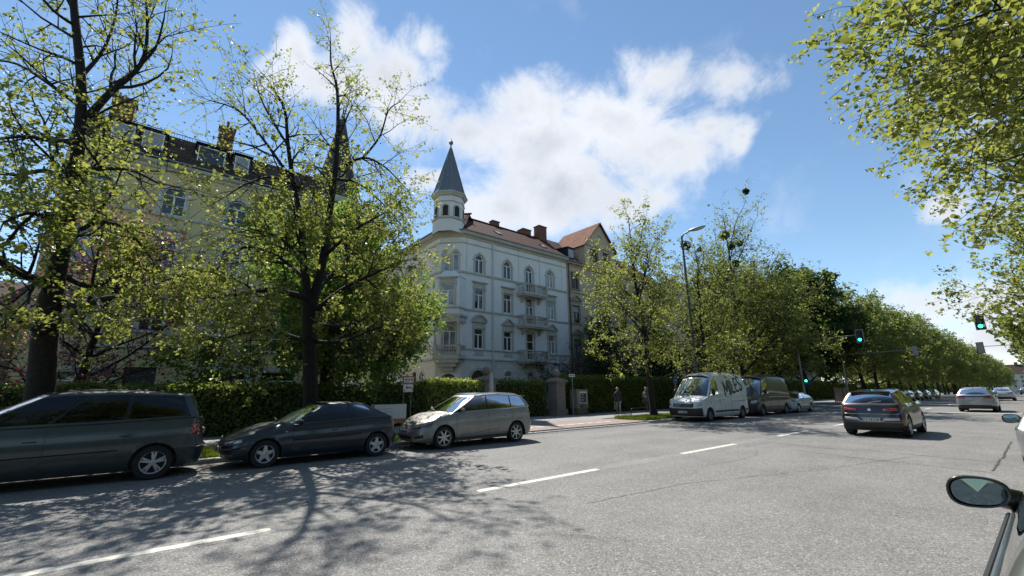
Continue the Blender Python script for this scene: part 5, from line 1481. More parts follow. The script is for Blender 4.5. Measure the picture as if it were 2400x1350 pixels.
# ------------------------------------------------------------------ vehicles
def paint(name, c, metal=0.35, rough=0.32, flake=0.1):
    m_ = mat(name, c, rough + .12, metal=metal, var=flake, scale=3.0, coat=.7); m_.node_tree.nodes['Principled BSDF'].inputs['Coat Roughness'].default_value = .09; return m_
M_GLASS = mat('car_glass', (0.008, 0.010, 0.012), 0.02, var=0.3, scale=2, spec=0.42)
def glass_mat(name, tint, refl=1.0):
    m_ = bpy.data.materials.new(name); m_.use_nodes = True; MATS[name] = m_
    t = m_.node_tree; t.nodes.remove(t.nodes['Principled BSDF']); L_ = t.links.new
    tr = t.nodes.new('ShaderNodeBsdfTransparent'); tr.inputs['Color'].default_value = tuple(tint) + (1,)
    gl_ = t.nodes.new('ShaderNodeBsdfGlossy'); gl_.inputs['Roughness'].default_value = 0.015
    fr = t.nodes.new('ShaderNodeFresnel'); fr.inputs['IOR'].default_value = 1.5
    co = t.nodes.new('ShaderNodeTexCoord'); nz = t.nodes.new('ShaderNodeTexNoise'); nz.inputs['Scale'].default_value = 2.2; L_(co.outputs['Object'], nz.inputs['Vector'])
    bp = t.nodes.new('ShaderNodeBump'); bp.inputs['Strength'].default_value = 0.04; bp.inputs['Distance'].default_value = 0.03; L_(nz.outputs['Fac'], bp.inputs['Height']); L_(bp.outputs[0], gl_.inputs['Normal'])
    mu = t.nodes.new('ShaderNodeMath'); mu.operation = 'MULTIPLY'; mu.inputs[1].default_value = refl; mu.use_clamp = True; L_(fr.outputs[0], mu.inputs[0])
    mx_ = t.nodes.new('ShaderNodeMixShader'); L_(mu.outputs[0], mx_.inputs[0]); L_(tr.outputs[0], mx_.inputs[1]); L_(gl_.outputs[0], mx_.inputs[2])
    L_(mx_.outputs[0], t.nodes['Material Output'].inputs['Surface'])
    return m_
M_GLASST = glass_mat('clear_car_glass', (0.42, 0.48, 0.47), 1.6)
M_GLASSD = glass_mat('tinted_car_glass', (0.10, 0.12, 0.13), 1.15)
M_SEAT = mat('seat_fabric', (0.035, 0.035, 0.038), 0.9, var=0.2, scale=8)
M_TYRE = mat('tyre_rubber', (0.018, 0.018, 0.018), 0.85, var=0.2, scale=10)
M_RIM = mat('alloy', (0.50, 0.50, 0.51), 0.35, metal=0.7, var=0.08)
M_RIMD = mat('brake_dark', (0.012, 0.012, 0.013), 0.6, var=0.2)
M_BLACK = mat('black_plastic', (0.016, 0.016, 0.017), 0.5, var=0.15, scale=6)
M_CHROME = mat('chrome', (0.65, 0.65, 0.66), 0.15, metal=1.0, var=0.03)
M_LAMPC = mat('headlamp_lens', (0.42, 0.44, 0.46), 0.06, metal=0.6, var=0.4, scale=14, spec=0.9, coat=1.0)
M_LAMPD = mat('dark_headlamp_lens', (0.05, 0.055, 0.06), 0.05, metal=0.4, var=0.5, scale=14, spec=0.9, coat=1.0)
M_RED = mat('tail_lamp_lens', (0.32, 0.012, 0.010), 0.12, var=0.25, scale=16, spec=0.8, coat=1.0)
M_ORANGE = mat('indicator_lens', (0.45, 0.13, 0.02), 0.15, var=0.2, coat=1.0)
M_PLATE = mat('number_plate', (0.55, 0.55, 0.54), 0.45, var=0.06)
M_PLATEK = mat('plate_print', (0.03, 0.03, 0.035), 0.5, var=0.1)
M_BLUE = mat('badge_blue', (0.03, 0.12, 0.4), 0.3)

def lerp(a, b, t): return a + (b - a) * t
def interp(pts, x): return float(np.interp(x, [p[0] for p in pts], [p[1] for p in pts]))

def spokes(kind, R, n):
    """rim mesh in the y-z plane, outer face at x = 0 looking to +x"""
    b = MB()
    b.lathe([(R, -0.16), (R, -0.004), (R * 0.985, 0.006), (R * 0.93, 0.0), (R * 0.90, -0.03), (R * 0.89, -0.16)], n=28, axis='x', cap=False)
    b.lathe([(0.0, 0.0), (R * 0.12, 0.0), (R * 0.17, -0.01), (R * 0.18, -0.05)], n=16, axis='x', cap=False)
    for k in range(n):
        a = 2 * PI * k / n + 0.3
        arms = [(0, 0)] if kind in ('single', 'star') else [(-0.16, -0.10), (0.16, 0.10)] if kind == 'double' else [(0.0, 0.22), (0.0, -0.22)]
        for da_out, da_in in arms:
            w_in = R * (0.27 if kind == 'star' else 0.10); w_out = R * (0.13 if kind == 'star' else 0.075)
            if kind == 'single': w_in = w_out = R * 0.085
            ci, si, cO, sO = math.cos(a + da_in), math.sin(a + da_in), math.cos(a + da_out), math.sin(a + da_out)
            ri, ro = R * 0.14, R * 0.93
            p = [(ri * ci - w_in * si * 1, ri * si + w_in * ci), (ri * ci + w_in * si, ri * si - w_in * ci),
                 (ro * cO + w_out * sO, ro * sO - w_out * cO), (ro * cO - w_out * sO, ro * sO + w_out * cO)]
            vs = [(-0.006, q[0], q[1]) for q in p[:2]] + [(-0.012, q[0], q[1]) for q in p[2:]] + [(-0.05, q[0], q[1]) for q in p]
            b.add(vs, [(0, 1, 2, 3), (7, 6, 5, 4), (0, 4, 5, 1), (1, 5, 6, 2), (2, 6, 7, 3), (3, 7, 4, 0)])
    return b

WHEELS = {}
def wheel_meshes(r, rim_r, kind, n, wdt, rim_m):
    k = (r, rim_r, kind, n, wdt, rim_m.name)
    if k not in WHEELS:
        t = MB(); q = rim_r * 0.985
        t.lathe([(q, -wdt), (q + 0.01, -wdt - 0.005), (r * 0.93, -wdt - 0.01), (r * 0.985, -wdt + 0.02), (r, -wdt + 0.05), (r, -0.05), (r * 0.985, -0.018), (r * 0.93, 0.012), (q + 0.015, 0.008), (q, -0.005)], n=30, axis='x', cap=False)
        t.lathe([(r * 0.5, -wdt), (0.0, -wdt)], n=20, axis='x', cap=False)
        d = MB(); d.lathe([(0, -0.075), (rim_r * 0.97, -0.075)], n=22, axis='x', cap=False)
        WHEELS[k] = (t.mesh('tyre', M_TYRE, angle=35), spokes(kind, rim_r, n).mesh('rim', rim_m, angle=30), d.mesh('brake_disc', M_RIMD))
    return WHEELS[k]

class Car:
    """body lofted from a plan-view outline: sill -> rim -> glasshouse base -> roof edge -> roof"""
    def __init__(s, **k):
        s.__dict__.update(dict(L=4.2, Wd=1.76, H=1.45, wb=2.6, fo=0.85, wr=0.31, rim=0.2, kind='star', nsp=5, zc=0.19, cf=0.55, cr=0.45,
             nexp=2.6, tuck=0.05, sec=[(0, .90), (.12, .965), (.35, 1.0), (.62, .995), (.85, .975), (1, .935)],
             rimz=[(0, .66), (.5, .78), (1.2, .93), (2.5, .95), (4.2, .98)], fprof=[(.2, .05), (.4, 0), (.55, .02), (.75, .10)], rprof=[(.2, .06), (.4, 0), (.6, .01), (.98, .10)],
             cowl=1.05, apil=1.42, head=1.85, heada=2.05, rend=3.45, renda=3.40, rbase=4.05, dpil=3.92, cowlz=.96, rbasez=1.0,
             gw=.88, rw=.66, roof=[(1.8, 1.40), (2.4, 1.45), (3.4, 1.38)], pillars=[(2.45, 2.5)], arch=1.14, clad=0, hoodcrown=.035, rimm=None, drop=.055, bulge=.02), **k)
        s.plan()
    def plan(s):
        W2 = s.Wd / 2
        pts = []
        nf = 18
        for i in range(nf + 1):
            th = (PI / 2) * (i / nf)
            pts.append((math.sin(th) ** (2 / s.nexp), s.cf * (1 - math.cos(th) ** (2 / s.nexp))))
        br = sorted({s.cf + 0.001, s.L - s.cr - 0.001, s.apil, s.dpil} | {a for p in s.pillars for a in p})
        br = [b for b in br if s.cf < b < s.L - s.cr]
        ys = []
        for a, b in zip([s.cf] + br, br + [s.L - s.cr]):
            n = max(1, int((b - a) / 0.055)); ys += [a + (b - a) * (i + 1) / n for i in range(n)]
        for y in ys[:-1]: pts.append((1.0, y))
        nr = 18
        for i in range(nr + 1):
            th = (PI / 2) * (1 - i / nr)
            pts.append((math.sin(th) ** (2 / s.nexp), s.L - s.cr * (1 - math.cos(th) ** (2 / s.nexp))))
        s.pp = pts
        d = [0.0]
        for i in range(1, len(pts)): d.append(d[-1] + math.hypot((pts[i][0] - pts[i - 1][0]) * W2, pts[i][1] - pts[i - 1][1]))
        s.pd = d; s.total = d[-1]
        s.iA = min(range(len(pts)), key=lambda i: abs(pts[i][1] - s.apil) + (0 if pts[i][0] > .99 else 9))
        s.iD = min(range(len(pts)), key=lambda i: abs(pts[i][1] - s.dpil) + (0 if pts[i][0] > .95 else 9))
    def tub(s, xn, sy, v):
        zt = interp(s.rimz, sy)
        zlow = s.zc + 0.03 * max(0, 1 - sy / 0.7) + 0.05 * max(0, 1 - (s.L - sy) / 0.7)
        z = zlow + (zt - zlow) * v
        w = s.Wd / 2 * interp(s.sec, v)
        y = sy
        if sy < s.cf: y += interp(s.fprof, z) * (1 - sy / s.cf)
        if sy > s.L - s.cr: y -= interp(s.rprof, z) * (1 - (s.L - sy) / s.cr)
        # wings taper a little towards the ends
        w *= 1 - 0.035 * max(0, 1 - sy / (s.fo + .6)) ** 2 - 0.03 * max(0, 1 - (s.L - sy) / 1.1) ** 2
        return Vector((xn * w, y, z))
    def at(s, p, v, off=0.0):
        """point at perimeter distance p from the front centre (negative: from the rear centre)"""
        if p < 0: p = s.total + p
        i = int(np.searchsorted(s.pd, p)) - 1; i = max(0, min(i, len(s.pd) - 2))
        t = (p - s.pd[i]) / (s.pd[i + 1] - s.pd[i])
        a, b = s.pp[i], s.pp[i + 1]
        q = s.tub(lerp(a[0], b[0], t), lerp(a[1], b[1], t), v)
        if off:
            e = 0.02
            q1 = s.tub(*[lerp(a[k], b[k], t) for k in (0, 1)], max(0, v - e)); q2 = s.tub(*[lerp(a[k], b[k], t) for k in (0, 1)], min(1, v + e))
            r1 = s.tub(a[0], a[1], v); r2 = s.tub(b[0], b[1], v)
            n = (r2 - r1).cross(q2 - q1)
            if n.length > 1e-9: q = q + n.normalized() * off
        return q
    def glass_base(s, i):
        W2 = s.Wd / 2
        if i <= s.iA:
            q = s.pd[i] / s.pd[s.iA]; return Vector((s.gw * W2 * min(1, q * 1.0), lerp(s.cowl, s.apil, q ** 2.2), lerp(s.cowlz, interp(s.rimz, s.apil) + 0.015, q ** 2)))
        if i >= s.iD:
            q = (s.total - s.pd[i]) / (s.total - s.pd[s.iD]); return Vector((s.gw * W2 * .985 * q, lerp(s.rbase, s.dpil, q ** 2.2), lerp(s.rbasez, interp(s.rimz, s.dpil) + 0.015, q ** 2)))
        y = s.pp[i][1]
        return Vector((s.gw * W2, y, interp(s.rimz, y) + 0.015))
    def roof_edge(s, i):
        W2 = s.Wd / 2
        if i <= s.iA:
            q = s.pd[i] / s.pd[s.iA]; y = lerp(s.head, s.heada, q ** 2.2); x = s.rw * W2 * q
        elif i >= s.iD:
            q = (s.total - s.pd[i]) / (s.total - s.pd[s.iD]); y = lerp(s.rend, s.renda, q ** 2.2); x = s.rw * W2 * .97 * q
        else:
            y0 = s.pp[i][1]; q = 1.0
            mids = [(s.apil, s.heada)] + [((a + b) / 2, (a + b) / 2 + 0.04) for a, b in s.pillars if s.heada + .1 < (a + b) / 2 < s.renda - .1] + [(s.dpil, s.renda)]
            y = interp(mids, y0)
            x = s.rw * W2 * (1 - .03 * max(0, (y - 2.6) / 2))
        return Vector((x, y, interp(s.roof, y) - s.drop * q ** 2))
    def build(s, name, loc, rz, label, cat, pm, group=None, extra=None, cabin_only=None, roofm=None, glassm=None):
        root = thing(name, loc, label, cat, group, rz)
        n = len(s.pp); VR = [0, .05, .12, .2, .28, .36, .44, .52, .6, .68, .76, .84, .9, .95, 1.0]
        nv = len(VR)
        G = [[s.tub(p[0], p[1], v) for v in VR] for p in s.pp]
        # wheel arches
        wc = [(s.fo, s.wr), (s.fo + s.wb, s.wr)]; RA = s.wr * s.arch
        kill = set()
        ins = [[0] * nv for _ in range(n)]
        for i in range(n):
            if s.pp[i][0] < 0.8: continue
            for j in range(nv):
                for k, (wy, wz) in enumerate(wc):
                    q = G[i][j]; dd = math.hypot(q.y - wy, q.z - wz)
                    if dd < RA and j < nv - 2: ins[i][j] = k + 1
        for i in range(n - 1):
            for j in range(nv - 1):
                c = [ins[i][j], ins[i + 1][j], ins[i + 1][j + 1], ins[i][j + 1]]
                if all(c): kill.add((i, j))
        for i in range(n):
            for j in range(nv):
                if ins[i][j]:
                    near = any((a, b) not in kill and 0 <= a < n - 1 and 0 <= b < nv - 1 for a in (i - 1, i) for b in (j - 1, j))
                    if near:
                        wy, wz = wc[ins[i][j] - 1]; q = G[i][j]; dv = Vector((q.y - wy, q.z - wz))
                        if dv.length < 1e-4: dv = Vector((0, 1))
                        dv = dv.normalized() * RA; q.y = wy + dv.x; q.z = max(wz + dv.y, s.zc)
        Y0 = s.L / 2                                # local origin: middle of the car on the ground, front towards +y
        def T(p, sg=1): return (p[0] * sg, Y0 - p[1], p[2])
        body, clad, glass = MB(), MB(), {}
        def quad(mb_, a, b, c, d):
            mb_.add([T(a), T(b), T(c), T(d)], [(0, 1, 2, 3)])
            mb_.add([T(a, -1), T(b, -1), T(c, -1), T(d, -1)], [(3, 2, 1, 0)])
        for i in range(n - 1):
            for j in range(nv - 1):
                if (i, j) in kill: continue
                tgt = clad if VR[j] < s.clad else body
                quad(tgt, G[i][j], G[i + 1][j], G[i + 1][j + 1], G[i][j + 1])
        # shoulder / bonnet / tail shelf
        B = [s.glass_base(i) for i in range(n)]; Tt = [s.roof_edge(i) for i in range(n)]
        TT = [0, .12, .3, .5, .7, .88, 1.0]
        for i in range(n - 1):
            for a, b in zip(TT, TT[1:]):
                def sh(k, t):
                    p = G[k][-1].lerp(B[k], t); d = (B[k] - G[k][-1]); hl = Vector((d.x, d.y, 0)).length
                    p.z += (s.hoodcrown * min(1, hl / .5) + .012) * math.sin(PI * min(1, t * 1.0)) ** 0.8 * (1 if t < 1 else 0)
                    return p
                quad(body, sh(i, a), sh(i + 1, a), sh(i + 1, b), sh(i, b))
        # glasshouse
        GV = [0, .06, .3, .55, .8, .93, 1.0]
        def gh(i, v):
            p = B[i].lerp(Tt[i], v); k = math.sin(PI * v) * s.bulge
            if s.iA < i < s.iD: p.x += k
            elif i <= s.iA: p.y -= k * 1.3 * (1 - (s.pd[i] / s.pd[s.iA]) ** 2); 
            else: p.y += k * 1.2
            return p
        def region(i, j):
            if j in (0, len(GV) - 2): return 'pillar'
            y = (s.pp[i][1] + s.pp[i + 1][1]) / 2
            if i < s.iA:
                return 'windscreen' if (s.pd[i] + s.pd[i + 1]) / 2 / s.pd[s.iA] < .962 else 'pillar'
            if i >= s.iD:
                if cabin_only: return 'pillar'
                return 'rear_window' if (s.total - (s.pd[i] + s.pd[i + 1]) / 2) / (s.total - s.pd[s.iD]) < .90 else 'pillar'
            if i < s.iA + 1: return 'pillar'
            if cabin_only and y > cabin_only: return 'pillar'
            if y > s.dpil - s.__dict__.get('cpil', 0.12): return 'pillar'
            for k, (a, b) in enumerate(s.pillars):
                if a - 1e-6 < y < b + 1e-6: return 'black'
            return 'side_window%d' % sum(y > b for a, b in s.pillars)
        black = MB()
        gl = {}
        for i in range(n - 1):
            for j in range(len(GV) - 1):
                q = [gh(i, GV[j]), gh(i + 1, GV[j]), gh(i + 1, GV[j + 1]), gh(i, GV[j + 1])]
                rg_ = region(i, j)
                if rg_ == 'pillar': quad(body, *q)
                elif rg_ == 'black': quad(black, *q)
                elif rg_ in ('windscreen', 'rear_window'): quad(gl.setdefault(rg_, MB()), *q)
                else:
                    for sg in (1, -1):
                        m_ = gl.setdefault((rg_, sg), MB())
                        f = (0, 1, 2, 3) if sg == 1 else (3, 2, 1, 0)
                        m_.add([T(p, sg) for p in q], [f])
        # roof
        rf = MB(); XS = [1, .93, .8, .6, .4, .2, 0]
        idx = list(range(s.iA, s.iD + 1))
        def rp(k, x):
            i = idx[k]; e = Tt[i]; f = k / (len(idx) - 1)
            c = 1 - x * x
            y = e.y + (s.head - s.heada) * c * max(0, 1 - f * 6) + (s.rend - s.renda) * c * max(0, 1 - (1 - f) * 6)
            return Vector((e.x * x, y, interp(s.roof, e.y) - s.drop * x ** 4))
        for k in range(len(idx) - 1):
            for a, b in zip(XS, XS[1:]): quad(rf, rp(k, a), rp(k + 1, a), rp(k + 1, b), rp(k, b))
        o = body.build('body', pm, root, angle=32)
        weld(o.data)
        r2 = rf.build('roof', roofm or pm, root, angle=32); weld(r2.data)
        if s.clad: c = clad.build('lower_cladding', M_BLACK, root, angle=32); weld(c.data)
        if black.v: c = black.build('pillar_trim', mat('gloss_black', (.008, .008, .009), .25), root)
        for k, m_ in gl.items():
            nm = k if isinstance(k, str) else 'side_window'
            c = m_.build(nm, glassm or (M_GLASST if nm == 'windscreen' else M_GLASSD), root, angle=40); weld(c.data)
        # cabin: floor, dashboard, seats
        ib = MB(); ib.box(-s.gw * s.Wd * .46, s.gw * s.Wd * .46, Y0 - s.dpil + .1, Y0 - s.apil, s.zc + .26, s.zc + .30)
        ib.build('cabin_floor', M_SEAT, root)
        ib = MB(); zb = interp(s.rimz, s.apil) - .02
        ib.prism([(Y0 - s.cowl - .02, zb + .02), (Y0 - s.apil - .30, zb - .03), (Y0 - s.apil - .34, zb - .16), (Y0 - s.apil - .1, zb - .34), (Y0 - s.cowl - .02, zb - .34)], 'x', -s.gw * s.Wd * .44, s.gw * s.Wd * .44); ib.build('dashboard', M_BLACK, root)
        def seat(x, y, w, hb):
            q = MB(); z0_ = s.zc + .30
            q.prism([(Y0 - y + .02, z0_), (Y0 - y + .02, z0_ + .22), (Y0 - y + .48, z0_ + .26), (Y0 - y + .50, z0_ + .05), (Y0 - y + .45, z0_)], 'x', x - w / 2, x + w / 2)
            q.prism([(Y0 - y - .04, z0_ + .2), (Y0 - y + .10, z0_ + .2), (Y0 - y + .02, hb - .16), (Y0 - y - .16, hb - .18)], 'x', x - w / 2 + .02, x + w / 2 - .02)
            for hx in ([x] if w < .8 else [x - w * .3, x + w * .3]): q.ball((hx, Y0 - y - .10, hb - .07), .12, 10, sq=(1.05, .45, .75))
            q.build('seat', M_SEAT, root, angle=40)
        hb_ = min(s.H - .22, interp(s.rimz, 2.0) + .26)
        ys_ = s.apil + 1.0
        for sx in (-.37, .37): seat(sx, ys_, .48, hb_)
        if not cabin_only:
            seat(0, ys_ + .85, 1.2, hb_ - .04)
        # floor and wheel houses
        fl = MB(); fl.box(-s.Wd * .40, s.Wd * .40, -Y0 + .35, Y0 - .35, s.zc - .01, s.zc + .25)
        for wy, wz in wc:
            for sg in (1, -1):
                m2 = MB(); m2.lathe([(RA * 1.0, -.30), (RA * 1.0, .0)], n=22, axis='x', cap=False, a0=-.35, a1=PI + .35)
                m2.lathe([(0, -.30), (RA, -.30)], n=22, axis='x', cap=False, a0=-.35, a1=PI + .35)
                m2.lathe([(RA * 1.0, -.004), (RA * 1.035, -.001)], n=22, axis='x', cap=False, a0=-.2, a1=PI + .2)
                x0 = s.Wd / 2 * .978
                for v in m2.v: fl.v.append(((v[0] + x0) * sg, v[1] + Y0 - wy, v[2] + wz))
                bb = len(fl.v) - len(m2.v)
                for f in m2.f: fl.f.append(tuple(q + bb for q in (f if sg == 1 else f[::-1]))); fl.m.append(0)
        fl.build('underbody', M_BLACK, root)
        # wheels
        ty, ri, di = wheel_meshes(s.wr, s.rim, s.kind, s.nsp, .215, s.rimm or M_RIM)
        for wy, wz in wc:
            for sg in (1, -1):
                w_ = place('wheel', di, root, (sg * (s.Wd / 2 - .03), Y0 - wy, s.wr), 0 if sg == 1 else PI)
                place('tyre', ty, w_); place('rim', ri, w_)
        s.root, s.T, s.Y0 = root, T, Y0
        return root
    def patch(s, name, c, m_, off=.008, n=(10, 4), both=True, parent=None, rim=None):
        """c: four (p, v) corners on the lower body; one mesh per side"""
        out = []
        for sg in ((1, -1) if both else (1,)):
            b = MB(); vs = []
            for i in range(n[0] + 1):
                for j in range(n[1] + 1):
                    t, u = i / n[0], j / n[1]
                    p = lerp(lerp(c[0][0], c[1][0], t), lerp(c[3][0], c[2][0], t), u); v = lerp(lerp(c[0][1], c[1][1], t), lerp(c[3][1], c[2][1], t), u)
                    e = 1.0 if (0 < i < n[0] or abs(p) < .01) and 0 < j < n[1] else -0.4
                    vs.append(s.T(s.at(p, v, off * e), sg))
            fs = [(i * (n[1] + 1) + j, (i + 1) * (n[1] + 1) + j, (i + 1) * (n[1] + 1) + j + 1, i * (n[1] + 1) + j + 1) for i in range(n[0]) for j in range(n[1])]
            b.add(vs, fs if sg == 1 else [f[::-1] for f in fs])
            out.append(b.build(name, m_, parent or s.root, smooth=True))
        return out
    def strip(s, name, pts, w, m_, off=.003, sides=(1, -1)):
        """thin line on the lower body through (p, v) points: door joints, mouldings"""
        for sg in sides:
            P_ = []
            for (p0, v0), (p1, v1) in zip(pts, pts[1:]):
                k = max(2, int(max(abs(p1 - p0) / .08, abs(v1 - v0) / .06)))
                P_ += [(lerp(p0, p1, i / k), lerp(v0, v1, i / k)) for i in range(k)]
            P_.append(pts[-1])
            q = [Vector(s.T(s.at(p, v, off), sg)) for p, v in P_]
            b = MB(); b.tube(q, w, 4); b.build(name, m_, s.root)
    def pside(s, y): return s.pd[min(range(len(s.pp)), key=lambda i: abs(s.pp[i][1] - y) + (0 if s.pp[i][0] > .97 else 9))]
    def mirror(s, y, z, pm, size=(.20, .10, .13), glass=True):
        for sg in (1, -1):
            x = s.Wd / 2 * s.gw + .03
            b = MB(); b.ball((0, 0, 0), 1.0, 14, sq=(size[0] / 2, size[1] / 2, size[2] / 2))
            b.v = [(v[0], (v[1] if v[1] > 0 else v[1] * .45), v[2]) for v in b.v]
            m_ = b.build('mirror', pm, s.root, (sg * (x + size[0] * .55), s.Y0 - y, z), smooth=True)
            b = MB(); b.tube([(-sg * size[0] * .75, -.0, -.06), (-sg * size[0] * .25, 0, -.03)], .025, 6); b.build('mirror_arm', M_BLACK, m_)
            b = MB(); b.lathe([(0, 0), (.46, 0), (.48, .01)], n=18, axis='y'); b.v = [(v[0] * size[0], -size[1] * .225 - .012 + v[1] * .5, v[2] * size[2]) for v in b.v]
            b.build('mirror_glass', mat('mirror_silver', (0.55, 0.6, 0.62), 0.02, metal=1.0, var=0), m_)
    def handles(s, ys, v, m_):
        for y in ys:
            for sg in (1, -1):
                p = s.pside(y)
                b = MB(); b.tube([Vector(s.T(s.at(p + d, v, .018 if abs(d) < .08 else .004), sg)) for d in (-.08, -.055, 0, .055, .08)], .012, 6)
                b.build('door_handle', m_, s.root)
    def plate(s, front=True, z=.5, w=.52, off=.02):
        v = 0; best = 9
        for k in range(50):
            q = s.at(0.0001 if front else -0.0001, k / 49)
            if abs(q.z - z) < best: best = abs(q.z - z); v = k / 49
        q = s.at(0.0001 if front else -0.0001, v); y = s.Y0 - q.y; sg = 1 if front else -1
        b = MB(); b.box(-w / 2, w / 2, y - .01 + sg * off, y + .01 + sg * off, z - .057, z + .057)
        p_ = b.build('number_plate', M_PLATE, s.root)
        b = MB(); r = random.Random(int(w * 100 + s.L * 10)); x = -w / 2 + .07
        b.box(-w / 2 + .004, -w / 2 + .045, y + sg * (off + .0105), y + sg * (off + .012), z - .05, z + .05, 1)
        while x < w / 2 - .06:
            k = r.choice((.028, .034, .034)); b.box(x, x + k * .35, y + sg * (off + .0105), y + sg * (off + .012), z - .036, z + .036)
            b.box(x + k * .35, x + k, y + sg * (off + .0105), y + sg * (off + .012), z - .036 + r.choice((0, .03, .055)), z - .022 + r.choice((0, .03, .055)) )
            x += k + .016 + r.choice((0, 0, .03))
        b.build('plate_print', [M_PLATEK, M_BLUE], p_)
    def rails(s, m_=None):
        for sg in (1, -1):
            pts = []
            for k in range(9):
                i = s.iA + 2 + int((s.iD - s.iA - 4) * (k / 8) * .93); e = s.roof_edge(i)
                pts.append(Vector(s.T((e.x - .03, e.y, e.z + (.055 if 0 < k < 8 else .03)), sg)))
            b = MB(); b.tube(pts, .014, 6); b.build('roof_rail', m_ or M_BLACK, s.root)
    def aerial(s, y, h=.07):
        b = MB(); z = interp(s.roof, y); b.prism([(-.01 + s.Y0 - y - .08, z - .01), (s.Y0 - y + .06, z - .01), (s.Y0 - y - .07, z + h)], 'x', -.012, .012); b.build('aerial', M_BLACK, s.root)
    def wiper(s, rear=True):
        p0 = s.glass_base(len(s.pp) - 1) if rear else s.glass_base(0)
        p1 = s.roof_edge(len(s.pp) - 1) if rear else s.roof_edge(0)
        a = p0.lerp(p1, .08); c = p0.lerp(p1, .12)
        d = .045 if rear else -.04
        b = MB(); b.tube([Vector(s.T((-.02, a.y + d, a.z))), Vector(s.T((.36, c.y + d, c.z + .05)))], .014, 5); b.build('wiper', M_BLACK, s.root)

def weld(me):
    bm = bmesh.new(); bm.from_mesh(me); bmesh.ops.remove_doubles(bm, verts=bm.verts, dist=0.0008)
    bmesh.ops.dissolve_degenerate(bm, edges=bm.edges, dist=0.0002)
    bm.to_mesh(me); bm.free(); me.polygons.foreach_set('use_smooth', [True] * len(me.polygons)); me.set_sharp_from_angle(angle=R_(34)); me.update()

def badge(car, front, z, r, ring_only=False):
    v = min((abs(car.at(.0001 if front else -.0001, k / 60).z - z), k / 60) for k in range(61))[1]
    q = car.at(.0001 if front else -.0001, v); y = car.Y0 - q.y; sg = 1 if front else -1
    b = MB()
    b.lathe([(r * .8, 0), (r, 0), (r, .015), (r * .8, .015)], (0, 0, 0), 18, 0, 'y', cap=False)
    if ring_only:
        for k in range(3):
            a = PI / 2 + k * 2 * PI / 3; b.prism([(-.12 * r * math.sin(a), .12 * r * math.cos(a)), (r * .9 * math.cos(a), r * .9 * math.sin(a)), (.12 * r * math.sin(a), -.12 * r * math.cos(a))], 'y', 0, .013)
    else:
        b.lathe([(0, .004), (r * .8, .004)], n=18, axis='y', cap=False)
    o = b.build('badge', M_CHROME, car.root, (0, y + sg * .012 - (.015 if not front else 0), z))
    return o

LX = -11.52           # outer side of the cars parked on the left
def yrow(front_wheel_y, car): return front_wheel_y + car.wb / 2 + (car.fo + car.wb / 2 - car.L / 2) * -1   # centre y for a car facing -y

def parked(car, front_wheel_y): return (LX - car.Wd / 2, front_wheel_y - car.fo + car.L / 2, 0.0)

# -- dark green-grey minivan at the left edge
P_VAN = paint('dark_green_grey_paint', (0.045, 0.056, 0.058), .45, .3)
mv = Car(L=4.63, Wd=1.84, H=1.74, wb=2.84, fo=.93, wr=.325, rim=.215, kind='double', nsp=5, cf=.6, cr=.42, zc=.2,
         rimz=[(0, .74), (.4, .86), (1.0, 1.0), (1.5, 1.06), (3.0, 1.10), (4.2, 1.16), (4.63, 1.14)], fprof=[(.2, .06), (.45, 0), (.6, .03), (.85, .12)], rprof=[(.2, .06), (.35, 0), (.62, 0), (.66, .05), (1.16, .09)],
         cowl=.85, apil=1.05, head=1.95, heada=2.1, rend=4.30, renda=4.22, rbase=4.50, dpil=4.42, cowlz=1.04, rbasez=1.14,
         gw=.925, rw=.75, roof=[(1.9, 1.66), (2.4, 1.715), (3.2, 1.73), (4.0, 1.68), (4.35, 1.62)], pillars=[(2.13, 2.2), (3.2, 3.28)], cpil=.16, drop=.05, arch=1.15)
mv.build('minivan', parked(mv, .22 - mv.wb), PI, 'dark green-grey minivan parked at the left edge of the picture', 'minivan', P_VAN, 'cars parked along the left kerb')
mv.rails(); mv.handles([2.0, 3.3], .72, P_VAN); mv.mirror(1.25, 1.12, P_VAN)
mv.patch('tail_light', [(-.72, .62), (-1.02, .62), (-1.04, .88), (-.70, .88)], M_RED, .012)
mv.patch('headlight', [(.45, .7), (1.0, .72), (1.05, .92), (.45, .88)], M_LAMPC)
mv.plate(False, .85); mv.plate(True, .42)
for yy in (1.15, 2.18): mv.strip('door_joint', [(mv.pside(yy), .12), (mv.pside(yy), .99)], .004, M_BLACK, .001)
mv.strip('door_joint', [(mv.pside(3.28), .45), (mv.pside(3.28), .99)], .004, M_BLACK, .001)
mv.strip('side_moulding', [(mv.pside(1.3), .42), (mv.pside(3.2), .44)], .012, M_BLACK, .006)
mv.strip('bumper_joint', [(-.02, .47), (-.8, .47), (-1.1, .46)], .004, M_BLACK, .001)
mv.strip('window_line', [(mv.pside(1.1), 1.0), (mv.pside(4.36), 1.0)], .010, M_BLACK, .004)
mv.strip('bumper_lip', [(-.02, .36), (-.8, .36), (-1.0, .35)], .018, P_VAN, .01)

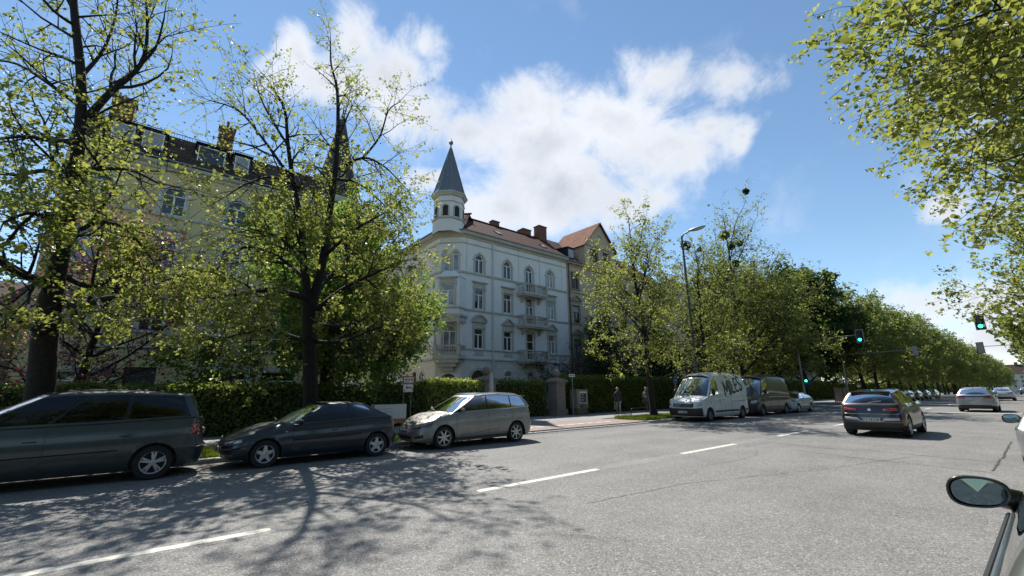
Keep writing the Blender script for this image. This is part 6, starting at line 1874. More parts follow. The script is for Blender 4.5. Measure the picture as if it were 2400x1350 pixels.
# -- navy three-door hatchback
P_NAVY = paint('navy_paint', (0.006, 0.012, 0.028), .05, .30)
hb = Car(L=4.11, Wd=1.71, H=1.42, wb=2.62, fo=.83, wr=.30, rim=.195, kind='star', nsp=5, zc=.19, cf=.55, cr=.34,
         rimz=[(0, .62), (.3, .70), (.9, .83), (1.3, .90), (2.4, .93), (3.3, .985), (3.9, 1.0), (4.11, .96)], fprof=[(.2, .08), (.4, 0), (.52, .01), (.7, .12)], rprof=[(.2, .05), (.35, 0), (.58, 0), (.62, .05), (1.0, .12)],
         cowl=1.12, apil=1.32, head=1.95, heada=2.1, rend=3.25, renda=3.20, rbase=3.98, dpil=3.86, cowlz=.95, rbasez=1.0,
         gw=.91, rw=.66, roof=[(1.9, 1.37), (2.3, 1.415), (2.8, 1.415), (3.3, 1.35)], pillars=[(2.62, 2.72)], cpil=.3, drop=.05, arch=1.14, rimm=mat('silver_hubcap', (0.52, 0.52, 0.52), .4, metal=.5))
hb.build('hatchback', parked(hb, 2.2), PI, 'navy three-door hatchback parked between minivan and silver-beige people carrier', 'car', P_NAVY, 'cars parked along the left kerb')
hb.handles([2.35], .74, P_NAVY); hb.mirror(1.5, .97, M_BLACK, (.17, .09, .12))
hb.patch('headlight', [(.38, .70), (.98, .72), (.92, .92), (.42, .88)], M_LAMPC, .012)
hb.patch('grille', [(0.0, .72), (.34, .72), (.34, .85), (0.0, .86)], M_BLACK, .006)
hb.patch('lower_intake', [(0.0, .2), (.55, .2), (.55, .42), (0.0, .42)], M_BLACK, .004)
hb.patch('tail_light', [(-.66, .55), (-.86, .55), (-.86, .95), (-.66, .95)], M_RED, .012)
hb.patch('indicator', [(-.66, .70), (-.865, .70), (-.865, .80), (-.66, .80)], M_ORANGE, .016)
hb.patch('side_indicator', [(hb.pside(1.18), .80), (hb.pside(1.26), .80), (hb.pside(1.26), .835), (hb.pside(1.18), .835)], M_LAMPC, .008, (4, 2))
hb.strip('bumper_strip', [(.04, .50), (.5, .5), (.95, .5)], .02, M_BLACK, .012)
hb.strip('side_moulding', [(hb.pside(1.35), .52), (hb.pside(3.0), .54)], .014, M_BLACK, .006)
hb.plate(True, .42); hb.plate(False, .75)
for yy in (1.4, 2.66): hb.strip('door_joint', [(hb.pside(yy), .08), (hb.pside(yy), .99)], .004, M_BLACK, .001)
hb.strip('bonnet_joint', [(.38, .955), (.6, .96), (hb.pside(1.2), .985)], .004, M_BLACK, .001)
badge(hb, True, .66, .04, True); hb.wiper(True); hb.wiper(False)
hb.strip('window_line', [(hb.pside(1.36), 1.0), (hb.pside(3.84), 1.0)], .010, M_BLACK, .004)

# -- silver-beige compact people carrier
P_CHAMP = paint('champagne_paint', (0.25, 0.242, 0.228), .5, .30); P_CHAMP.node_tree.nodes['Principled BSDF'].inputs['Coat Weight'].default_value = .7
pc = Car(L=4.56, Wd=1.80, H=1.61, wb=2.78, fo=.87, wr=.325, rim=.23, kind='y', nsp=7, zc=.2, cf=.66, cr=.45,
         rimz=[(0, .70), (.35, .80), (1.0, .95), (1.4, 1.0), (2.8, 1.06), (4.0, 1.13), (4.56, 1.10)], fprof=[(.2, .06), (.35, 0), (.55, .02), (.8, .14)], rprof=[(.2, .1), (.4, 0), (.65, 0), (.75, .05), (1.12, .12)],
         cowl=.98, apil=1.12, head=1.9, heada=2.08, rend=4.18, renda=4.08, rbase=4.42, dpil=4.30, cowlz=1.03, rbasez=1.12,
         gw=.92, rw=.72, roof=[(1.9, 1.53), (2.4, 1.59), (3.0, 1.605), (3.8, 1.56), (4.2, 1.50)], pillars=[(2.42, 2.49), (3.42, 3.47)], cpil=.20, drop=.05, arch=1.15)
pc.build('people_carrier', parked(pc, 6.88), PI, 'silver-beige people carrier with sun-dappled bonnet parked by the driveway', 'car', P_CHAMP, 'cars parked along the left kerb')
pc.rails(M_CHROME); pc.handles([2.2, 3.2], .76, P_CHAMP); pc.mirror(1.45, 1.09, P_CHAMP, (.20, .11, .14))
pc.patch('headlight', [(.36, .70), (.98, .76), (1.16, .93), (.42, .84)], M_LAMPD, .012)
pc.strip('headlight_rim', [(.98, .76), (1.16, .93)], .008, M_CHROME, .014)
pc.patch('grille', [(.03, .60), (.30, .60), (.32, .82), (.04, .84)], M_BLACK, .014, (6, 4))
for e in ((.03, .60), (.30, .60)): pc.strip('grille_frame', [(e[0], .60), (e[0] + .01, .83)], .010, M_CHROME, .016)
pc.patch('lower_intake', [(0.0, .14), (.42, .14), (.42, .34), (0.0, .36)], M_BLACK, .006)
pc.patch('side_intake', [(.52, .16), (.86, .20), (.84, .44), (.58, .34)], M_BLACK, .006)
pc.patch('tail_light', [(-.50, .74), (-1.05, .72), (-1.02, .93), (-.50, .90)], M_RED, .012)
pc.strip('side_moulding', [(pc.pside(1.1), .10), (pc.pside(3.4), .10)], .02, M_BLACK, .008)
pc.strip('window_line', [(pc.pside(1.15), 1.0), (pc.pside(4.28), 1.0)], .008, M_CHROME, .006)
for yy in (1.3, 2.46): pc.strip('door_joint', [(pc.pside(yy), .08), (pc.pside(yy), .99)], .004, M_BLACK, .001)
pc.strip('door_joint', [(pc.pside(3.46), .5), (pc.pside(3.46), .99)], .004, M_BLACK, .001)
pc.strip('side_crease', [(pc.pside(1.5), .20), (pc.pside(2.9), .34)], .008, P_CHAMP, .006)
pc.plate(True, .50); pc.plate(False, .8); badge(pc, True, .74, .04); pc.wiper(False)
b = MB(); b.box(-.55, .55, -pc.Y0 + .24, -pc.Y0 + .52, 1.475, 1.505); b.build('roof_spoiler', P_CHAMP, pc.root)

# -- silver panel van with black lettering, dark panel van behind it
def panel_van(name, front_wheel, label, pm, letters):
    v = Car(L=5.93, Wd=2.02, H=2.62, wb=3.92, fo=1.02, wr=.34, rim=.20, kind='single', nsp=10, zc=.24, cf=.62, cr=.22, nexp=3.2,
            sec=[(0, .93), (.1, .985), (.3, 1.0), (.7, 1.0), (.9, .99), (1, .975)],
            rimz=[(0, 1.00), (.35, 1.10), (.9, 1.22), (1.2, 1.26), (2.4, 1.30), (5.93, 1.30)], fprof=[(.25, .04), (.5, 0), (.8, .02), (1.1, .14)], rprof=[(.25, 0), (1.3, .0)],
            cowl=.74, apil=.95, head=1.62, heada=1.78, rend=5.86, renda=5.82, rbase=5.93, dpil=5.80, cowlz=1.28, rbasez=1.30,
            gw=.965, rw=.80, roof=[(1.5, 2.30), (1.75, 2.42), (2.1, 2.58), (2.8, 2.64), (5.2, 2.63), (5.95, 2.55)], pillars=[(2.18, 2.26)], cpil=.1, drop=.20, arch=1.2, hoodcrown=.03, bulge=.05,
            rimm=mat('steel_wheel', (0.22, .22, .225), .45, metal=.6))
    v.build(name, parked(v, front_wheel), PI, label, 'van', pm, 'vans parked along the left kerb', cabin_only=2.2)
    v.patch('front_bumper', [(0, .0), (1.15, .0), (1.10, .60), (0, .60)], M_BLACK, .012, (18, 6))
    v.patch('grille', [(0, .60), (.60, .60), (.66, .93), (0, .93)], M_BLACK, .014)
    for k in range(3): v.strip('grille_bar', [(.12, .66 + k * .09), (.50, .66 + k * .09)], .008, M_CHROME if letters else M_BLACK, .018)
    v.patch('headlight', [(.66, .66), (1.10, .70), (1.10, .92), (.70, .90)], M_LAMPC, .016)
    v.patch('tail_light', [(-.86, .5), (-1.06, .5), (-1.06, .95), (-.86, .95)], M_RED, .012)
    v.mirror(1.35, 1.52, M_BLACK, (.20, .16, .36))
    v.plate(True, .5); badge(v, True, .83, .11, True)
    p0, p1 = v.pside(1.45), v.pside(4.55)
    if letters:
        v.patch('side_band', [(p0, .18), (p1, .18), (p1, .31), (p0, .31)], M_BLACK, .010, (14, 2))
        v.patch('rear_side_band', [(v.pside(5.35), .18), (v.pside(5.7), .18), (v.pside(5.7), .31), (v.pside(5.35), .31)], M_BLACK, .010, (4, 2))
    v.handles([2.12, 2.55], .80, M_BLACK)
    for yy in (1.25, 2.25, 3.6): v.strip('door_joint', [(v.pside(yy), .1 if yy < 4 else .3), (v.pside(yy), .99)], .005, M_BLACK, .001)
    v.strip('slide_rail', [(v.pside(3.7), .72), (v.pside(5.3), .72)], .012, M_BLACK, .004); v.wiper(False)
    return v
P_SILV = paint('pale_silver_paint', (0.60, 0.62, 0.62), .15, .34)
vn = panel_van('panel_van', 23.1, 'pale silver panel van with black slanted lettering parked right of the island tree', P_SILV, True)
P_DKV = paint('dark_grey_van_paint', (0.045, 0.045, 0.045), .3, .32)
vd = panel_van('panel_van', 29.95, 'dark grey panel van parked behind the pale silver van', P_DKV, False)

def lettering(v):
    """the word on the van's side, drawn as heavy condensed strokes rising to the rear"""
    glyph = {'M': [[(0, 0), (.06, 1)], [(.06, 1), (.5, .28)], [(.5, .28), (.94, 1)], [(.94, 1), (1, 0)]], 'I': [[(.5, 0), (.5, 1)]],
             'L': [[(.12, 1), (.12, .02)], [(.12, .06), (.95, .06)]], 'E': [[(.1, 1), (.1, 0)], [(.1, .95), (.95, .95)], [(.1, .52), (.8, .52)], [(.1, .05), (.95, .05)]],
             'S': [[(.92, .80), (.75, .95), (.4, .97), (.14, .85), (.12, .66), (.35, .55), (.7, .45), (.9, .32), (.85, .13), (.6, .03), (.3, .04), (.06, .2)]]}
    x = 2.95; sg = -1
    # local side seen from the street: the van's own left side
    for ch, wd, z0, h, th in (('M', .62, 1.28, .80, .075), ('I', .20, 1.36, .84, .085), ('L', .40, 1.42, .80, .08), ('E', .40, 1.50, .78, .07), ('S', .44, 1.56, .82, .08)):
        b = MB()
        for st in glyph[ch]:
            if len(st) == 2:
                n = 5; st = [(lerp(st[0][0], st[1][0], k / n), lerp(st[0][1], st[1][1], k / n)) for k in range(n + 1)]
            pts = [(x + wd * p[0] + .10 * p[1] * 0 - .12 * (1 - p[1]) * 0 + (p[1] - .5) * -.10, z0 + h * p[1] + .10 * p[0] * wd) for p in st]
            vs = []
            for k, (a, c) in enumerate(pts):
                d = (pts[min(k + 1, len(pts) - 1)][0] - pts[max(k - 1, 0)][0], pts[min(k + 1, len(pts) - 1)][1] - pts[max(k - 1, 0)][1]); l = math.hypot(*d) or 1
                for e in (-1, 1):
                    yy, zz = a - d[1] / l * th * e * .8, c + d[0] / l * th * e * .8
                    # side surface height field of the van
                    i = min(range(len(v.pp)), key=lambda q: abs(v.pp[q][1] - yy) + (0 if v.pp[q][0] > .97 else 9))
                    B_, T_ = v.glass_base(i), v.roof_edge(i); t = (zz - B_.z) / (T_.z - B_.z)
                    xx = v.tub(1, yy, 1).x + .006 if t < 0 else lerp(B_.x, T_.x, t) + math.sin(PI * min(1, t)) * v.bulge
                    vs.append(v.T((xx + .012, yy, zz), sg))
            b.add(vs, [(2 * k, 2 * k + 1, 2 * k + 3, 2 * k + 2) for k in range(len(pts) - 1)])
        o = b.build('letter_' + ch.lower(), mat('black_vinyl', (0.012, 0.013, 0.012), .5), v.root)
        x += wd + .07
lettering(vn)

# -- pale blue-silver estate at the front of the row
P_ICE = paint('ice_silver_paint', (0.36, 0.43, 0.47), .5, .28)
es = Car(L=4.45, Wd=1.79, H=1.43, wb=2.64, fo=.88, wr=.32, rim=.225, kind='double', nsp=5, zc=.18, cf=.6, cr=.4,
         rimz=[(0, .66), (.35, .76), (1.1, .90), (1.5, .95), (3.0, .98), (4.1, 1.0), (4.45, .98)], cowl=1.15, apil=1.38, head=2.0, heada=2.15, rend=3.75, renda=3.65, rbase=4.28, dpil=4.12, cowlz=.97, rbasez=1.0,
         gw=.91, rw=.66, roof=[(1.9, 1.37), (2.4, 1.42), (3.0, 1.425), (3.8, 1.34)], pillars=[(2.45, 2.52), (3.35, 3.39)], cpil=.2)
es.build('estate_car', (-11.35 - .9, 35.9 + 1.15, 0), PI, 'pale ice-silver car parked just before the left signal mast', 'car', P_ICE, 'cars parked along the left kerb')
es.patch('headlight', [(.42, .68), (1.0, .72), (1.04, .9), (.46, .84)], M_LAMPC, .012); es.patch('grille', [(0, .45), (.34, .45), (.36, .84), (0, .85)], M_BLACK, .008)
es.patch('lower_intake', [(0, .12), (.75, .12), (.72, .32), (0, .30)], M_BLACK, .006); es.patch('tail_light', [(-.5, .72), (-.95, .72), (-.95, .92), (-.5, .9)], M_RED, .01)
es.mirror(1.6, 1.0, P_ICE, (.18, .1, .12)); es.handles([2.25, 3.15], .76, P_ICE); es.plate(True, .45)
es.strip('window_line', [(es.pside(1.42), 1.0), (es.pside(4.1), 1.0)], .007, M_CHROME, .005)

# -- compact electric hatch driving away, black tail and bronze flanks
P_BRZ = paint('bronze_paint', (0.155, 0.115, 0.085), .6, .28)
P_PIANO = paint('piano_black_paint', (0.010, 0.010, 0.016), .0, .12)
ie = Car(L=4.01, Wd=1.80, H=1.59, wb=2.57, fo=.70, wr=.355, rim=.255, kind='double', nsp=5, zc=.2, cf=.55, cr=.36, nexp=3.0, clad=.16,
         rimz=[(0, .72), (.4, .86), (.9, 1.0), (1.3, 1.02), (2.4, .98), (3.0, 1.06), (3.6, 1.10), (4.01, 1.06)], fprof=[(.2, .05), (.4, 0), (.6, .02), (.85, .12)], rprof=[(.2, .12), (.4, .03), (.6, 0), (.8, .02), (1.1, .10)],
         cowl=.72, apil=.98, head=1.65, heada=1.82, rend=3.55, renda=3.5, rbase=3.90, dpil=3.76, cowlz=1.04, rbasez=1.09,
         gw=.90, rw=.70, roof=[(1.6, 1.53), (2.1, 1.58), (2.7, 1.585), (3.6, 1.50)], pillars=[(2.3, 2.36), (3.05, 3.1)], cpil=.14, arch=1.12)
ie.build('electric_hatchback', (-4.02, 19.25 + 2.0, 0), 0, 'bronze electric hatchback with black tailgate driving away in the middle of the road', 'car', P_BRZ, 'cars driving away', roofm=P_PIANO)
ie.patch('tailgate', [(-.0001, .30), (-.90, .30), (-.88, .995), (-.0001, .995)], P_PIANO, .012, (12, 10))
ie.patch('tail_light', [(-.34, .73), (-.80, .73), (-.84, .92), (-.36, .86)], M_RED, .022)
ie.patch('tail_light_inner', [(-.40, .77), (-.62, .77), (-.62, .83), (-.42, .81)], M_BLACK, .026)
ie.strip('chrome_line', [(-.0001, .63), (-.4, .63), (-.80, .63)], .009, M_CHROME, .016)
ie.patch('bumper_wing', [(-.24, .33), (-.80, .36), (-.82, .52), (-.36, .50)], M_RIM, .024)
ie.strip('bumper_bar', [(-.0001, .34), (-.28, .34), (-.40, .40)], .020, M_RIM, .018)
ie.patch('rear_skirt', [(-.0001, .0), (-.92, .0), (-.90, .31), (-.0001, .29)], M_BLACK, .014, (12, 5)); ie.plate(False, .58); ie.mirror(1.25, 1.10, M_BLACK, (.19, .1, .13)); ie.handles([2.1], .78, M_BLACK); ie.aerial(3.3, .09); ie.wiper(True)
badge(ie, False, .90, .045); ie.strip('sill_line', [(ie.pside(1.2), .2), (ie.pside(2.8), .2)], .01, M_BLACK, .004)
b = MB(); b.box(-.56, .56, -ie.Y0 + .36, -ie.Y0 + .62, 1.49, 1.515); b.build('roof_spoiler', P_PIANO, ie.root)

# -- generic smaller copies of two car shapes for the traffic further away
def suv(name, loc, rz, label, pm, group, front=True, W_=1.86, H_=1.65, roofm=None):
    k = H_ / 1.65
    c = Car(L=4.65, Wd=W_, H=H_, wb=2.8, fo=.92, wr=.36, rim=.25, kind='double', nsp=5, zc=.22, cf=.55, cr=.4, nexp=3.0, clad=.18,
            rimz=[(0, .78 * k), (.4, .9 * k), (1.1, 1.02 * k), (1.5, 1.06 * k), (3.0, 1.08 * k), (4.1, 1.12 * k), (4.65, 1.1 * k)], fprof=[(.2, .05), (.4, 0), (.7, .02), (.95, .1)], rprof=[(.2, .1), (.5, 0), (.8, .02), (1.12, .1)],
            cowl=1.05, apil=1.3, head=1.95, heada=2.1, rend=4.1, renda=4.0, rbase=4.5, dpil=4.3, cowlz=1.08 * k, rbasez=1.12 * k,
            gw=.90, rw=.68, roof=[(1.9, 1.57 * k), (2.4, 1.64 * k), (3.2, 1.645 * k), (4.1, 1.55 * k)], pillars=[(2.4, 2.48), (3.35, 3.4)], cpil=.2)
    c.build(name, loc, rz, label, 'car', pm, group, roofm=roofm)
    c.patch('tail_light', [(-.42, .74), (-.98, .74), (-.98, .88), (-.42, .86)], M_RED, .012)
    c.patch('headlight', [(.42, .7), (1.0, .74), (1.04, .9), (.46, .84)], M_LAMPC, .012)
    c.patch('grille', [(0, .4), (.4, .4), (.4, .8), (0, .8)], M_BLACK, .008)
    c.patch('rear_diffuser', [(-.0001, .02), (-.85, .02), (-.80, .28), (-.0001, .28)], M_BLACK, .012)
    c.plate(False, .78 * k); c.plate(True, .5); c.mirror(1.55, 1.12 * k, M_BLACK, (.19, .1, .13)); c.aerial(3.9)
    c.handles([2.2, 3.1], .76, pm)
    return c
P_GREY = paint('silver_grey_paint', (0.33, 0.33, 0.33), .6, .28)
P_WHT = paint('white_paint', (0.62, 0.63, 0.64), .0, .3)
P_BLK = paint('black_paint', (0.014, 0.015, 0.018), .2, .26)
P_RED = paint('dark_red_paint', (0.10, 0.025, 0.03), .3, .3)
sv = suv('crossover_car', (-3.2, 45.3, 0), 0, 'silver-grey crossover driving away past the stop line', P_GREY, 'cars driving away', roofm=P_BLK)
sv.patch('black_tail_panel', [(-.0001, .86), (-.9, .86), (-.88, .99), (-.0001, .99)], P_PIANO, .010)
suv('crossover_car', (-3.5, 83, 0), 0, 'white car driving away beyond the silver-grey crossover', P_WHT, 'cars driving away', H_=1.6)
suv('crossover_car', (-6.3 + 3.4, 150, 0), 0, 'tiny distant silver car far down the road', P_GREY, 'cars driving away', H_=1.55)
suv('crossover_car', (-3.6, 205, 0), 0, 'tiniest distant dark car at the end of the road', P_BLK, 'cars driving away', H_=1.55)
suv('crossover_car', (-11.9, 68, 0), PI, 'white car parked on the left just beyond the junction', P_WHT, 'cars parked beyond the junction')
suv('crossover_car', (-11.9, 75, 0), PI, 'dark blue-grey car parked behind the white one beyond the junction', paint('blue_grey_paint', (.05, .065, .08), .4), 'cars parked beyond the junction', H_=1.5)
suv('crossover_car', (-12.0, 82, 0), PI, 'black car parked third in line beyond the junction', P_BLK, 'cars parked beyond the junction', H_=1.45)
suv('crossover_car', (-12.0, 89, 0), PI, 'dark red car parked fourth in line beyond the junction', P_RED, 'cars parked beyond the junction', H_=1.45)
suv('crossover_car', (-12.0, 97, 0), PI, 'silver car parked fifth in line beyond the junction', P_GREY, 'cars parked beyond the junction', H_=1.5)

# -- cars parked at the right edge; only flanks and mirrors reach into the picture
def near_car(y_mirror, xs, label, pm, name, mz=1.0, msz=(.265, .16, .168)):
    c = Car(L=3.85, Wd=1.70, H=1.42, wb=2.5, fo=.75, wr=.30, rim=.2, kind='star', nsp=5, zc=.18, cf=.55, cr=.4, sec=[(0, .90), (.12, .96), (.4, .99), (.75, 1.0), (.93, .995), (1, .975)],
            rimz=[(0, .68), (.35, .78), (.9, .88), (1.3, .90), (3.2, .93), (3.85, .92)], cowl=1.0, apil=1.25, head=1.75, heada=1.9, rend=3.3, renda=3.25, rbase=3.7, dpil=3.55, cowlz=.94, rbasez=.95,
            gw=.945, rw=.70, roof=[(1.7, 1.37), (2.2, 1.41), (2.8, 1.40), (3.3, 1.36)], pillars=[(2.25, 2.31)], cpil=.2)
    cy_ = y_mirror + 1.3 - c.L / 2
    c.build(name, (xs + c.Wd / 2, cy_, 0), 0, label, 'car', pm, 'cars parked at the right edge')
    c.strip('window_seal', [(c.pside(1.28), .995), (c.pside(3.5), .995)], .012, M_BLACK, .004)
    c.handles([2.1], .78, pm); c.patch('tail_light', [(-.45, .6), (-.66, .6), (-.66, .95), (-.45, .95)], M_RED, .01); c.plate(False, .75)
    for yy in (1.3, 2.28): c.strip('door_joint', [(c.pside(yy), .08), (c.pside(yy), .99)], .004, M_BLACK, .001)
    # oval door mirrors: dark shell, glass facing back
    for sg in (-1, 1):
        x = sg * (c.Wd / 2 + msz[0] * .5 - .045); y = c.Y0 - 1.3
        b = MB(); n = 28; prof = []
        rings = [(.0, -.02, .90), (.0, -.03, 1.0), (.0, .02, 1.03), (.0, .06, .95), (.0, .10, .75), (.0, .13, .42), (.0, .14, .05)]
        vs = []
        for _, yy, k in rings:
            for i in range(n):
                a = 2 * PI * i / n; ex = 2.5
                cx_ = math.copysign(abs(math.cos(a)) ** (2 / ex), math.cos(a)) * msz[0] / 2 * k
                cz_ = math.copysign(abs(math.sin(a)) ** (2 / ex), math.sin(a)) * msz[2] / 2 * k * (1.0 + .12 * math.cos(a) * sg)
                vs.append((cx_, yy * msz[1] / .16, cz_ + cx_ * sg * -.06))
        b.add(vs, [(j * n + i, j * n + (i + 1) % n, (j + 1) * n + (i + 1) % n, (j + 1) * n + i) for j in range(len(rings) - 1) for i in range(n)] + [tuple(range((len(rings) - 1) * n, len(rings) * n))])
        b.tube([(-sg * msz[0] * .22, .05, -.015), (-sg * msz[0] * .45, .06, -.03), (-sg * msz[0] * .66, .08, -.05)], [.06, .06, .065], 12)
        m_ = b.build('mirror', paint('mirror_shell_paint', (.010, .012, .013), .2, .2), c.root, (x, y, mz), smooth=True)
        b = MB(); vs = [(0, -.012, 0)]
        for i in range(n):
            a = 2 * PI * i / n; ex = 2.6; k = .86
            cx_ = math.copysign(abs(math.cos(a)) ** (2 / ex), math.cos(a)) * msz[0] / 2 * k
            cz_ = math.copysign(abs(math.sin(a)) ** (2 / ex), math.sin(a)) * msz[2] / 2 * k
            vs.append((cx_, -.006 + .02 * cx_ * sg, cz_ + cx_ * sg * -.06))
        b.add(vs, [(0, 1 + (i + 1) % n, 1 + i) for i in range(n)])
        g_ = b.build('mirror_glass', mat('tinted_mirror', (0.13, 0.19, 0.23), 0.03, metal=1.0, var=0.05), m_)
    return c
near_car(3.88, -.285, 'dark grey-green car with big oval mirror cut off by the right edge', paint('grey_green_paint', (.085, .095, .088), .4, .28), 'parked_car')
near_car(13.3, -.47, 'grey car whose dark mirror shows at the right edge further up', P_GREY, 'parked_car', 1.0, (.25, .14, .17))
# ------------------------------------------------------------------ street furniture, signs, people
M_POLE = mat('grey_green_pole', (0.075, 0.085, 0.085), 0.5, metal=0.3, var=0.15)
M_GALV = mat('galvanised_steel', (0.26, 0.265, 0.27), 0.45, metal=0.6, var=0.15, scale=10)
M_STONE = mat('weathered_stone', (0.20, 0.175, 0.16), 0.9, var=0.2, scale=5, bump=0.3, bscale=30, grime=0.35)
M_SIGNW = mat('white_sign', (0.68, 0.68, 0.67), 0.5, var=0.04)
M_SIGNR = mat('red_sign', (0.33, 0.04, 0.04), 0.5, var=0.08)
M_SIGNB = mat('blue_sign', (0.02, 0.09, 0.30), 0.4, var=0.05)
M_SIGNO = mat('orange_print', (0.48, 0.19, 0.06), 0.6, var=0.12)
M_INK = mat('dark_print', (0.03, 0.03, 0.034), 0.6, var=0.2)
M_SIGBOX = mat('signal_housing', (0.012, 0.013, 0.013), 0.5, var=0.1)
M_SIGRIM = mat('signal_board_edge', (0.40, 0.42, 0.44), 0.5, var=0.05)
M_SIGBACK = mat('signal_back', (0.33, 0.32, 0.29), 0.5, var=0.1)
M_GREENL = mat('green_signal_lamp', (0.03, 0.9, 0.45), 0.3, var=0, emit=3.2)
M_LENSOFF = mat('dark_signal_lens', (0.035, 0.015, 0.012), 0.2, var=0.1)
M_GLOBE = mat('white_globe', (0.62, 0.62, 0.6), 0.25, var=0.03)

# street lamp
lt = on_x(1600, 557, -13.6)
root = thing('street_lamp', (-13.6, lt.y - 0.12, 0.08), 'tall curved street lamp between the island tree and the silver van', 'street lamp')
b = MB(); b.lathe([(0.13, 0), (0.13, 1.1), (0.10, 1.15), (0.085, 6), (0.06, lt.z - 0.1), (0.055, lt.z)], n=12); b.build('pole', M_POLE, root, angle=40)
b = MB(); b.tube([(0, 0, lt.z - 0.15), (0.15, 0.02, lt.z + 0.10), (0.55, 0.05, lt.z + 0.22)], 0.045, 8); b.build('arm', M_POLE, root)
b = MB(); b.ball((1.05, 0.08, lt.z + 0.24), 0.5, 16, sq=(1.25, 0.34, 0.20)); b.build('lamp_head', mat('lamp_head_grey', (0.30, 0.31, 0.31), 0.4, metal=0.3), root, smooth=True)
b = MB(); b.ball((1.12, 0.08, lt.z + 0.17), 0.4, 14, sq=(1.1, 0.30, 0.20)); b.build('lamp_glass', mat('lamp_glass', (0.5, 0.5, 0.48), 0.15, var=0.02), root, smooth=True)

# kerb extension that carries the left signal mast
kx = MB(); kx.box(KX - 0.02, -12.15, 40.2, 43.6, -0.12, 0.102); struct(kx.build('kerb_extension', M_KERB))

def signal_head(parent, c, face=-1, lit=True, board=True, s=1.0):
    """three-lens signal; face = -1 looks towards the camera"""
    h, w = 0.92 * s, 0.34 * s
    if board:
        b = MB(); b.box(-w * .72, w * .72, -0.012, 0.012, -h * .56, h * .56); bo = b.build('backboard', M_SIGRIM if lit else M_SIGBOX, parent, c)
        b = MB(); b.box(-w * .6, w * .6, -0.0125, -0.022, -h * .51, h * .51); b.build('board_face', M_SIGBOX if face == -1 else M_SIGBACK, bo)
    b = MB(); b.box(-w * .42, w * .42, (-0.17 if face == -1 else 0.023), (-0.023 if face == -1 else 0.17), -h * .47, h * .47)
    hd = b.build('signal_head', M_SIGBOX, parent, c)
    for k in range(3):
        z = (1 - k) * h * .30
        b = MB(); b.lathe([(0, 0), (0.105 * s, 0), (0.11 * s, -.01)], (0, face * 0.176, z), 18, axis='y', cap=False)
        b.build('lens', M_GREENL if (lit and k == 2) else M_LENSOFF, hd)
        b = MB(); b.lathe([(0.12 * s, 0), (0.12 * s, face * .14)], (0, face * 0.174, z), 16, axis='y', cap=False, a0=-PI / 2, a1=PI / 2) if False else b.tube([(0.125 * s * math.sin(t), face * .25, z + 0.125 * s * math.cos(t)) for t in [q * .35 - 1.4 for q in range(9)]], .008, 4)
        b.build('hood', M_SIGBOX, hd)
    return hd

def signal_mast(x, y, ax, az, label, face=-1, lit=True, low=None):
    root = thing('traffic_light', (x, y, 0.1), label, 'traffic light', 'traffic lights of the junction')
    sg = 1 if ax > x else -1
    b = MB(); b.tube([(0, 0, -.02), (0, 0, 2.4), (0, 0, az - .55), (sg * .12, 0, az - .2), (sg * .5, 0, az - .05), (sg * 1.2, 0, az - .02), (ax - x - sg * .25, 0, az)], [.10, .095, .08, .065, .05, .04, .028], 10)
    b.build('mast', M_GALV, root, angle=40)
    signal_head(root, (ax - x, 0, az - .10), face, lit)
    if low:
        hd = signal_head(root, (0.32, -0.02, low - .1), face, lit, False, .8)
        b = MB(); b.tube([(0, 0, low + .22), (.32, 0, low + .22)], .02, 6); b.build('bracket', M_GALV, root)
    return root
SY = 41.3
p = on_y(2015, 788, SY); q = on_y(2296, 755, SY)
ml = signal_mast(-12.6, SY, p.x, p.z, 'left traffic-light mast with green lights on arm and post', low=on_y(1894, 886, SY).z)
b = MB(); b.box(.16, .20, -.02, .02, 1.6, 2.3); b.box(.12, .60, -.03, -.01, 1.85, 2.25); b.build('blue_plate', M_SIGNB, ml)
signal_mast(2.45, SY, q.x, q.z, 'green traffic light on an arm reaching in from the right')
p = on_y(2145, 822, 58.5); q = on_y(2298, 815, 58.5)
signal_mast(-13.7, 58.5, p.x, p.z, 'traffic light beyond the junction seen from behind on the left', face=1, lit=False)
signal_mast(2.45, 58.5, q.x, q.z, 'traffic light beyond the junction seen from behind on the right', face=1, lit=False)

# control cabinet and striped post by the mast
root = thing('control_cabinet', (-13.9, 42.4, 0.1), 'grey control cabinet beside the left signal mast', 'cabinet')
b = MB(); b.box(-.3, .3, -.4, .4, 0, 1.35); b.box(-.34, .34, -.44, .44, 1.351, 1.41); b.build('housing', mat('cabinet_grey', (0.24, 0.24, 0.22), .6, grime=.3), root)
b = MB(); b.box(-.26, .26, -.415, -.40, .1, 1.28); d = b.build('door', mat('cabinet_door', (0.26, 0.25, 0.23), .6, grime=.3), root); b = MB(); b.box(.18, .21, -.435, -.416, .6, .75); b.build('handle', M_BLACK, d)
root = thing('marker_post', (-12.75, 40.6, 0.1), 'red and white striped marker post at the junction corner', 'post')
for k in range(4):
    b = MB(); b.lathe([(.05, k * .3), (.05, k * .3 + .299)], n=10); b.build('stripe', M_SIGNR if k % 2 else M_SIGNW, root)

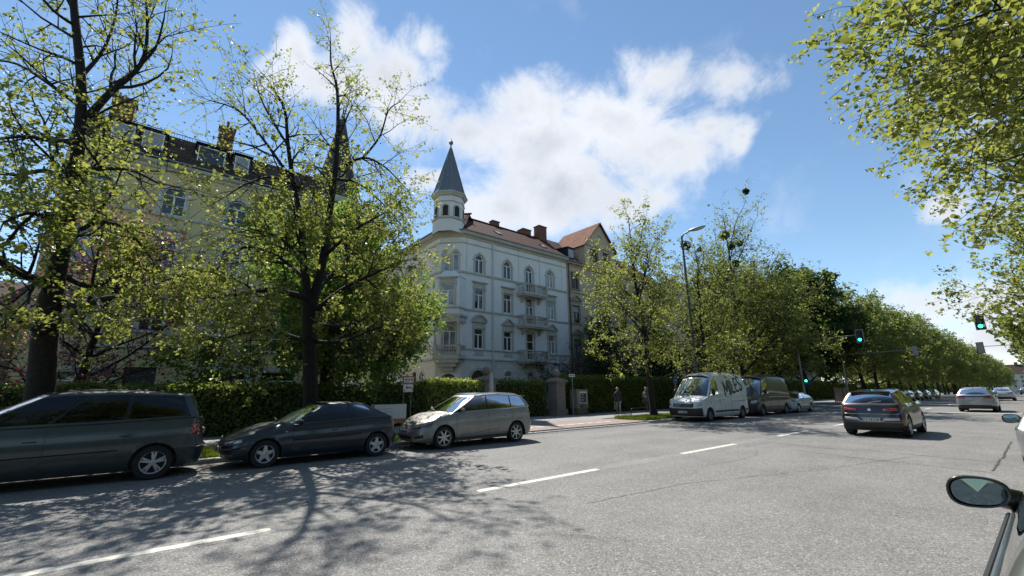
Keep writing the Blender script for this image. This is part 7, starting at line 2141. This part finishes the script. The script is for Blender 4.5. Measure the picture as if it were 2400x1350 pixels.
# gate pillars with ball finials
def pillar(x, y, h, label):
    root = thing('gate_pillar', (x, y, 0.08), label, 'pillar', 'gate pillars')
    b = MB(); b.box(-.50, .50, -.50, .50, 0, .42); b.build('base', M_STONE, root)
    b = MB(); b.box(-.40, .40, -.40, .40, .421, h - .25); b.build('shaft', M_STONE, root)
    b = MB(); b.box(-.46, .46, -.46, .46, h - .249, h - .16); b.box(-.54, .54, -.54, .54, h - .159, h - .04)
    b.add([(-.54, -.54, h - .039), (.54, -.54, h - .039), (.54, .54, h - .039), (-.54, .54, h - .039), (0, 0, h + .22)], [(0, 1, 4), (1, 2, 4), (2, 3, 4), (3, 0, 4), (3, 2, 1, 0)]); b.build('cap', M_STONE, root)
    b = MB(); b.lathe([(.14, h + .05), (.10, h + .16), (.13, h + .2)], n=14); b.ball((0, 0, h + .42), .26, 18); b.build('ball', M_STONE, root, smooth=True)
    return root
pillar(-20.75, 15.1, 2.35, 'left stone gate pillar with ball on top')
pillar(-20.75, 20.9, 2.33, 'right stone gate pillar beside the poster cabinet')

# folded parasol in front of the left pillar
root = thing('parasol', (-19.75, 14.72, 0.1), 'folded pale parasol standing at the left gate pillar', 'parasol')
b = MB(); b.tube([(0, 0, 0), (0, 0, 2.7)], .025, 8); b.build('pole', M_GALV, root)
b = MB(); b.lathe([(.22, 0), (.22, .06), (.05, .09)], n=16); b.build('foot', M_STONE, root)
b = MB(); n = 20; prof = [(.05, 2.62), (.10, 2.4), (.13, 1.9), (.12, 1.5), (.155, 1.15), (.12, 1.12)]
vs = []
for r_, z in prof:
    for i in range(n):
        a = 2 * PI * i / n + z * .8; k = r_ * (1 + .28 * math.sin(5 * a)); vs.append((k * math.cos(a), k * math.sin(a), z))
b.add(vs, [(j * n + i, j * n + (i + 1) % n, (j + 1) * n + (i + 1) % n, (j + 1) * n + i) for j in range(len(prof) - 1) for i in range(n)]); b.build('cloth', mat('parasol_cloth', (0.52, 0.52, 0.53), .8, var=.12, scale=6), root, smooth=True)
b = MB(); b.lathe([(.055, 2.6), (.05, 2.72), (.0, 2.8)], n=10); b.build('tip', M_SIGNO, root)

# signboard behind the hedge end
root = thing('sign_post', (-20.0, 9.78, 0.06), 'white sign with red frame above a smaller white sign at the hedge', 'sign')
b = MB()
for y in (-.2, .2): b.tube([(-.06, y, 0), (-.06, y, 2.35)], .03, 8)
b.build('post', M_GALV, root)
b = MB(); b.box(-.02, .02, -.31, .31, 2.02, 2.38); o = b.build('framed_sign', M_SIGNR, root)
b = MB(); b.box(.021, .027, -.265, .265, 2.07, 2.33); b.build('sign_face', M_SIGNW, o)
b = MB(); b.box(.0275, .029, -.22, .10, 2.19, 2.25); b.box(.0275, .029, .13, .22, 2.14, 2.27); b.box(.0275, .029, -.22, .06, 2.12, 2.15); b.build('print', mat('grey_print', (.25, .2, .2), .6), o)
b = MB(); b.box(-.02, .02, -.26, .26, 1.62, 1.98); o = b.build('lower_sign', M_SIGNW, root)
b = MB(); b.box(.0205, .0225, -.12, -.02, 1.78, 1.87); b.box(.0205, .0225, .0, .2, 1.80, 1.84); b.build('print', M_INK, o)

# banner board leaning at the hedge foot
root = thing('banner_board', (-19.75, 8.75, 0.1), 'white banner board with orange lower edge at the hedge foot', 'banner')
b = MB(); b.box(-.015, .015, -.86, .86, .15, 1.02); bo = b.build('board', M_SIGNW, root)
b = MB(); b.box(.0155, .02, -.85, .85, .16, .36); b.box(.0155, .02, -.85, -.72, .361, 1.0); b.build('orange_print', M_SIGNO, bo)
b = MB()
for k, (a, c) in enumerate(((-.55, .1), (-.5, .2), (-.55, .0))): b.box(.0155, .019, a, c, .80 - k * .13, .83 - k * .13)
b.build('text_lines', mat('pale_print', (.42, .41, .4), .6), bo)
for y in (-.8, .8):
    b = MB(); b.box(-.06, -.018, y - .025, y + .025, 0, 1.05); b.build('post', mat('weathered_wood', (.16, .11, .07), .9, var=.3), root)
root = thing('notice_board', (-19.85, 11.6, 0.1), 'small blue-grey notice board on a stake in the bright hedge', 'notice')
b = MB(); b.box(-.02, .02, -.28, .28, .35, 1.0); b.build('board', mat('blue_grey_board', (.14, .15, .22), .6), root); b = MB(); b.box(-.04, -.021, -.03, .03, 0, .9); b.build('stake', M_GALV, root)

# garden lantern seen over the hedge
root = thing('garden_lantern', (-24.5, 10.95, 0.06), 'grey pyramid-roofed lantern rising behind the hedge', 'lantern')
b = MB(); b.lathe([(.06, 0), (.05, 1.95)], n=8); b.build('post', M_IRON, root)
b = MB(); b.box(-.2, .2, -.2, .2, 1.95, 2.25); b.build('housing', M_LAMPC, root)
b = MB(); b.add([(-.42, -.42, 2.26), (.42, -.42, 2.26), (.42, .42, 2.26), (-.42, .42, 2.26), (0, 0, 2.62)], [(0, 1, 4), (1, 2, 4), (2, 3, 4), (3, 0, 4), (3, 2, 1, 0)]); b.tube([(0, 0, 2.58), (0, 0, 2.74)], .02, 6); b.build('roof', M_GALV, root)

# little street-name plate beside the right pillar
root = thing('street_name_sign', (-20.1, 21.75, 0.1), 'small white street-name plate on a thin post by the right pillar', 'sign')
b = MB(); b.tube([(0, 0, 0), (0, 0, 2.72)], .028, 8); b.build('post', M_GALV, root)
b = MB(); b.box(.03, .045, -.33, .25, 2.48, 2.66); o = b.build('plate', M_SIGNW, root); b = MB(); b.box(.0455, .047, -.28, .2, 2.55, 2.59); b.build('print', M_INK, o)

# cabinet with posters and graffiti
root = thing('poster_cabinet', (-20.45, 22.75, 0.1), 'grey utility cabinet with dark poster and black graffiti loops', 'cabinet')
M_CAB = mat('worn_cabinet', (.22, .215, .2), .7, var=.15, grime=.4)
b = MB(); b.box(-.35, .30, -.55, .55, .42, 1.60); b.box(-.38, .33, -.58, .58, 1.601, 1.66); b.build('housing', M_CAB, root)
b = MB(); b.box(-.33, .27, -.52, .52, 0, .419); b.build('plinth', mat('mossy_plinth', (.12, .11, .085), .9, var=.3, scale=7), root)
b = MB(); b.box(.3005, .315, -.32, .46, .72, 1.54); po = b.build('poster', mat('pale_poster', (.42, .41, .39), .6, var=.08), root)
b = MB(); b.box(.3155, .318, -.24, .38, .80, 1.40); b.build('dark_print', mat('violet_print', (.045, .035, .055), .6, var=.4, scale=9), po)
b = MB()
for k in range(5): b.box(.3185, .320, -.22, .10 + .05 * (k % 3), .90 + k * .105, .915 + k * .105)
b.box(.3155, .319, -.25, .39, 1.44, 1.50); b.build('print_lines', M_SIGNW, po)
b = MB(); b.tube([(.322, .06 + .10 * math.cos(t), .62 + .10 * math.sin(t)) for t in [k * .45 for k in range(13)]], .028, 6); b.tube([(.322, -.30, .70), (.322, -.22, .50), (.322, -.12, .56), (.322, -.06, .44)], .024, 6); b.tube([(.322, .22, .46), (.322, .32, .60), (.322, .40, .48)], .022, 6)
b.build('graffiti', M_INK, root)

# low hoop rail by the island
root = thing('hoop_rail', (-16.35, 24.0, 0.09), 'low black hoop rail behind the grass island', 'rail')
b = MB(); b.tube([(0, -1.2, 0), (0, -1.18, .35), (0, -1.08, .47), (0, -.9, .5), (0, .9, .5), (0, 1.08, .47), (0, 1.18, .35), (0, 1.2, 0)], .028, 8); b.build('hoop', M_IRON, root, smooth=True)

# blue parking plate left of the silver van
bp_ = on_x(1582, 893, -16.3)
root = thing('parking_sign', (-16.3, bp_.y, 0.09), 'blue sign on a grey post left of the silver van', 'sign')
b = MB(); b.tube([(0, 0, 0), (0, 0, bp_.z + .2)], .03, 8); b.build('post', M_GALV, root)
b = MB(); b.box(.03, .045, -.26, .26, bp_.z - .22, bp_.z + .18); o = b.build('plate', M_SIGNB, root); b = MB(); b.box(.0455, .047, -.14, .14, bp_.z - .05, bp_.z + .0); b.build('print', M_SIGNW, o)

# globe lamps and gate piers at the forecourt beyond the junction
for k, (px_, py_, yy) in enumerate(((1950, 896, 62.5), (1971, 895, 63.5), (1984, 896, 64.5), (2013, 904, 70.0))):
    c = on_y(px_, py_, yy); 
    root = thing('globe_lamp', (c.x, yy, 0.1), ('%s white globe lamp of the forecourt across the junction, counted from the left' % ord_(k + 1)), 'lamp', 'globe lamps of the forecourt')
    b = MB(); b.lathe([(.05, 0), (.04, c.z - .25), (.07, c.z - .22)], n=8); b.build('post', M_IRON, root); b = MB(); b.ball((0, 0, c.z - .08), .22, 14); b.build('globe', M_GLOBE, root, smooth=True)
for k, px_ in enumerate((1962, 1975)):
    c = on_y(px_, 907, 66)
    root = thing('gate_pier', (c.x, 66, 0.1), ('broad left' if k == 0 else 'narrow right') + ' brick gate pier of the forecourt across the junction', 'pillar', 'forecourt gate piers')
    b = MB(); b.box(-.32 + k * .08, .32 - k * .08, -.3, .3, 0, 1.6); b.build('shaft', M_STONE, root); b = MB(); b.box(-.38 + k * .08, .38 - k * .08, -.36, .36, 1.601, 1.72); b.build('cap', M_STONE, root)

# dark hedges and garden trees that close the view behind the avenue
hedge(-23.4, -22.2, 66.8, 130, 0.06, 2.6, 'long dark hedge behind the parked cars beyond the junction', LEAF_H, 0.22, 60, 21, 0.2)
hedge(-23.4, -22.2, 130.3, 340, 0.06, 2.8, 'far dark hedge along the avenue', LEAF_H, 0.34, 26, 22, 0.2)
for k in range(13):
    c = copy_tree(protos[k % 3]); c.location = (-27.5, 118 + 17.5 * k, 0.05); c.rotation_euler = (0, 0, k * 1.3); c.scale = (1.12, 1.12, 0.98)
    c['label'] = 'garden tree behind the left-hand avenue'; c['group'] = 'garden trees behind the avenue'
# right side of the street, behind and beside the camera: trees and a hedge mirrored in paint and glass
for k, y in enumerate((-0.6, -8.6, -16.4)):
    c = copy_tree(nr2); c.location = (5.4, y, 0.08); c.rotation_euler = (0, 0, 1.1 + k * 2.2)
    c['label'] = 'linden of the right-hand row beside or behind the viewer'; c['group'] = 'lindens of the right-hand row behind the viewer'
hedge(9.2, 10.4, -40, 130, 0.06, 2.4, 'hedge along the pavement on the right-hand side', LEAF_H, 0.25, 40, 23, 0.1)

# ------------------------------------------------------------------ pedestrians
M_SKIN = mat('skin', (0.42, 0.26, 0.19), 0.55, var=0.06)
def person(loc, head, label, top, legs, hairm, bag=None, pack=None, stride=0.16, lean=0.03):
    root = thing('person', loc, label, 'person', 'pedestrians on the pavement', head)
    V, E, Rd = [], [], []
    def chain(pts, start=None):
        prev = start
        for (x, y, z, r) in pts:
            V.append((x, y, z)); Rd.append(r); i = len(V) - 1
            if prev is not None: E.append((prev, i))
            prev = i
        return prev
    # facing +y; pelvis first (root)
    chain([(0, 0, .95, .135)]); pel = 0
    ch = chain([(0, lean * .4, 1.12, .130), (0, lean, 1.30, .150), (0, lean * 1.1, 1.42, .125)], pel)
    nk = chain([(0, lean * 1.2, 1.50, .056), (0, lean * 1.6, 1.58, .068), (0, lean * 1.9 + .01, 1.66, .088), (0, lean * 1.9, 1.73, .070)], ch)
    for sg, st in ((-1, stride), (1, -stride)):
        chain([(sg * .09, 0, .86, .098), (sg * .10, st * .5, .50, .066), (sg * .10, st * .9 - .03, .28, .052), (sg * .10, st - .02, .09, .040), (sg * .105, st + .07, .045, .040), (sg * .11, st + .16, .035, .032)], pel)
        sh = chain([(sg * .17, lean, 1.40, .072), (sg * .225, lean - .02 - st * .2, 1.14, .050), (sg * .23, lean + .05 - st * .6, .92, .038), (sg * .23, lean + .07 - st * .7, .84, .030)], ch)
        hx, hy = sg * .23, lean + .08 - st * .75
        pm_ = chain([(hx, hy, .79, .032)], sh)
        for f in range(4):
            o_ = (f - 1.5) * .019; ln = (.055, .065, .062, .05)[f]
            chain([(hx, hy + o_, .752, .0095), (hx - sg * .006, hy + o_, .752 - ln * .55, .0085), (hx - sg * .022, hy + o_ * .9, .752 - ln, .0075)], pm_)
        chain([(hx, hy + .03, .79, .010), (hx - sg * .012, hy + .045, .755, .009), (hx - sg * .02, hy + .042, .73, .008)], pm_)
    me = bpy.data.meshes.new('body'); me.from_pydata(V, E, []); o = bpy.data.objects.new('body', me); link(o)
    sk = o.modifiers.new('skin', 'SKIN'); sb = o.modifiers.new('sub', 'SUBSURF'); sb.levels = 1; sb.render_levels = 1
    for i, r_ in enumerate(Rd): me.skin_vertices[0].data[i].radius = (r_, r_ * (.80 if i in (0, 1, 2, 3) else 1.0))
    me.skin_vertices[0].data[0].use_root = True
    dg = bpy.context.evaluated_depsgraph_get(); m2 = bpy.data.meshes.new_from_object(o.evaluated_get(dg))
    bpy.data.objects.remove(o); m2.name = 'body'; m2.materials.clear()
    for m_ in (M_SKIN, top, legs, M_BLACK): m2.materials.append(m_)
    for p in m2.polygons:
        z = p.center.z; ax = abs(p.center.x)
        p.material_index = 3 if z < .085 else (1 if (z > .80 and ax > .16 and z < 1.5 and z > .845) or .90 < z < 1.50 and ax < .16 else (0 if z >= 1.50 or (ax > .16 and .6 < z <= .845) else 2))
        p.use_smooth = True
    place('body', m2, root)
    # jacket with a clean hem, hair, ears, face
    b = MB(); n = 20; vs = []
    prof = [(.165, .125, .80), (.170, .128, .82), (.160, .120, 1.0), (.165, .125, 1.15), (.185, .135, 1.3), (.175, .12, 1.42), (.10, .085, 1.50), (.07, .07, 1.54)]
    for rx_, ry_, z in prof:
        for i in range(n):
            a = 2 * PI * i / n; vs.append((rx_ * math.cos(a), ry_ * math.sin(a) + lean * max(0, (z - .9)) * 2, z))
    b.add(vs, [(j * n + i, j * n + (i + 1) % n, (j + 1) * n + (i + 1) % n, (j + 1) * n + i) for j in range(len(prof) - 1) for i in range(n)]); b.build('jacket', top, root, smooth=True)
    b = MB(); b.ball((0, lean * 1.9 - .012, 1.705), .098, 16, sq=(.88, .98, .92)); b.v = [(x, y if not (y > lean * 1.9 + .04 and z < 1.73) else lean * 1.9 + .02, z) for x, y, z in b.v]; b.build('hair', hairm, root, smooth=True)
    for sg in (-1, 1):
        b = MB(); b.ball((sg * .088, lean * 1.9, 1.665), .028, 8, sq=(.4, .8, 1.1)); b.build('ear', M_SKIN, root, smooth=True)
    b = MB(); b.ball((0, lean * 1.9 + .105, 1.655), .018, 8, sq=(.8, 1, 1.4)); b.build('nose', M_SKIN, root, smooth=True)
    for sg in (-1, 1):
        b = MB(); b.ball((sg * .032, lean * 1.9 + .088, 1.685), .012, 8); b.build('eye', M_INK, root, smooth=True)
    b = MB(); b.box(-.025, .025, lean * 1.9 + .088, lean * 1.9 + .096, 1.612, 1.620); b.build('mouth', M_SIGNR, root)
    return root
M_JDK = mat('charcoal_jacket', (.028, .028, .027), .8, var=.2); M_TGREY = mat('pale_blue_grey_trousers', (.24, .27, .28), .85, var=.1)
M_JBR = mat('brown_grey_jacket', (.075, .065, .058), .8, var=.25, scale=9); M_TDK = mat('dark_trousers', (.05, .045, .042), .85, var=.15)
M_HGR = mat('grey_hair', (.34, .32, .29), .8, var=.2, scale=30)
p1 = (-19.0, 25.1, PZ); p2 = (-18.6, 27.9, PZ)
person(p1, R_(40), 'person in charcoal jacket and pale trousers walking away with a green bag', M_JDK, M_TGREY, M_HGR)
person(p2, R_(20), 'person in brown-grey jacket walking half behind the island tree', M_JBR, M_TDK, M_HGR, stride=.2)
# the bag hangs from the first person's left hand
rot = Matrix.Rotation(R_(40), 3, 'Z'); hp = Vector(p1) + rot @ Vector((-.235, -.02, .70))
root = thing('shopping_bag', (hp.x, hp.y, PZ + .30), 'pale green shopping bag carried by the person in the charcoal jacket', 'bag', rz=R_(40))
b = MB(); n = 16; prof = [(.15, .05, .0), (.17, .07, .05), (.165, .065, .22), (.13, .05, .34)]
vs = []
for rx_, ry_, z in prof:
    for i in range(n):
        a = 2 * PI * i / n; vs.append((ry_ * math.cos(a), rx_ * math.sin(a), z))
b.add(vs, [(j * n + i, j * n + (i + 1) % n, (j + 1) * n + (i + 1) % n, (j + 1) * n + i) for j in range(len(prof) - 1) for i in range(n)] + [tuple(range(n - 1, -1, -1))]); b.build('sack', mat('green_bag', (.19, .24, .15), .6, var=.15), root, smooth=True)
b = MB(); b.tube([(0, -.11, .33), (0, -.05, .44), (0, 0, .47), (0, .05, .44), (0, .11, .33)], .010, 6); b.build('handle', mat('green_bag', (0, 0, 0)), root)
# rucksack of the second person
rot = Matrix.Rotation(R_(20), 3, 'Z'); hp = Vector(p2) + rot @ Vector((0, -.17, 1.08))
root = thing('rucksack', tuple(hp), 'grey rucksack on the back of the person half behind the tree', 'rucksack', rz=R_(20))
b = MB(); b.ball((0, 0, .12), .2, 14, sq=(.72, .40, 1.1)); b.build('sack', mat('grey_rucksack', (.10, .10, .10), .75, var=.2), root, smooth=True)
b = MB(); b.ball((0, -.065, .04), .11, 12, sq=(.9, .5, .8)); b.build('pocket', mat('light_pocket', (.17, .17, .17), .75, var=.2), root, smooth=True)
for sg in (-1, 1):
    b = MB(); b.tube([(sg * .09, .03, .30), (sg * .11, .15, .33), (sg * .11, .27, .22), (sg * .12, .18, -.02), (sg * .10, .04, -.06)], .016, 5); b.build('strap', M_INK, root)
